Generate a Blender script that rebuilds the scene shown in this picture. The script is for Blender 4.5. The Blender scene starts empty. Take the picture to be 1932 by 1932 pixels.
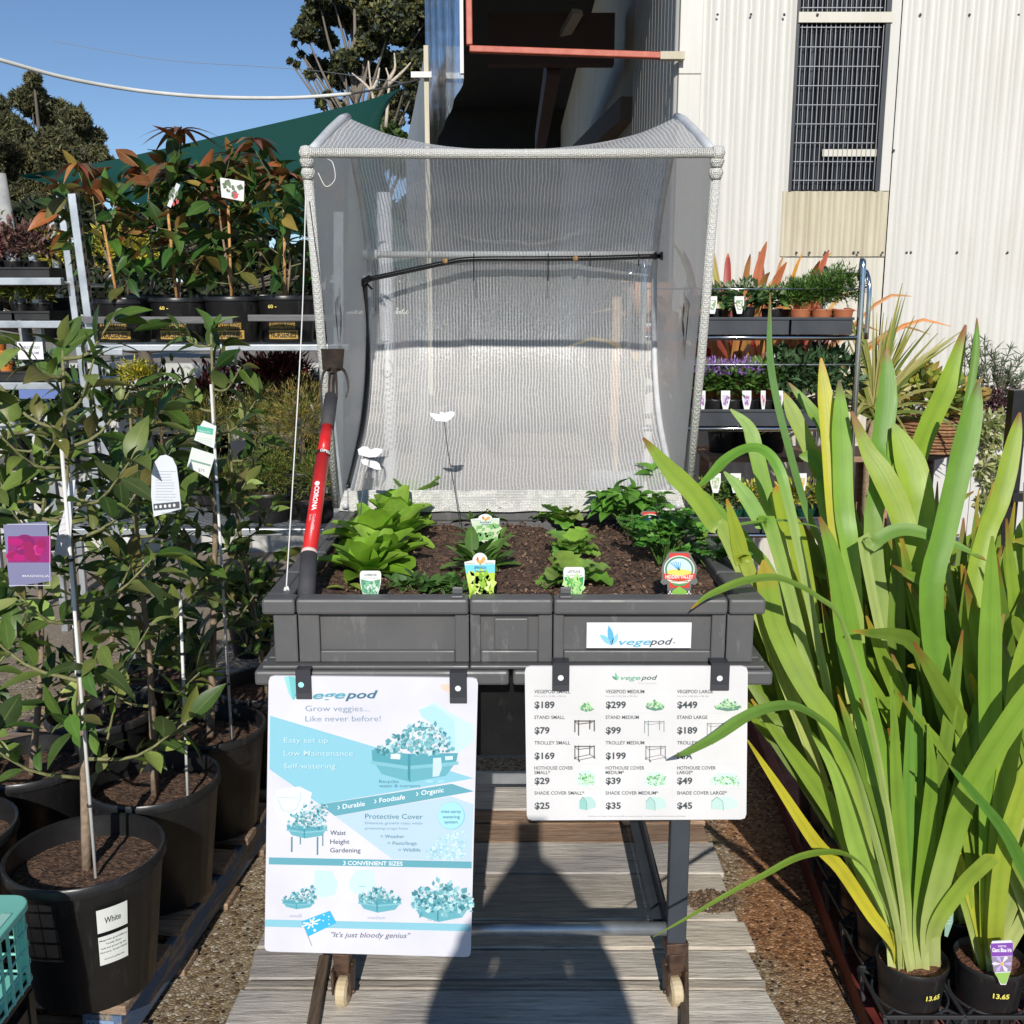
import bpy, math, random
from mathutils import Vector, Matrix, noise as mnoise
R = math.radians
sc = bpy.context.scene
col = sc.collection
# ------------------------------------------------------------------ camera
TH = R(11.2); CZ = 1.72
cam_d = bpy.data.cameras.new('camera'); cam = bpy.data.objects.new('camera', cam_d); col.objects.link(cam)
cam_d.sensor_width = 36; cam_d.lens = 36; cam_d.clip_start = 0.02; cam_d.clip_end = 3000
cam.location = (0, 0, CZ); cam.rotation_euler = (R(90) - TH, 0, 0)
sc.camera = cam
# ------------------------------------------------------------------ light
EL = R(28.3)
w = bpy.data.worlds.new('World'); sc.world = w; w.use_nodes = True
wt = w.node_tree; bg = wt.nodes['Background']
sky = wt.nodes.new('ShaderNodeTexSky'); sky.sky_type = 'NISHITA'; sky.sun_disc = False
sky.sun_elevation = EL; sky.sun_rotation = R(180); sky.air_density = 1.0; sky.dust_density = 0.0; sky.ozone_density = 4.0; sky.altitude = 1800
wt.links.new(sky.outputs[0], bg.inputs[0]); bg.inputs[1].default_value = 0.10
sd = bpy.data.lights.new('sun', 'SUN'); sun = bpy.data.objects.new('sun', sd); col.objects.link(sun)
sd.energy = 4.35; sd.angle = R(0.5); sd.color = (1.0, 0.955, 0.88)
sun.rotation_euler = (R(90) - EL, 0, R(-1.0)); sun.location = (0, -20, 12)
sc.view_settings.view_transform = 'Standard'; sc.view_settings.look = 'None'
sc.view_settings.exposure = 0.0; sc.view_settings.gamma = 1.0
sc.cycles.max_bounces = 7; sc.cycles.transparent_max_bounces = 16; sc.cycles.diffuse_bounces = 3
sc.cycles.glossy_bounces = 3; sc.cycles.transmission_bounces = 4
sc.cycles.caustics_reflective = False; sc.cycles.caustics_refractive = False

# ------------------------------------------------------------------ helpers
random.seed(11)
CT, ST = math.cos(TH), math.sin(TH)
def ray(px, py):
    u = (px - 966) / 1932; v = (py - 966) / 1932
    return Vector((u, CT - v * ST, -ST - v * CT))
def P(px, py, Y):
    d = ray(px, py); return Vector((0, 0, CZ)) + d * (Y / d.y)
def G(px, py, z=0.0):
    d = ray(px, py); return Vector((0, 0, CZ)) + d * ((z - CZ) / d.z)
def V(*a): return Vector(a)
def rnd(a, b): return random.uniform(a, b)
def mixc(a, b, t): return tuple(a[i] * (1 - t) + b[i] * t for i in range(3))
def srgb(r, g, b):
    return tuple(((c / 255) / 12.92 if c / 255 <= .04045 else ((c / 255 + .055) / 1.055) ** 2.4) for c in (r, g, b))

class MB:
    def __init__(s): s.v = []; s.c = []; s.l = []; s.f = []; s.col = (1, 1, 1)
    def add(s, co, c=None, lc=(0, 0)):
        s.v.append(tuple(co)); s.c.append(c or s.col); s.l.append(lc); return len(s.v) - 1
    def face(s, *i): s.f.append(tuple(i))
    def poly(s, pts, c=None):
        s.f.append(tuple(s.add(p, c) for p in pts))
    def box(s, x0, x1, y0, y1, z0, z1, c=None, M=None, tx=0, ty=0):
        b = len(s.v)
        for z, k in ((z0, 1), (z1, 0)):
            for x, y in ((x0 + tx * k, y0 + ty * k), (x1 - tx * k, y0 + ty * k), (x1 - tx * k, y1 - ty * k), (x0 + tx * k, y1 - ty * k)):
                p = V(x, y, z); s.add(M @ p if M else p, c)
        for q in ((3, 2, 1, 0), (4, 5, 6, 7), (0, 1, 5, 4), (1, 2, 6, 5), (2, 3, 7, 6), (3, 0, 4, 7)):
            s.f.append(tuple(b + i for i in q))
    def beam(s, a, b, w, h, up=(0, 0, 1), c=None):
        a = Vector(a); b = Vector(b); d = (b - a).normalized(); up = Vector(up)
        x = d.cross(up).normalized(); y = x.cross(d).normalized(); n = len(s.v)
        for p in (a, b):
            for i, j in ((-1, -1), (1, -1), (1, 1), (-1, 1)): s.add(p + x * i * w / 2 + y * j * h / 2, c)
        for q in ((3, 2, 1, 0), (4, 5, 6, 7), (0, 1, 5, 4), (1, 2, 6, 5), (2, 3, 7, 6), (3, 0, 4, 7)):
            s.f.append(tuple(n + i for i in q))
    def tube(s, pts, r, n=8, c=None, cap=True):
        pts = [Vector(p) for p in pts]; k = len(pts)
        rs = r if isinstance(r, (list, tuple)) else [r] * k
        cs = c if isinstance(c, list) else [c] * k
        t0 = (pts[1] - pts[0]).normalized(); ref = V(0, 0, 1) if abs(t0.z) < .9 else V(1, 0, 0)
        x = t0.cross(ref).normalized(); b0 = len(s.v); run = 0
        for i, p in enumerate(pts):
            t = (pts[min(i + 1, k - 1)] - pts[max(i - 1, 0)]).normalized()
            x = (x - t * x.dot(t)).normalized(); y = t.cross(x)
            if i: run += (p - pts[i - 1]).length
            for j in range(n):
                a = 2 * math.pi * j / n
                s.add(p + (x * math.cos(a) + y * math.sin(a)) * rs[i], cs[i], (j / n, run))
        for i in range(k - 1):
            for j in range(n):
                a = b0 + i * n + j; b = b0 + i * n + (j + 1) % n
                s.f.append((a, b, b + n, a + n))
        if cap:
            s.f.append(tuple(b0 + j for j in range(n))[::-1]); s.f.append(tuple(b0 + (k - 1) * n + j for j in range(n)))
    def lathe(s, prof, n=28, o=(0, 0, 0), c=None, cs=None, arc=None):
        b0 = len(s.v); o = Vector(o)
        for i, (r, z) in enumerate(prof):
            for j in range(n):
                a = 2 * math.pi * j / n
                s.add(o + V(math.cos(a) * r, math.sin(a) * r, z), cs[i] if cs else c, (j / n, z))
        for i in range(len(prof) - 1):
            for j in range(n):
                a = b0 + i * n + j; b = b0 + i * n + (j + 1) % n
                s.f.append((a, b, b + n, a + n))
    def sheet(s, a, b, c_, d, nx, ny, fn=None, col_=None):
        # a-b bottom edge, d-c top edge
        a, b, c_, d = map(Vector, (a, b, c_, d)); n0 = len(s.v)
        for j in range(ny + 1):
            for i in range(nx + 1):
                u = i / nx; v = j / ny
                p = (a * (1 - u) + b * u) * (1 - v) + (d * (1 - u) + c_ * u) * v
                if fn: p = fn(p, u, v)
                s.add(p, col_, (u, v))
        for j in range(ny):
            for i in range(nx):
                q = n0 + j * (nx + 1) + i; s.f.append((q, q + 1, q + nx + 2, q + nx + 1))
    def obj(s, name, mat, parent=None, smooth=False, world=True, label=None):
        me = bpy.data.meshes.new(name)
        off = parent.get('_loc', None) if (parent is not None and world) else None
        vs = s.v if off is None else [(p[0] - off[0], p[1] - off[1], p[2] - off[2]) for p in s.v]
        me.from_pydata(vs, [], s.f)
        at = me.attributes.new('vc', 'FLOAT_COLOR', 'POINT')
        at.data.foreach_set('color', [x for c in s.c for x in (c[0], c[1], c[2], 1)])
        al = me.attributes.new('lc', 'FLOAT_VECTOR', 'POINT')
        al.data.foreach_set('vector', [x for c in s.l for x in (c[0], c[1], 0)])
        if smooth: me.polygons.foreach_set('use_smooth', [True] * len(me.polygons))
        me.materials.append(mat); me.update()
        o = bpy.data.objects.new(name, me); col.objects.link(o)
        if parent is not None:
            o.parent = parent
            if off is not None: o['_loc'] = list(off)
        if label: o['label'] = label
        return o
def root(name, label, cat, loc=(0, 0, 0), group=None, kind=None):
    o = bpy.data.objects.new(name, None); col.objects.link(o); o.location = loc; o.empty_display_size = .05
    o['_loc'] = list(loc)
    if label: o['label'] = label
    if cat: o['category'] = cat
    if group: o['group'] = group
    if kind: o['kind'] = kind
    return o
def tag(o, label, cat, group=None, kind=None):
    if label: o['label'] = label
    if cat: o['category'] = cat
    if group: o['group'] = group
    if kind: o['kind'] = kind
    return o
def bevel(o, w=.004, seg=2):
    m = o.modifiers.new('bevel', 'BEVEL'); m.width = w; m.segments = seg; m.limit_method = 'ANGLE'; m.angle_limit = R(35)
    return o

def copy_tree(o, parent=None):
    c = o.copy(); col.objects.link(c)
    if parent is not None: c.parent = parent
    for ch in list(o.children): copy_tree(ch, c)
    return c

# ------------------------------------------------------------------ materials
def newmat(name):
    m = bpy.data.materials.new(name); m.use_nodes = True
    nt = m.node_tree; b = nt.nodes['Principled BSDF']; return m, nt, b
def nd(nt, t, **k):
    n = nt.nodes.new(t)
    for a, v in k.items(): setattr(n, a, v)
    return n
def noise_fac(nt, scale, detail=4, stretch=None, rough=.55):
    tc = nd(nt, 'ShaderNodeTexCoord'); mp = nd(nt, 'ShaderNodeMapping')
    if stretch: mp.inputs['Scale'].default_value = stretch
    nt.links.new(tc.outputs['Object'], mp.inputs[0])
    n = nd(nt, 'ShaderNodeTexNoise'); n.inputs['Scale'].default_value = scale; n.inputs['Detail'].default_value = detail
    n.inputs['Roughness'].default_value = rough
    nt.links.new(mp.outputs[0], n.inputs[0]); return n
def ramp(nt, fac, stops):
    r = nd(nt, 'ShaderNodeValToRGB'); e = r.color_ramp.elements
    while len(e) < len(stops): e.new(.5)
    for i, (p, c) in enumerate(stops):
        e[i].position = p; e[i].color = (*c, 1) if len(c) == 3 else c
    nt.links.new(fac, r.inputs[0]); return r
def bump(nt, b, h, strength, dist=.01):
    bp = nd(nt, 'ShaderNodeBump'); bp.inputs['Strength'].default_value = strength; bp.inputs['Distance'].default_value = dist
    nt.links.new(h, bp.inputs['Height']); nt.links.new(bp.outputs[0], b.inputs['Normal']); return bp
def nm(name, c1, c2=None, scale=5, rough=.5, metal=0, bmp=0, bscale=60, detail=4, stretch=None, spec=None, lo=.35, hi=.65, dist=.004, c3=None):
    m, nt, b = newmat(name); b.inputs['Roughness'].default_value = rough; b.inputs['Metallic'].default_value = metal
    if spec is not None: b.inputs['Specular IOR Level'].default_value = spec
    if c2 is None: b.inputs['Base Color'].default_value = (*c1, 1)
    else:
        n = noise_fac(nt, scale, detail, stretch)
        st = [(lo, c1), (hi, c2)]
        if c3: st = [(lo, c1), ((lo + hi) / 2, c3), (hi, c2)]
        r = ramp(nt, n.outputs[0], st); nt.links.new(r.outputs[0], b.inputs['Base Color'])
    if bmp:
        n2 = noise_fac(nt, bscale, 3, stretch); bump(nt, b, n2.outputs[0], bmp, dist)
    return m
def amat(name, rough=.5, trans=0.0, metal=0, var=.12, vscale=40, bmp=0, bscale=80, rib=0.0, alpha=None, spec=None, streak=0.0):
    """colour from the point attribute vc (pigment), broken up with noise; rib lightens a leaf's midrib"""
    m, nt, b = newmat(name); b.inputs['Roughness'].default_value = rough; b.inputs['Metallic'].default_value = metal
    if spec is not None: b.inputs['Specular IOR Level'].default_value = spec
    a = nd(nt, 'ShaderNodeAttribute', attribute_name='vc'); out = a.outputs['Color']
    if var:
        n = noise_fac(nt, vscale, 3)
        mr = nd(nt, 'ShaderNodeMapRange'); mr.inputs[1].default_value = .3; mr.inputs[2].default_value = .7
        mr.inputs[3].default_value = 1 - var; mr.inputs[4].default_value = 1 + var
        nt.links.new(n.outputs[0], mr.inputs[0])
        vm = nd(nt, 'ShaderNodeVectorMath', operation='SCALE'); nt.links.new(out, vm.inputs[0]); nt.links.new(mr.outputs[0], vm.inputs['Scale'])
        out = vm.outputs[0]
    if rib or streak:
        l = nd(nt, 'ShaderNodeAttribute', attribute_name='lc'); sp = nd(nt, 'ShaderNodeSeparateXYZ'); nt.links.new(l.outputs['Vector'], sp.inputs[0])
    if rib:
        ab = nd(nt, 'ShaderNodeMath', operation='ABSOLUTE'); nt.links.new(sp.outputs[0], ab.inputs[0])
        lt = nd(nt, 'ShaderNodeMath', operation='LESS_THAN'); nt.links.new(ab.outputs[0], lt.inputs[0]); lt.inputs[1].default_value = .07
        mu = nd(nt, 'ShaderNodeMath', operation='MULTIPLY'); nt.links.new(lt.outputs[0], mu.inputs[0]); mu.inputs[1].default_value = rib
        mx = nd(nt, 'ShaderNodeMixRGB'); nt.links.new(mu.outputs[0], mx.inputs[0]); nt.links.new(out, mx.inputs[1]); mx.inputs[2].default_value = (.42, .48, .16, 1)
        out = mx.outputs[0]
    if streak:
        mp = nd(nt, 'ShaderNodeMapping'); mp.inputs['Scale'].default_value = (20, .9, 1); nt.links.new(l.outputs['Vector'], mp.inputs[0])
        n3 = nd(nt, 'ShaderNodeTexNoise'); n3.inputs['Scale'].default_value = 2.2; n3.inputs['Detail'].default_value = 4; nt.links.new(mp.outputs[0], n3.inputs[0])
        mr3 = nd(nt, 'ShaderNodeMapRange'); mr3.inputs[1].default_value = .3; mr3.inputs[2].default_value = .7
        mr3.inputs[3].default_value = 1 - streak; mr3.inputs[4].default_value = 1 + streak; nt.links.new(n3.outputs[0], mr3.inputs[0])
        vm3 = nd(nt, 'ShaderNodeVectorMath', operation='SCALE'); nt.links.new(out, vm3.inputs[0]); nt.links.new(mr3.outputs[0], vm3.inputs['Scale']); out = vm3.outputs[0]
        bump(nt, b, n3.outputs[0], .25, .002)
    nt.links.new(out, b.inputs['Base Color'])
    if bmp:
        n2 = noise_fac(nt, bscale, 3); bump(nt, b, n2.outputs[0], bmp, .004)
    if trans:
        tr = nd(nt, 'ShaderNodeBsdfTranslucent'); nt.links.new(out, tr.inputs[0]); mx = nd(nt, 'ShaderNodeMixShader'); mx.inputs[0].default_value = trans
        nt.links.new(b.outputs[0], mx.inputs[1]); nt.links.new(tr.outputs[0], mx.inputs[2]); nt.links.new(mx.outputs[0], nt.nodes['Material Output'].inputs[0])
    return m

LEAF = amat('glossy_leaf', rough=.42, trans=.2, var=.22, vscale=14, rib=.16, spec=.32)
SOFT = amat('soft_leaf', rough=.5, trans=.3, var=.2, vscale=25, rib=.2)
BLADE = amat('blade_leaf', rough=.38, trans=.3, var=.1, vscale=12, streak=.12)
BARK = amat('bark', rough=.85, var=.3, vscale=60, bmp=.5, bscale=90)
PAINT = amat('painted_surface', rough=.5, var=.06, vscale=6)
INK = amat('printed_ink', rough=.42, var=0)
def scuffed(name, c, light, rough, amt=.5, dust=(.16, .14, .11)):
    m, nt, b = newmat(name); b.inputs['Roughness'].default_value = rough
    n = noise_fac(nt, 3.5, 6, None, .7); r = ramp(nt, n.outputs[0], [(.45, (0, 0, 0)), (.75, (amt, amt, amt))])
    n2 = noise_fac(nt, 14, 8, (1, 1, .25), .8); r2 = ramp(nt, n2.outputs[0], [(.57, (0, 0, 0)), (.63, (.6, .6, .6))])
    m1 = nd(nt, 'ShaderNodeMixRGB'); nt.links.new(r.outputs[0], m1.inputs[0]); m1.inputs[1].default_value = (*c, 1); m1.inputs[2].default_value = (*dust, 1)
    m2 = nd(nt, 'ShaderNodeMixRGB'); nt.links.new(r2.outputs[0], m2.inputs[0]); nt.links.new(m1.outputs[0], m2.inputs[1]); m2.inputs[2].default_value = (*light, 1)
    nt.links.new(m2.outputs[0], b.inputs['Base Color']); n3 = noise_fac(nt, 160, 2); bump(nt, b, n3.outputs[0], .1, .001)
    rr = ramp(nt, n.outputs[0], [(.3, (rough - .1,) * 3), (.7, (min(1, rough + .2),) * 3)]); nt.links.new(rr.outputs[0], b.inputs['Roughness']); return m
GALV = nm('galvanised_steel', (.42, .45, .48), (.62, .65, .68), 9, .38, metal=.75, bmp=.05)
BLACKP = scuffed('black_plastic', (.012, .012, .013), (.045, .043, .04), .36, .22, (.05, .045, .038))
GREYP = scuffed('charcoal_planter_plastic', (.100, .099, .101), (.18, .178, .178), .46, .25, (.2, .185, .17))
CHROME = nm('chrome_tube', (.55, .56, .58), (.7, .7, .7), 6, .15, metal=1)
WHITEPL = nm('white_plastic', (.75, .75, .73), (.68, .67, .63), 12, .45, bmp=.03)
SOIL = nm('potting_soil', (.045, .024, .015), (.2, .115, .072), 70, .92, bmp=1.0, bscale=120, detail=6, dist=.012, lo=.38, hi=.68)
REDSOIL = nm('red_potting_mix', (.09, .035, .02), (.24, .105, .06), 90, .92, bmp=1.0, bscale=140, detail=6, dist=.01)

# ------------------------------------------------------------------ leaves
UP = V(0, 0, 1)
def leaf(mb, base, d, nrm, L, W, c, curl=.15, fold=.18, seg=5, tipc=None, p=.85, stem=.12, rp=1.0):
    d = Vector(d).normalized(); nrm = Vector(nrm); nrm = (nrm - d * nrm.dot(d))
    if nrm.length < 1e-4: nrm = d.orthogonal()
    nrm.normalize(); s = d.cross(nrm); base = Vector(base); b0 = len(mb.v)
    for i in range(seg + 1):
        t = i / seg
        wv = W * .5 * max(.02, max(0, math.sin(math.pi * (stem + (1 - stem) * t) ** p)) ** rp) if i < seg else W * (.01 if rp > .9 else .17)
        cen = base + d * (L * t) - nrm * (curl * L * t * t)
        cc = c if tipc is None else mixc(c, tipc, max(0, t - .4) / .6)
        lift = nrm * (fold * wv)
        mb.add(cen - s * wv + lift, cc, (-1, t)); mb.add(cen, cc, (0, t)); mb.add(cen + s * wv + lift, cc, (1, t))
    for i in range(seg):
        a = b0 + 3 * i
        mb.f.append((a, a + 1, a + 4, a + 3)); mb.f.append((a + 1, a + 2, a + 5, a + 4))
def spline(pts, n):
    pts = [Vector(p) for p in pts]; q = [pts[0] * 2 - pts[1]] + pts + [pts[-1] * 2 - pts[-2]]; out = []
    m = len(pts) - 1
    for k in range(n + 1):
        t = k / n * m; i = min(int(t), m - 1); f = t - i
        a, b, c, d = q[i:i + 4]
        out.append(.5 * ((2 * b) + (c - a) * f + (2 * a - 5 * b + 4 * c - d) * f * f + (3 * b - a - 3 * c + d) * f ** 3))
    return out
def blade(mb, pts, W, c, tipc, n=16, face=(0, -1, .15), basec=None, tiplen=.22, basew=.6, fold=.16, tipbrown=.025):
    q = spline(pts, n); L = len(q) - 1; b0 = len(mb.v); face = Vector(face)
    for i, p in enumerate(q):
        t = i / L
        d = (q[min(i + 1, L)] - q[max(i - 1, 0)]).normalized()
        s = d.cross(face)
        if s.length < .2: s = s + V(.2, 0, 0)
        s.normalize(); nr = s.cross(d)
        wv = W * .5 * (basew + (1 - basew) * min(1, t / .4))
        if t > 1 - tiplen: wv *= max(.03, ((1 - t) / tiplen)) ** .6
        cc = mixc(basec or c, c, min(1, t / .35))
        if t > 1 - tipbrown * 3: cc = mixc(cc, tipc, min(1, (t - (1 - tipbrown * 3)) / (tipbrown * 2)))
        dk = mixc(cc, (cc[0] * .82, cc[1] * .88, cc[2] * .8), 1)
        mb.add(p - s * wv + nr * fold * wv, cc, (-1, t)); mb.add(p - s * wv * .45 + nr * fold * wv * .3, cc, (-.5, t)); mb.add(p, dk, (0, t))
        mb.add(p + s * wv * .45 + nr * fold * wv * .3, cc, (.5, t)); mb.add(p + s * wv + nr * fold * wv, cc, (1, t))
    for i in range(L):
        for j in range(4):
            a = b0 + 5 * i + j; mb.f.append((a, a + 1, a + 6, a + 5))
def rdir(zlo=-1, zhi=1):
    a = rnd(0, 2 * math.pi); z = rnd(zlo, zhi); r = math.sqrt(max(0, 1 - z * z)); return V(math.cos(a) * r, math.sin(a) * r, z)
def bush(mb, cen, rad, n, L, W, cols, zlo=-.2, curl=.2, seg=3, shell=.5, upb=.4, tipc=None, jit=.25):
    """many small leaves spread through a lumpy crown"""
    cen = Vector(cen); sx = random.random() * 50
    for _ in range(n):
        d = rdir(zlo, 1); k = rnd(shell, 1) * (1 + .35 * mnoise.noise(d * 2.2 + V(sx, 0, 0)))
        p = cen + V(d.x * rad[0], d.y * rad[1], d.z * rad[2]) * k
        dd = (d + rdir() * .7 + UP * upb).normalized()
        cc = random.choice(cols); v = rnd(1 - jit, 1 + jit); cc = tuple(x * v for x in cc)
        leaf(mb, p, dd, (UP + rdir() * .8), L * rnd(.7, 1.25), W * rnd(.7, 1.2), cc, curl, .15, seg, tipc)
def pot_parts(r, h, o, parent, rb=None, soil=SOIL, mat=None, n=30, fill=.86, world=True, ribs=0, soilname='soil'):
    rb = rb or r * .78; mb = MB(); o = Vector(o)
    mb.lathe([(rb * .96, 0), (rb, .004), (r * .955, h - .16 * r - .002), (r * .965, h - .15 * r), (r, h - .14 * r), (r * 1.005, h - .004), (r * .985, h), (r * .945, h - .003), ((rb + (r * .955 - rb) * .5) * .965, h * .5), (rb * .9, .01), (0.001, .012)], n, o)
    pot = mb.obj('pot', mat or BLACKP, parent, True, world); es = pot.modifiers.new('edges', 'EDGE_SPLIT'); es.split_angle = R(50)
    sb = MB(); k = 7; b0 = len(sb.v); rr = r * .935 * (.85 + .15 * fill); sb.add(o + V(0, 0, h * fill + .008))
    for i in range(1, k + 1):
        for j in range(20):
            a = 2 * math.pi * j / 20; q = rr * i / k
            z = h * fill + (.012 * mnoise.noise(V(q * math.cos(a) * 30 + o.x * 9, q * math.sin(a) * 30, 3)) if i < k else 0)
            sb.add(o + V(q * math.cos(a), q * math.sin(a), z))
    for j in range(20): sb.f.append((0, 1 + j, 1 + (j + 1) % 20))
    for i in range(k - 1):
        for j in range(20):
            a = 1 + i * 20 + j; b = 1 + i * 20 + (j + 1) % 20; sb.f.append((a, a + 20, b + 20, b))
    s = sb.obj(soilname, soil, parent, True, world)
    return pot, s

# ------------------------------------------------------------------ lettering
_tc = {}
def text_data(s, bold=0.0, shear=0.0):
    k = (s, bold, shear)
    if k not in _tc:
        cu = bpy.data.curves.new('t', 'FONT'); cu.body = s; cu.size = 1; cu.offset = bold; cu.shear = shear; cu.resolution_u = 3
        o = bpy.data.objects.new('t', cu); col.objects.link(o)
        me = o.to_mesh(); vs = [tuple(v.co) for v in me.vertices]; fs = [tuple(p.vertices) for p in me.polygons]; o.to_mesh_clear()
        bpy.data.objects.remove(o); bpy.data.curves.remove(cu)
        xs = [v[0] for v in vs] or [0, 1]; _tc[k] = (vs, fs, min(xs), max(xs))
    return _tc[k]
class Board:
    """draws printed shapes on a 3-D quad; x,y are units of the quad's own drawing frame (tl,tr,br,bl)"""
    def __init__(s, tl, tr, br, bl, TL, TR, BR, BL, mb, off=.0008):
        s.q = (tl, tr, br, bl); s.Q = tuple(Vector(p) for p in (TL, TR, BR, BL)); s.mb = mb
        n = (s.Q[1] - s.Q[0]).cross(s.Q[3] - s.Q[0]); n.normalize(); s.n = n if n.y < 0 else -n
        s.off = off
    def uv(s, x, y):
        tl, tr, br, bl = s.q; u = .5
        for _ in range(3):
            yt = tl[1] + (tr[1] - tl[1]) * u; yb = bl[1] + (br[1] - bl[1]) * u; v = (y - yt) / (yb - yt)
            xl = tl[0] + (bl[0] - tl[0]) * v; xr = tr[0] + (br[0] - tr[0]) * v; u = (x - xl) / (xr - xl)
        return u, v
    def pt(s, x, y, lay=1):
        u, v = s.uv(x, y); A, B, C, D = s.Q
        return (A * (1 - u) + B * u) * (1 - v) + (D * (1 - u) + C * u) * v + s.n * s.off * lay
    def poly(s, pts, c, lay=1): s.mb.poly([s.pt(x, y, lay) for x, y in pts], c)
    def rect(s, x0, y0, x1, y1, c, lay=1): s.poly([(x0, y0), (x1, y0), (x1, y1), (x0, y1)], c, lay)
    def line(s, pts, w, c, lay=1):
        for (x0, y0), (x1, y1) in zip(pts, pts[1:]):
            l = math.hypot(x1 - x0, y1 - y0) or 1; nx = -(y1 - y0) / l * w / 2; ny = (x1 - x0) / l * w / 2
            s.poly([(x0 + nx, y0 + ny), (x1 + nx, y1 + ny), (x1 - nx, y1 - ny), (x0 - nx, y0 - ny)], c, lay)
    def disc(s, x, y, rx, ry, c, lay=1, n=20, a0=0, a1=360):
        pts = [(x + rx * math.cos(R(a0 + (a1 - a0) * i / n)), y + ry * math.sin(R(a0 + (a1 - a0) * i / n))) for i in range(n if a1 - a0 == 360 else n + 1)]
        s.poly(pts, c, lay)
    def text(s, t, x, y, w, h, c, lay=2, bold=0.0, shear=0.0, slope=0.0):
        """text whose box starts at x, baseline y, width w and capital height h"""
        vs, fs, a, b = text_data(t, bold, shear); k = w / max(b - a, 1e-6); hh = h / .7; b0 = len(s.mb.v)
        for v in vs:
            X = x + (v[0] - a) * k; Y = y - v[1] * hh + slope * (X - x); s.mb.add(s.pt(X, Y, lay), c)
        for f in fs: s.mb.f.append(tuple(b0 + i for i in f))
def leafy(bd, x0, y0, x1, y1, n, size, cols, lay, shape=None):
    for i in range(n):
        for _ in range(8):
            x = rnd(x0, x1); y = rnd(y0, y1)
            if shape is None or shape((x - x0) / (x1 - x0), (y - y0) / (y1 - y0)): break
        a = rnd(0, 6.28); L = size * rnd(.6, 1.3); w = L * rnd(.25, .45); ca, sa = math.cos(a), math.sin(a)
        bd.poly([(x, y), (x + ca * L * .5 - sa * w, y + sa * L * .5 + ca * w), (x + ca * L, y + sa * L), (x + ca * L * .5 + sa * w, y + sa * L * .5 - ca * w)], random.choice(cols), lay + (i % 5) * .15)
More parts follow.
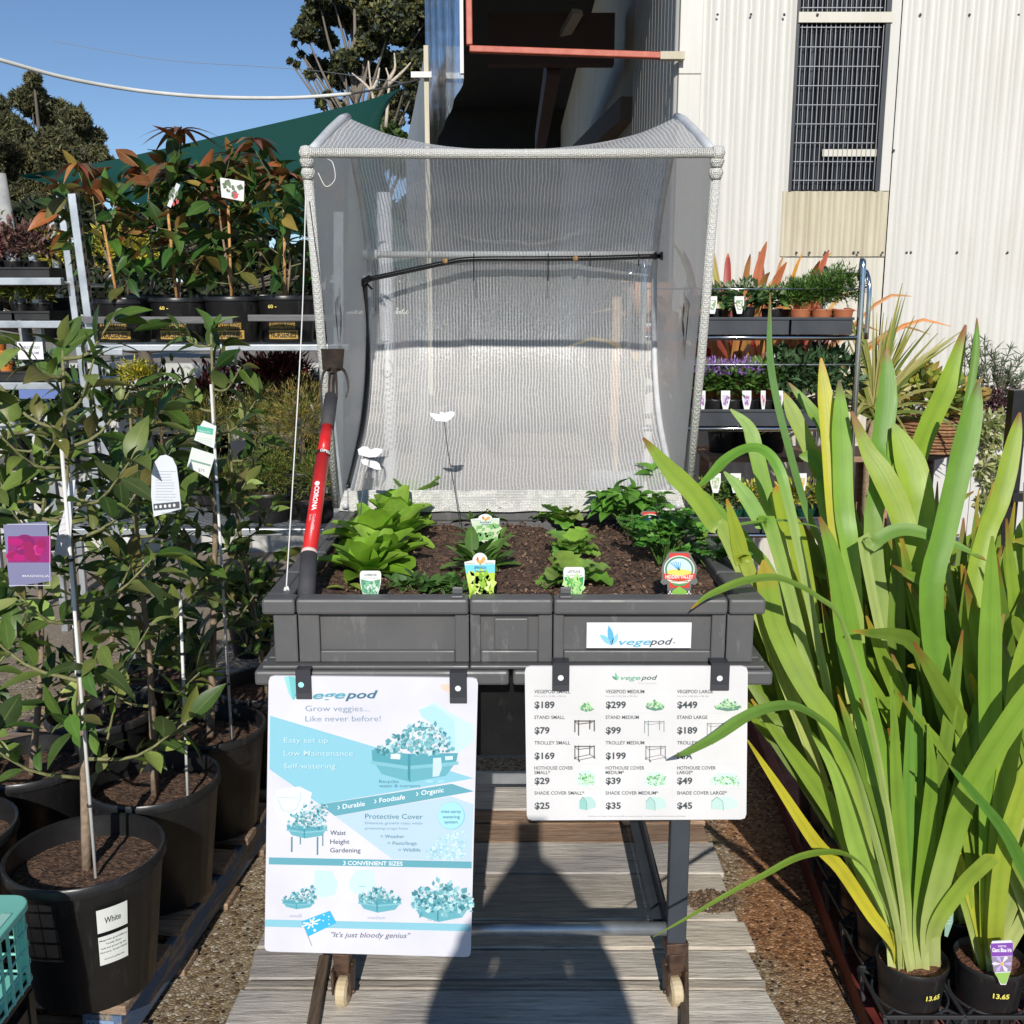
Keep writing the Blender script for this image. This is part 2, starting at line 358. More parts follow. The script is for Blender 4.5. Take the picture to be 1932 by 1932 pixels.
# ================================================================== SETTING
def ground_mat():
    m, nt, b = newmat('exposed_aggregate'); b.inputs['Roughness'].default_value = .85
    tc = nd(nt, 'ShaderNodeTexCoord')
    vo = nd(nt, 'ShaderNodeTexVoronoi'); vo.inputs['Scale'].default_value = 95; nt.links.new(tc.outputs['Object'], vo.inputs[0])
    sp = nd(nt, 'ShaderNodeSeparateXYZ'); nt.links.new(vo.outputs['Color'], sp.inputs[0])
    r = ramp(nt, sp.outputs[0], [(0, (.12, .075, .04)), (.3, (.3, .215, .12)), (.55, (.42, .34, .22)), (.8, (.26, .2, .14)), (1, (.6, .54, .42))])
    # dark gaps between stones
    v2 = nd(nt, 'ShaderNodeTexVoronoi', feature='DISTANCE_TO_EDGE'); v2.inputs['Scale'].default_value = 95; nt.links.new(tc.outputs['Object'], v2.inputs[0])
    r2 = ramp(nt, v2.outputs['Distance'], [(0, (.35, .32, .28)), (.12, (1, 1, 1))])
    mx = nd(nt, 'ShaderNodeMixRGB', blend_type='MULTIPLY'); mx.inputs[0].default_value = .8; nt.links.new(r.outputs[0], mx.inputs[1]); nt.links.new(r2.outputs[0], mx.inputs[2])
    # holes
    v3 = nd(nt, 'ShaderNodeTexVoronoi'); v3.inputs['Scale'].default_value = 60; v3.inputs['Randomness'].default_value = 1; nt.links.new(tc.outputs['Object'], v3.inputs[0])
    s3 = nd(nt, 'ShaderNodeSeparateXYZ'); nt.links.new(v3.outputs['Color'], s3.inputs[0])
    g = nd(nt, 'ShaderNodeMath', operation='GREATER_THAN'); g.inputs[1].default_value = .78; nt.links.new(s3.outputs[1], g.inputs[0])
    l = nd(nt, 'ShaderNodeMath', operation='LESS_THAN'); l.inputs[1].default_value = .33; nt.links.new(v3.outputs['Distance'], l.inputs[0])
    gm = nd(nt, 'ShaderNodeMath', operation='MULTIPLY'); nt.links.new(g.outputs[0], gm.inputs[0]); nt.links.new(l.outputs[0], gm.inputs[1])
    mh = nd(nt, 'ShaderNodeMixRGB'); nt.links.new(gm.outputs[0], mh.inputs[0]); nt.links.new(mx.outputs[0], mh.inputs[1]); mh.inputs[2].default_value = (.035, .024, .015, 1)
    # rust coloured stain in the lane on the right
    sx = nd(nt, 'ShaderNodeSeparateXYZ'); nt.links.new(tc.outputs['Object'], sx.inputs[0])
    n = noise_fac(nt, 2.5, 5)
    ad = nd(nt, 'ShaderNodeMath', operation='ADD'); nt.links.new(sx.outputs[0], ad.inputs[0]); nt.links.new(n.outputs[0], ad.inputs[1])
    m1 = nd(nt, 'ShaderNodeMapRange'); m1.inputs[1].default_value = 1.0; m1.inputs[2].default_value = 1.2; nt.links.new(ad.outputs[0], m1.inputs[0])
    m2 = nd(nt, 'ShaderNodeMapRange'); m2.inputs[1].default_value = 2.15; m2.inputs[2].default_value = 2.5; nt.links.new(sx.outputs[1], m2.inputs[0])
    mm = nd(nt, 'ShaderNodeMath', operation='MULTIPLY'); nt.links.new(m1.outputs[0], mm.inputs[0]); nt.links.new(m2.outputs[0], mm.inputs[1])
    m3 = nd(nt, 'ShaderNodeMath', operation='MULTIPLY'); nt.links.new(mm.outputs[0], m3.inputs[0]); m3.inputs[1].default_value = .75
    mo = nd(nt, 'ShaderNodeMixRGB', blend_type='MULTIPLY'); nt.links.new(m3.outputs[0], mo.inputs[0]); nt.links.new(mh.outputs[0], mo.inputs[1]); mo.inputs[2].default_value = (1.15, .62, .33, 1)
    # far away the ground is plain pale concrete
    m4 = nd(nt, 'ShaderNodeMapRange'); m4.inputs[1].default_value = 4.2; m4.inputs[2].default_value = 6; nt.links.new(sx.outputs[1], m4.inputs[0])
    mf = nd(nt, 'ShaderNodeMixRGB'); nt.links.new(m4.outputs[0], mf.inputs[0]); nt.links.new(mo.outputs[0], mf.inputs[1]); mf.inputs[2].default_value = (.3, .25, .2, 1)
    nt.links.new(mf.outputs[0], b.inputs['Base Color'])
    bump(nt, b, v2.outputs['Distance'], .8, .006)
    return m
g = MB(); g.sheet((-120, -30, 0), (120, -30, 0), (120, 400, 0), (-120, 400, 0), 12, 20)
tag(g.obj('ground', ground_mat()), None, None, kind='structure')

# ------------------------------------------------------------------ the shed
SHY = 6.3
def wx(px, py=300): return P(px, py, SHY).x
def wz(py): return P(1500, py, SHY).z
WALLW = nm('white_corrugated_steel', (.585, .57, .525), (.63, .615, .575), 2.2, .42, bmp=0, stretch=(3, 3, .5))
nt_ = WALLW.node_tree; b_ = nt_.nodes['Principled BSDF']; src_ = b_.inputs['Base Color'].links[0].from_socket
n_ = noise_fac(nt_, 5, 6, (6, 1, .35), .7); r_ = ramp(nt_, n_.outputs[0], [(.5, (1, 1, 1)), (.68, (.86, .82, .72)), (.8, (.7, .64, .52))])
x_ = nd(nt_, 'ShaderNodeMixRGB', blend_type='MULTIPLY'); x_.inputs[0].default_value = .35; nt_.links.new(src_, x_.inputs[1]); nt_.links.new(r_.outputs[0], x_.inputs[2]); nt_.links.new(x_.outputs[0], b_.inputs['Base Color'])
WALLC = nm('cream_corrugated_steel', (.45, .40, .28), (.56, .51, .385), 3.5, .5, stretch=(4, 4, .5))
WALLL = nm('pale_cream_steel', (.57, .54, .455), (.62, .59, .51), 3, .5, stretch=(4, 4, .5))
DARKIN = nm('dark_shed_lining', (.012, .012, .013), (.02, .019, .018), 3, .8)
shed = root('shed_building', 'white corrugated steel shed with a tall wired window and a dark open bay', 'shed', (2.5, SHY, 0))
def corr(mb, x0, x1, z0, z1, y, amp=.0085, pitch=.076, sub=8, ph=0.0):
    n = max(2, int((x1 - x0) / pitch * sub)); b0 = len(mb.v)
    for i in range(n + 1):
        x = x0 + (x1 - x0) * i / n; yy = y - amp * (math.cos(2 * math.pi * (x + ph) / pitch) * .8 + .2 * math.cos(4 * math.pi * (x + ph) / pitch))
        mb.add((x, yy, z0)); mb.add((x, yy, z1))
    for i in range(n): a = b0 + 2 * i; mb.f.append((a, a + 2, a + 3, a + 1))
XL = wx(1275); XF = XL + .13; XW0 = wx(1500, 180); XW1 = wx(1671, 180); ZW = wz(361); XR = wx(1690, 180)
mb = MB(); corr(mb, XF, XW0 - .005, 0, 5.2, SHY); corr(mb, XR, 7.5, 0, 5.2, SHY - .02)
mb.obj('wall_sheeting', WALLW, shed, True)
mb = MB(); mb.box(XL, XF, SHY - .014, SHY + .05, 0, 3.05); mb.box(XL, XF + .002, SHY - .018, SHY + .05, 3.052, 5.2); mb.box(XW1 - .002, XR - .002, SHY - .01, SHY + .04, ZW, 5.2)
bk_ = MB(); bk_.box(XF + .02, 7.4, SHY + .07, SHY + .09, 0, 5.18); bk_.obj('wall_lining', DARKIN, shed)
bevel(mb.obj('corner_flashing', WALLL if 0 else WALLW, shed), .004)
mb = MB(); corr(mb, XW0 - .05, XR - .003, wz(484), ZW, SHY - .008, .01, .07); mb.obj('cream_panel', WALLC, shed, True)
mb = MB(); corr(mb, XW0 - .05, XR - .003, 0, wz(486), SHY - .003, .007, .07); mb.obj('lower_panel', WALLL, shed, True)
# window
m, nt, b = newmat('window_polycarbonate')
b.inputs['Roughness'].default_value = .35; b.inputs['Specular IOR Level'].default_value = .25
n = noise_fac(nt, 6, 3, (9, 9, .35)); r = ramp(nt, n.outputs[0], [(.45, (.006, .006, .007)), (.6, (.03, .033, .042)), (.75, (.12, .13, .15))]); nt.links.new(r.outputs[0], b.inputs['Base Color'])
mb = MB(); corr(mb, XW0 - .004, XW1 - .002, ZW, 5.2, SHY + .03, .008, .045)
win = mb.obj('window', m, shed, True)
mb = MB(); k = 0; x = XW0 + .02
while x < XW1 - .03:
    mb.box(x, x + .0035, SHY - .0, SHY + .0035, ZW + .01, 5.2); x += .0275
z = ZW + .06
while z < 5.1:
    mb.box(XW0 + .01, XW1 - .05, SHY - .0045, SHY - .001, z, z + .004); z += .105
mb.obj('window_mesh', nm('dull_wire', (.3, .31, .33), None, rough=.5, metal=.3), win)
mb = MB(); zz = wz(34); mb.box(XW0 - .006, XW1 + .006, SHY - .02, SHY - .006, zz - .028, zz + .028)
zz = wz(288); mb.box(XW0 + .18, XW1, SHY + .006, SHY + .016, zz - .02, zz + .02); mb.obj('cross_batten', WALLL, win)
mb = MB(); mb.box(XW0 - .012, XW0 + .004, SHY - .01, SHY + .06, ZW, 5.2); mb.box(XW1 - .03, XW1 - .003, SHY - .012, SHY + .06, ZW, 5.2)
mb.obj('window_frame', nm('dark_blue_grey_trim', (.03, .036, .045), None, rough=.45), win)
mb = MB()
for py, xs in ((477, [XF + .1 + .152 * i * 1.9 for i in range(4)] + [XW0 + .05 + i * .17 for i in range(5)] + [XR + .12 + i * .3 for i in range(12)]), (30, [XF + .08 + .19 * i for i in range(4)] + [XR + .1 + i * .28 for i in range(12)]), (285, [XW1 + .06])):
    for x in xs: mb.lathe([(.0001, .008), (.004, .007), (.006, .003), (.008, 0)], 8, (0, 0, 0)); 
    for k, x in enumerate(xs):
        nv = 32 * (len(xs) - k); base = len(mb.v) - nv
        for q in range(base, base + 32):
            v = mb.v[q]; mb.v[q] = (v[0] + x, SHY - .026 - v[2], v[1] + wz(py) + rnd(-.002, .002))
mb.obj('roofing_screws', nm('screw_grey', (.12, .12, .13), None, rough=.5, metal=.6), shed, True)
# open bay: corrugated side wall, smooth lining beyond, dark back
mb = MB(); b0 = 0; n = 230
for i in range(n + 1):
    y = SHY + .02 + (8.45 - SHY) * i / n; xx = XL - .004 + .019 * max(-.7, min(.7, math.cos(2 * math.pi * y / .15))); mb.add((xx, y, 0)); mb.add((xx, y, 5.2))
for i in range(n): a = 2 * i; mb.f.append((a, a + 2, a + 3, a + 1))
mb.obj('side_sheeting', WALLW, shed, True)
mb = MB(); mb.box(XL - .01, XL + .1, 8.455, 21, 0, 5.2); mb.obj('side_lining', nm('cream_lining', (.66, .61, .52), (.74, .7, .6), 1.5, .7), shed)
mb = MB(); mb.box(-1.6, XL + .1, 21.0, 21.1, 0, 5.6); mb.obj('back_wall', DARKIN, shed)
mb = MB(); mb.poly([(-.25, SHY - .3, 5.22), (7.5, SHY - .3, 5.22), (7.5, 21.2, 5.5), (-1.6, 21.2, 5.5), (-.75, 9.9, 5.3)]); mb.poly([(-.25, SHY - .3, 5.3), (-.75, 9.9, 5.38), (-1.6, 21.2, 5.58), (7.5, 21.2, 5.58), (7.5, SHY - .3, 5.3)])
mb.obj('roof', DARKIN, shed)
mb = MB(); mb.box(-.24, XL - .02, SHY + .005, SHY + .06, 4.35, 5.22); mb.obj('door_header', WALLL, shed)
mb = MB(); a = P(1040, 88, 9); c = P(1090, 22, 9); mb.beam(a + V(0, .5, 0), c, .09, .05); mb.obj('light_batten', nm('dusty_cream', (.7, .62, .5), None, rough=.7), shed)
mb = MB(); mb.box(-.2, XL - .1, 9.2, 9.35, 3.75, 4.15); mb.box(.3, .42, 9.4, 14, 3.7, 3.95); mb.obj('ceiling_beams', nm('dark_red_oxide', (.12, .07, .06), None, rough=.7), shed)
mb = MB(); a = P(1100, 292, 12); b_ = P(1200, 205, 8.6); mb.beam(a, b_, .25, .18); mb.obj('stair_stringer', nm('dark_timber', (.16, .11, .08), None, rough=.7), shed)
# red steel frame of the bay
RED = nm('red_oxide_steel', (.42, .075, .04), (.52, .13, .08), 14, .5, bmp=.1)
mb = MB(); a = P(886, 93, SHY - .05); c = P(1262, 106, SHY - .05); mb.beam(a, c, .05, .035); t = P(880, -60, SHY - .05); mb.beam(V(a.x, a.y, a.z + .02), V(a.x - .002, a.y, t.z), .035, .05, up=(0, 1, 0))
fr = bevel(mb.obj('red_bay_frame', RED, shed), .005)
mb = MB(); c = P(1258, 106, SHY - .05); mb.beam(c + V(-.04, -.004, -.001), c + V(.1, -.004, -.001), .056, .041); mb.obj('frame_end_bracket', WALLC, fr)
mb = MB(); a = P(872, 150, SHY); mb.box(a.x - .01, a.x + .01, SHY - .02, SHY + .02, a.z + .03, 5.2); mb.box(a.x + .012, a.x + .05, SHY, SHY + .03, a.z + .75, 5.2); mb.obj('blind_track', WHITEPL, shed)
# clear blind that mirrors the sky
m, nt, b = newmat('clear_blind'); b.inputs['Base Color'].default_value = (.78, .86, .97, 1); b.inputs['Metallic'].default_value = .95; b.inputs['Roughness'].default_value = .06
n = noise_fac(nt, 3.2, 4, (7, 7, .6)); bump(nt, b, n.outputs[0], .25, .02)
A = P(875, 150, SHY); mb = MB()
mb.sheet((A.x, SHY, A.z), (A.x - .14 * 3.5, SHY + 3.5, A.z), (A.x - .14 * 3.5, SHY + 3.5, 5.2), (A.x, SHY, 5.2), 24, 10, lambda p, u, v: p + V(.006 * math.sin(u * 30) + .004 * mnoise.noise(V(u * 9, v * 5, 0)), 0, 0))
mb.obj('clear_roll_blind', m, shed, True)
# shed floor contents seen dimly through the net
# ------------------------------------------------------------------ cream wall and line
A = P(803, 88, 8.0); mb = MB(); zt = A.z
mb.sheet((A.x, 8.0, 0), (A.x - .64, 12.8, 0), (A.x - .64, 12.8, zt), (A.x, 8.0, zt), 60, 1, lambda p, u, v: p + V(.006 * math.sin(u * 380), 0, 0))
mb2 = MB(); mb2.box(A.x - .012, A.x + .022, 7.96, 8.0, 0, zt)
cw = root('screen_wall', 'tall narrow cream screen wall with a pale edge strip beside the mirrored blind', 'wall', (A.x, 8, 0))
mb.obj('panel', WALLL, cw, True); mb2.obj('edge_strip', WALLC, cw)
c = P(795, 141, 7.93); mb = MB(); mb.box(c.x - .075, c.x + .075, 7.92, 7.95, c.z - .02, c.z + .02); mb.obj('bracket_plate', WHITEPL, cw)
pts = [P(-700, -190, 5.0), P(-300, 5, 5.7), P(-60, 95, 6.2), P(0, 113, 6.3), P(120, 146, 6.6), P(240, 168, 6.9), P(350, 180, 7.1), P(450, 184.5, 7.3), P(560, 184, 7.5), P(662, 177, 7.65)]
mb = MB(); mb.tube(spline(pts, 60), .0125, 8); pipe = mb.obj('conduit_line', WHITEPL, None, True)
tag(pipe, 'white plastic conduit sagging across the sky to the cream screen wall', 'conduit')
mb = MB(); q = [P(655, 178, 7.64), P(720, 167, 7.75), P(792, 150, 7.92)]; mb.tube(spline(q, 10), .008, 6, c=(.05, .05, .05)); o = mb.obj('tail_rope', PAINT, pipe, True, False)
mb = MB(); mb.tube(spline([P(100, 78, 16), P(300, 112, 15), P(480, 125, 14), P(600, 134, 13), P(760, 156, 9)], 24), .0035, 5, c=(.25, .25, .25))
tag(mb.obj('overhead_wire', PAINT), 'faint thin grey wire crossing the sky above the white conduit', 'wire')
# ------------------------------------------------------------------ shade sail
m, nt, b = newmat('green_shade_cloth'); b.inputs['Base Color'].default_value = (.004, .062, .05, 1); b.inputs['Roughness'].default_value = .7
tr = nd(nt, 'ShaderNodeBsdfTranslucent'); tr.inputs[0].default_value = (.005, .1, .08, 1); mx = nd(nt, 'ShaderNodeMixShader'); mx.inputs[0].default_value = .3
nt.links.new(b.outputs[0], mx.inputs[1]); nt.links.new(tr.outputs[0], mx.inputs[2]); nt.links.new(mx.outputs[0], nt.nodes['Material Output'].inputs[0])
top = spline([P(34, 331, 10.5), P(190, 306, 10.2), P(408, 258, 9.8), P(657, 201, 9.2), P(760, 164, 8.8)], 24)
bot = spline([P(34, 332, 10.5), P(200, 372, 9.4), P(420, 410, 8.6), P(690, 470, 8.2), P(820, 560, 8.0)], 24)
mb = MB(); ny = 14
edge = [(760, 164), (722, 192), (700, 212), (692, 235), (692, 262), (702, 300), (722, 350), (760, 420), (820, 560)]
ep = spline([P(x, y, 8.8 - .8 * i / 8) for i, (x, y) in enumerate(edge)], ny)
for j in range(ny + 1):
    for i in range(25):
        f = j / ny; p = top[i] * (1 - f) + bot[i] * f; k = (i / 24) ** 5; p = p * (1 - k) + ep[j] * k
        mb.add(p + V(0, .15 * math.sin(f * math.pi), 0))
for j in range(ny):
    for i in range(24): a = j * 25 + i; mb.f.append((a, a + 1, a + 26, a + 25))
tag(mb.obj('shade_sail', m, None, True), 'dark green shade sail stretched behind the racked magnolias', 'shade sail')

# ------------------------------------------------------------------ trees beyond
TREEL = amat('tree_foliage', rough=.6, trans=.15, var=.25, vscale=1.2)
def clump(mb, c, r, n, size, cols, asp=.4, droop=0.0):
    sx = rnd(0, 99)
    for _ in range(n):
        d = rdir(); k = random.random() ** .45 * (1 + .4 * mnoise.noise(d * 1.8 + V(sx, 0, 0)))
        p = c + V(d.x * r[0], d.y * r[1], d.z * r[2]) * k
        u = (rdir() + V(0, 0, -droop)).normalized(); v = u.cross(rdir()).normalized(); L = size * rnd(.6, 1.4); W = L * asp
        cc = random.choice(cols); f = rnd(.7, 1.3); cc = tuple(x * f for x in cc); b0 = len(mb.v)
        for q in (p - u * L * .5, p + v * W * .5, p + u * L * .5, p - v * W * .5): mb.add(q, cc)
        mb.f.append((b0, b0 + 1, b0 + 2, b0 + 3))
def tree(label, base, Y, clumps, cols, size, dens, trunkr, asp=.4, droop=0, group=None, bc=(.12, .1, .08)):
    base = P(base[0], 600, Y); base.z = 0; t = root('tree', label, 'tree', tuple(base), group)
    mb = MB(); tb = MB()
    zc = P(966, 966, Y)
    k = (Y * CT) / 1932
    cps = [P(x, y, Y + rnd(-dy, dy)) for x, y, r, dy in clumps]
    top = max(c.z for c in cps); cx = sum(c.x for c in cps) / len(cps)
    trunk = spline([base, V(base.x * .7 + cx * .3, Y, top * .35), V(cx, Y, top * .65), V(cx, Y, top * .95)], 12)
    tb.tube(trunk, [trunkr * (1 - .85 * i / 12) for i in range(13)], 8, c=bc)
    for c, (x, y, r, dy) in zip(cps, clumps):
        rr = r * k; clump(mb, c, (rr, rr, rr * .8), int(dens * (r / 30) ** 2) + 40, size, cols, asp, droop)
        a = trunk[min(12, max(3, int(12 * (c.z - .25 * (top - c.z)) / top * .8)))]; mid = (a + c) / 2 + V(rnd(-.3, .3), 0, rnd(-.4, .2)) * rr
        tb.tube(spline([a, mid, c], 6), [trunkr * .3 * (1 - i * .13) for i in range(7)], 5, c=bc)
        for _ in range(3):
            e = c + rdir() * rr * .9; tb.tube([c, (c + e) / 2 + rdir() * .1 * rr, e], [trunkr * .08, trunkr * .05, trunkr * .02], 4, c=mixc(bc, (.35, .3, .25), .5))
    mb.obj('crown', TREEL, t); tb.obj('trunk', BARK, t, True)
    return t
OL = [(.035, .05, .018), (.06, .07, .022), (.02, .03, .014), (.1, .1, .03)]
random.seed(5)
cl = [(20, 250, 42, 2), (60, 190, 34, 2), (62, 150, 16, 1), (100, 215, 38, 2), (140, 225, 30, 2), (165, 260, 34, 2), (110, 285, 48, 2), (40, 320, 52, 2), (-10, 200, 30, 2), (180, 295, 26, 2), (205, 305, 12, 1), (-40, 280, 50, 2), (95, 345, 48, 2), (10, 380, 48, 2), (150, 370, 45, 2), (60, 420, 50, 2)]
tree('large olive green casuarina with soft drooping crown at the far left of the sky', (60, 0), 30, cl, [(.08, .085, .035), (.12, .115, .045), (.05, .055, .025), (.16, .145, .06)], .2, 3000, .2, .22, .6)
cl = [(800, 90, 30, 1), (790, 150, 30, 1), (800, 220, 26, 1), (598, 30, 30, 1), (575, 60, 22, 1), (615, 75, 22, 1), (590, 115, 12, 1), (560, 122, 5, 0), (556, 82, 4, 0), (546, 115, 4, 0), (568, 102, 6, 0), (640, 20, 34, 1), (690, 40, 40, 2), (740, 40, 42, 2), (780, 60, 34, 2), (700, 85, 30, 2), (650, 115, 24, 1), (610, 130, 20, 1), (585, 140, 9, 1), (640, 150, 22, 1), (690, 140, 26, 2), (740, 130, 34, 2), (775, 120, 26, 2), (730, 180, 28, 2), (770, 190, 26, 2), (605, 195, 10, 1), (618, 178, 7, 1), (640, 200, 11, 1), (660, 10, 40, 2), (720, -10, 46, 2), (770, -5, 40, 2), (620, -30, 34, 2), (740, 225, 22, 1), (815, 20, 30, 2), (600, -8, 26, 1)]
tree('tall eucalyptus with clumped dark leaves and pale branches left of the shed', (730, 0), 22, cl, [(.035, .05, .025), (.07, .08, .028), (.018, .025, .018), (.17, .16, .045)], .13, 1900, .17, .45, .3, bc=(.2, .17, .14))
cl = [(700, 265, 26, 1), (730, 250, 26, 1), (755, 270, 26, 1), (720, 300, 30, 1), (760, 310, 30, 1), (690, 300, 20, 1)]
tree('bright green round tree low behind the point of the shade sail', (725, 0), 16, cl, [(.05, .1, .02), (.09, .15, .03), (.03, .06, .015)], .12, 420, .1, .45)
cl = [(x, 420 + 25 * math.sin(x), 42, 1) for x in range(-420, 820, 55)] + [(x, 490, 42, 1) for x in range(-420, 820, 60)] + [(x, 555, 40, 1) for x in range(-420, 820, 60)]
tree('dark dense hedge tree filling the gap behind the left racks', (300, 0), 15, cl, [(.02, .03, .012), (.035, .045, .018), (.012, .018, .01)], .16, 300, .12, .45)
# two bare pruned stems in front of the eucalyptus
t = root('bare_sapling', 'pair of bare pruned pale branches standing before the eucalyptus', 'sapling', tuple(P(705, 240, 12)))
mb = MB()
for q in ([(718, 240), (708, 200), (700, 165), (695, 115)], [(728, 240), (732, 190), (734, 150), (728, 128)], [(702, 175), (688, 158), (664, 138)], [(703, 170), (712, 150), (716, 128)], [(733, 160), (760, 135), (775, 118)], [(733, 152), (745, 130), (744, 100)]):
    mb.tube(spline([P(x, y, 12) for x, y in q], 8), [.022 - .0018 * i for i in range(9)], 6, c=(.55, .48, .4))
mb.obj('branches', BARK, t, True)
# ================================================================== PLANTER
random.seed(21)
F = 2.06; BK = 3.08; X0, X1 = -.525, .532; ZR = P(966, 1131, F).z
planter = root('raised_planter', 'charcoal plastic raised vegetable planter with its net cover propped open', 'raised planter', (0, 2.57, ZR))
def boxobj(name, parts, mat, parent, bw=.004, seg=2, c=None):
    mb = MB()
    for p in parts: mb.box(*p, c)
    return bevel(mb.obj(name, mat, parent), bw, seg)
rh = .034; rw = .058
seams = [X0, P(557, 1145, F).x, P(885, 1145, F).x, P(1044, 1145, F).x, P(1375, 1145, F).x, X1]
parts = []
for a, b in zip(seams, seams[1:]):
    parts.append((a + .0012, b - .0012, F, F + rw * .8, ZR - rh, ZR)); parts.append((a + .0012, b - .0012, BK - rw, BK, ZR - rh, ZR))
ys = [F + rw * .8, 2.3, 2.5, 2.7, 2.9, BK - rw]
for a, b in zip(ys, ys[1:]):
    parts.append((X0, X0 + rw, a + .001, b - .001, ZR - rh, ZR - .002)); parts.append((X1 - rw, X1, a + .001, b - .001, ZR - rh, ZR - .002))
boxobj('rim', parts, GREYP, planter, .006)
zb = P(966, 1254, F).z; parts = []
bx0, bx1 = X0 + .02, X1 - .02; fy = F + .014
parts += [(bx0, bx0 + .02, fy + .03, BK - .03, zb, ZR - rh), (bx1 - .02, bx1, fy + .03, BK - .03, zb, ZR - rh), (bx0, bx1, BK - .05, BK - .03, zb, ZR - rh)]
S = [bx0] + seams[1:-1] + [bx1]
for k, (a, b) in enumerate(zip(S, S[1:])):
    a += .0012; b -= .0012
    if k in (0, 4): parts.append((a, b, fy, fy + .03, zb, ZR - rh - .001)); continue
    m_ = .022 if k != 2 else .016
    parts.append((a, b, fy + .012, fy + .03, zb, ZR - rh - .001))
    inx = .045 if k == 1 else .022
    parts += [(a, a + inx, fy, fy + .0119, zb, ZR - rh - .0011), (b - .03, b, fy, fy + .0119, zb, ZR - rh - .0011), (a + inx + .0002, b - .0302, fy, fy + .0119, zb, zb + .026)]
    if k == 2: parts.append(((a + b) / 2 - .036, (a + b) / 2 + .036, fy + .002, fy + .0118, zb + .0262, ZR - rh - .012))
boxobj('wall', parts, GREYP, planter, .003)
z1 = P(966, 1262, F).z; z2 = P(966, 1290, F).z
parts = [(X0 - .002, seams[2] - .001, F - .004, F + .05, z1, zb - .001), (seams[2] + .001, seams[3] - .001, F - .0035, F + .05, z1, zb - .001), (seams[3] + .001, X1 + .002, F - .004, F + .05, z1, zb - .001),
         (X0 - .002, X0 + .05, F + .052, BK, z1, zb - .001), (X1 - .05, X1 + .002, F + .052, BK, z1, zb - .001)]
boxobj('wall_foot', parts, GREYP, planter, .003)
xs_ = P(964, 1275, F).x
parts = [(X0 - .018, xs_ - .004, F - .012, F + .06, z2, z1 - .001), (xs_ + .004, X1 + .018, F - .012, F + .06, z2, z1 - .001), (X0 - .018, X0 + .05, F + .062, BK, z2, z1 - .001), (X1 - .05, X1 + .018, F + .062, BK, z2, z1 - .001)]
boxobj('base_flange', parts, GREYP, planter, .006)
mb = MB(); mb.box(X0 + .06, X1 - .06, F + .07, BK - .05, z2 - .24, z1, tx=.1, ty=.1)
mb.obj('water_basin', BLACKP, planter)
# soil
mb = MB()
def soilz(p, u, v):
    z = .012 * mnoise.noise(p * 14) + .007 * mnoise.noise(p * 40) + .010 * math.sin(u * 2 * math.pi * 4 + 1.2) - .012 * abs(v - .5)
    return p + V(0, 0, z)
mb.sheet((X0 + .05, F + .04, ZR - .03), (X1 - .05, F + .04, ZR - .03), (X1 - .05, BK - .05, ZR - .05), (X0 + .05, BK - .05, ZR - .05), 130, 130, soilz)
mb.obj('soil', SOIL, planter, True)
mb = MB()
for _ in range(1700):
    x = rnd(X0 + .08, X1 - .08); y = F + .05 + (BK - F - .1) * random.random(); u = (x - X0) / (X1 - X0)
    z = ZR - .028 - .02 * (y - F) + .010 * math.sin(u * 2 * math.pi * 4 + 1.2) + .004; s = rnd(.0012, .0042)
    c = random.choice([(.12, .07, .045), (.17, .1, .065), (.07, .042, .03), (.26, .17, .11), (.04, .025, .017)])
    M = Matrix.Translation((x, y, z)) @ Matrix.Rotation(rnd(0, 6), 4, rdir()); mb.box(-s, s, -s * .6, s * .6, -s * .4, s * .4, c, M)
o = mb.obj('bark_chips', BARK, planter); o['kind'] = 'stuff'
# little black clips on the rim
for px in (862, 1068):
    c = P(px, 1130, F); mb = MB(); mb.box(c.x - .013, c.x + .013, F + .004, F + .03, ZR + .0005, ZR + .006); mb.box(c.x - .011, c.x + .011, F + .022, F + .028, ZR + .006, ZR + .02); bevel(mb.obj('rim_clip', GREYP, planter), .002)
# brand sticker on the front
def vmark(bd, x, y, s, cols, lay=2):
    """three upright leaf strokes"""
    for (dx, top, w, ln, c) in ((-.62, -.55, .34, 1, cols[0]), (-.18, -1.0, .36, 1, cols[1]), (.3, -.62, .3, 1, cols[2])):
        ax, ay = x, y; bx_, by_ = x + dx * s, y + top * s; mx_, my_ = (ax + bx_) / 2, (ay + by_) / 2
        l = math.hypot(bx_ - ax, by_ - ay); nx, ny = -(by_ - ay) / l * w * s * .5, (bx_ - ax) / l * w * s * .5
        q = [(ax, ay)]
        for t in (.25, .5, .75): k = math.sin(math.pi * t); q.append((ax + (bx_ - ax) * t + nx * k, ay + (by_ - ay) * t + ny * k))
        q.append((bx_, by_))
        for t in (.75, .5, .25): k = math.sin(math.pi * t) * .7; q.append((ax + (bx_ - ax) * t - nx * k, ay + (by_ - ay) * t - ny * k))
        bd.poly(q, c, lay)
a = P(1107, 1174, fy); b = P(1303, 1222, fy)
mb = MB(); yy = fy - .0025
mb.box(a.x, b.x, yy, yy + .002, b.z, a.z, (.8, .81, .83)); st = mb.obj('brand_sticker', PAINT, planter)
mb = MB(); bd = Board((1180, 592), (1588, 597), (1587, 694), (1179, 690), (a.x, yy, a.z), (b.x, yy, a.z), (b.x, yy, b.z), (a.x, yy, b.z), mb, .0006)
vmark(bd, 1278, 680, 78, [(.25, .6, .8), (.12, .45, .68), (.3, .62, .8)])
bd.text('vege', 1306, 679, 126, 25, (.11, .42, .62), 2, .012, .3); bd.text('pod', 1424, 679, 92, 25, (.06, .08, .1), 2, .014, .3); bd.disc(1521, 672, 3, 3, (.1, .1, .1), 2, 8)
mb.obj('sticker_lettering', INK, st)

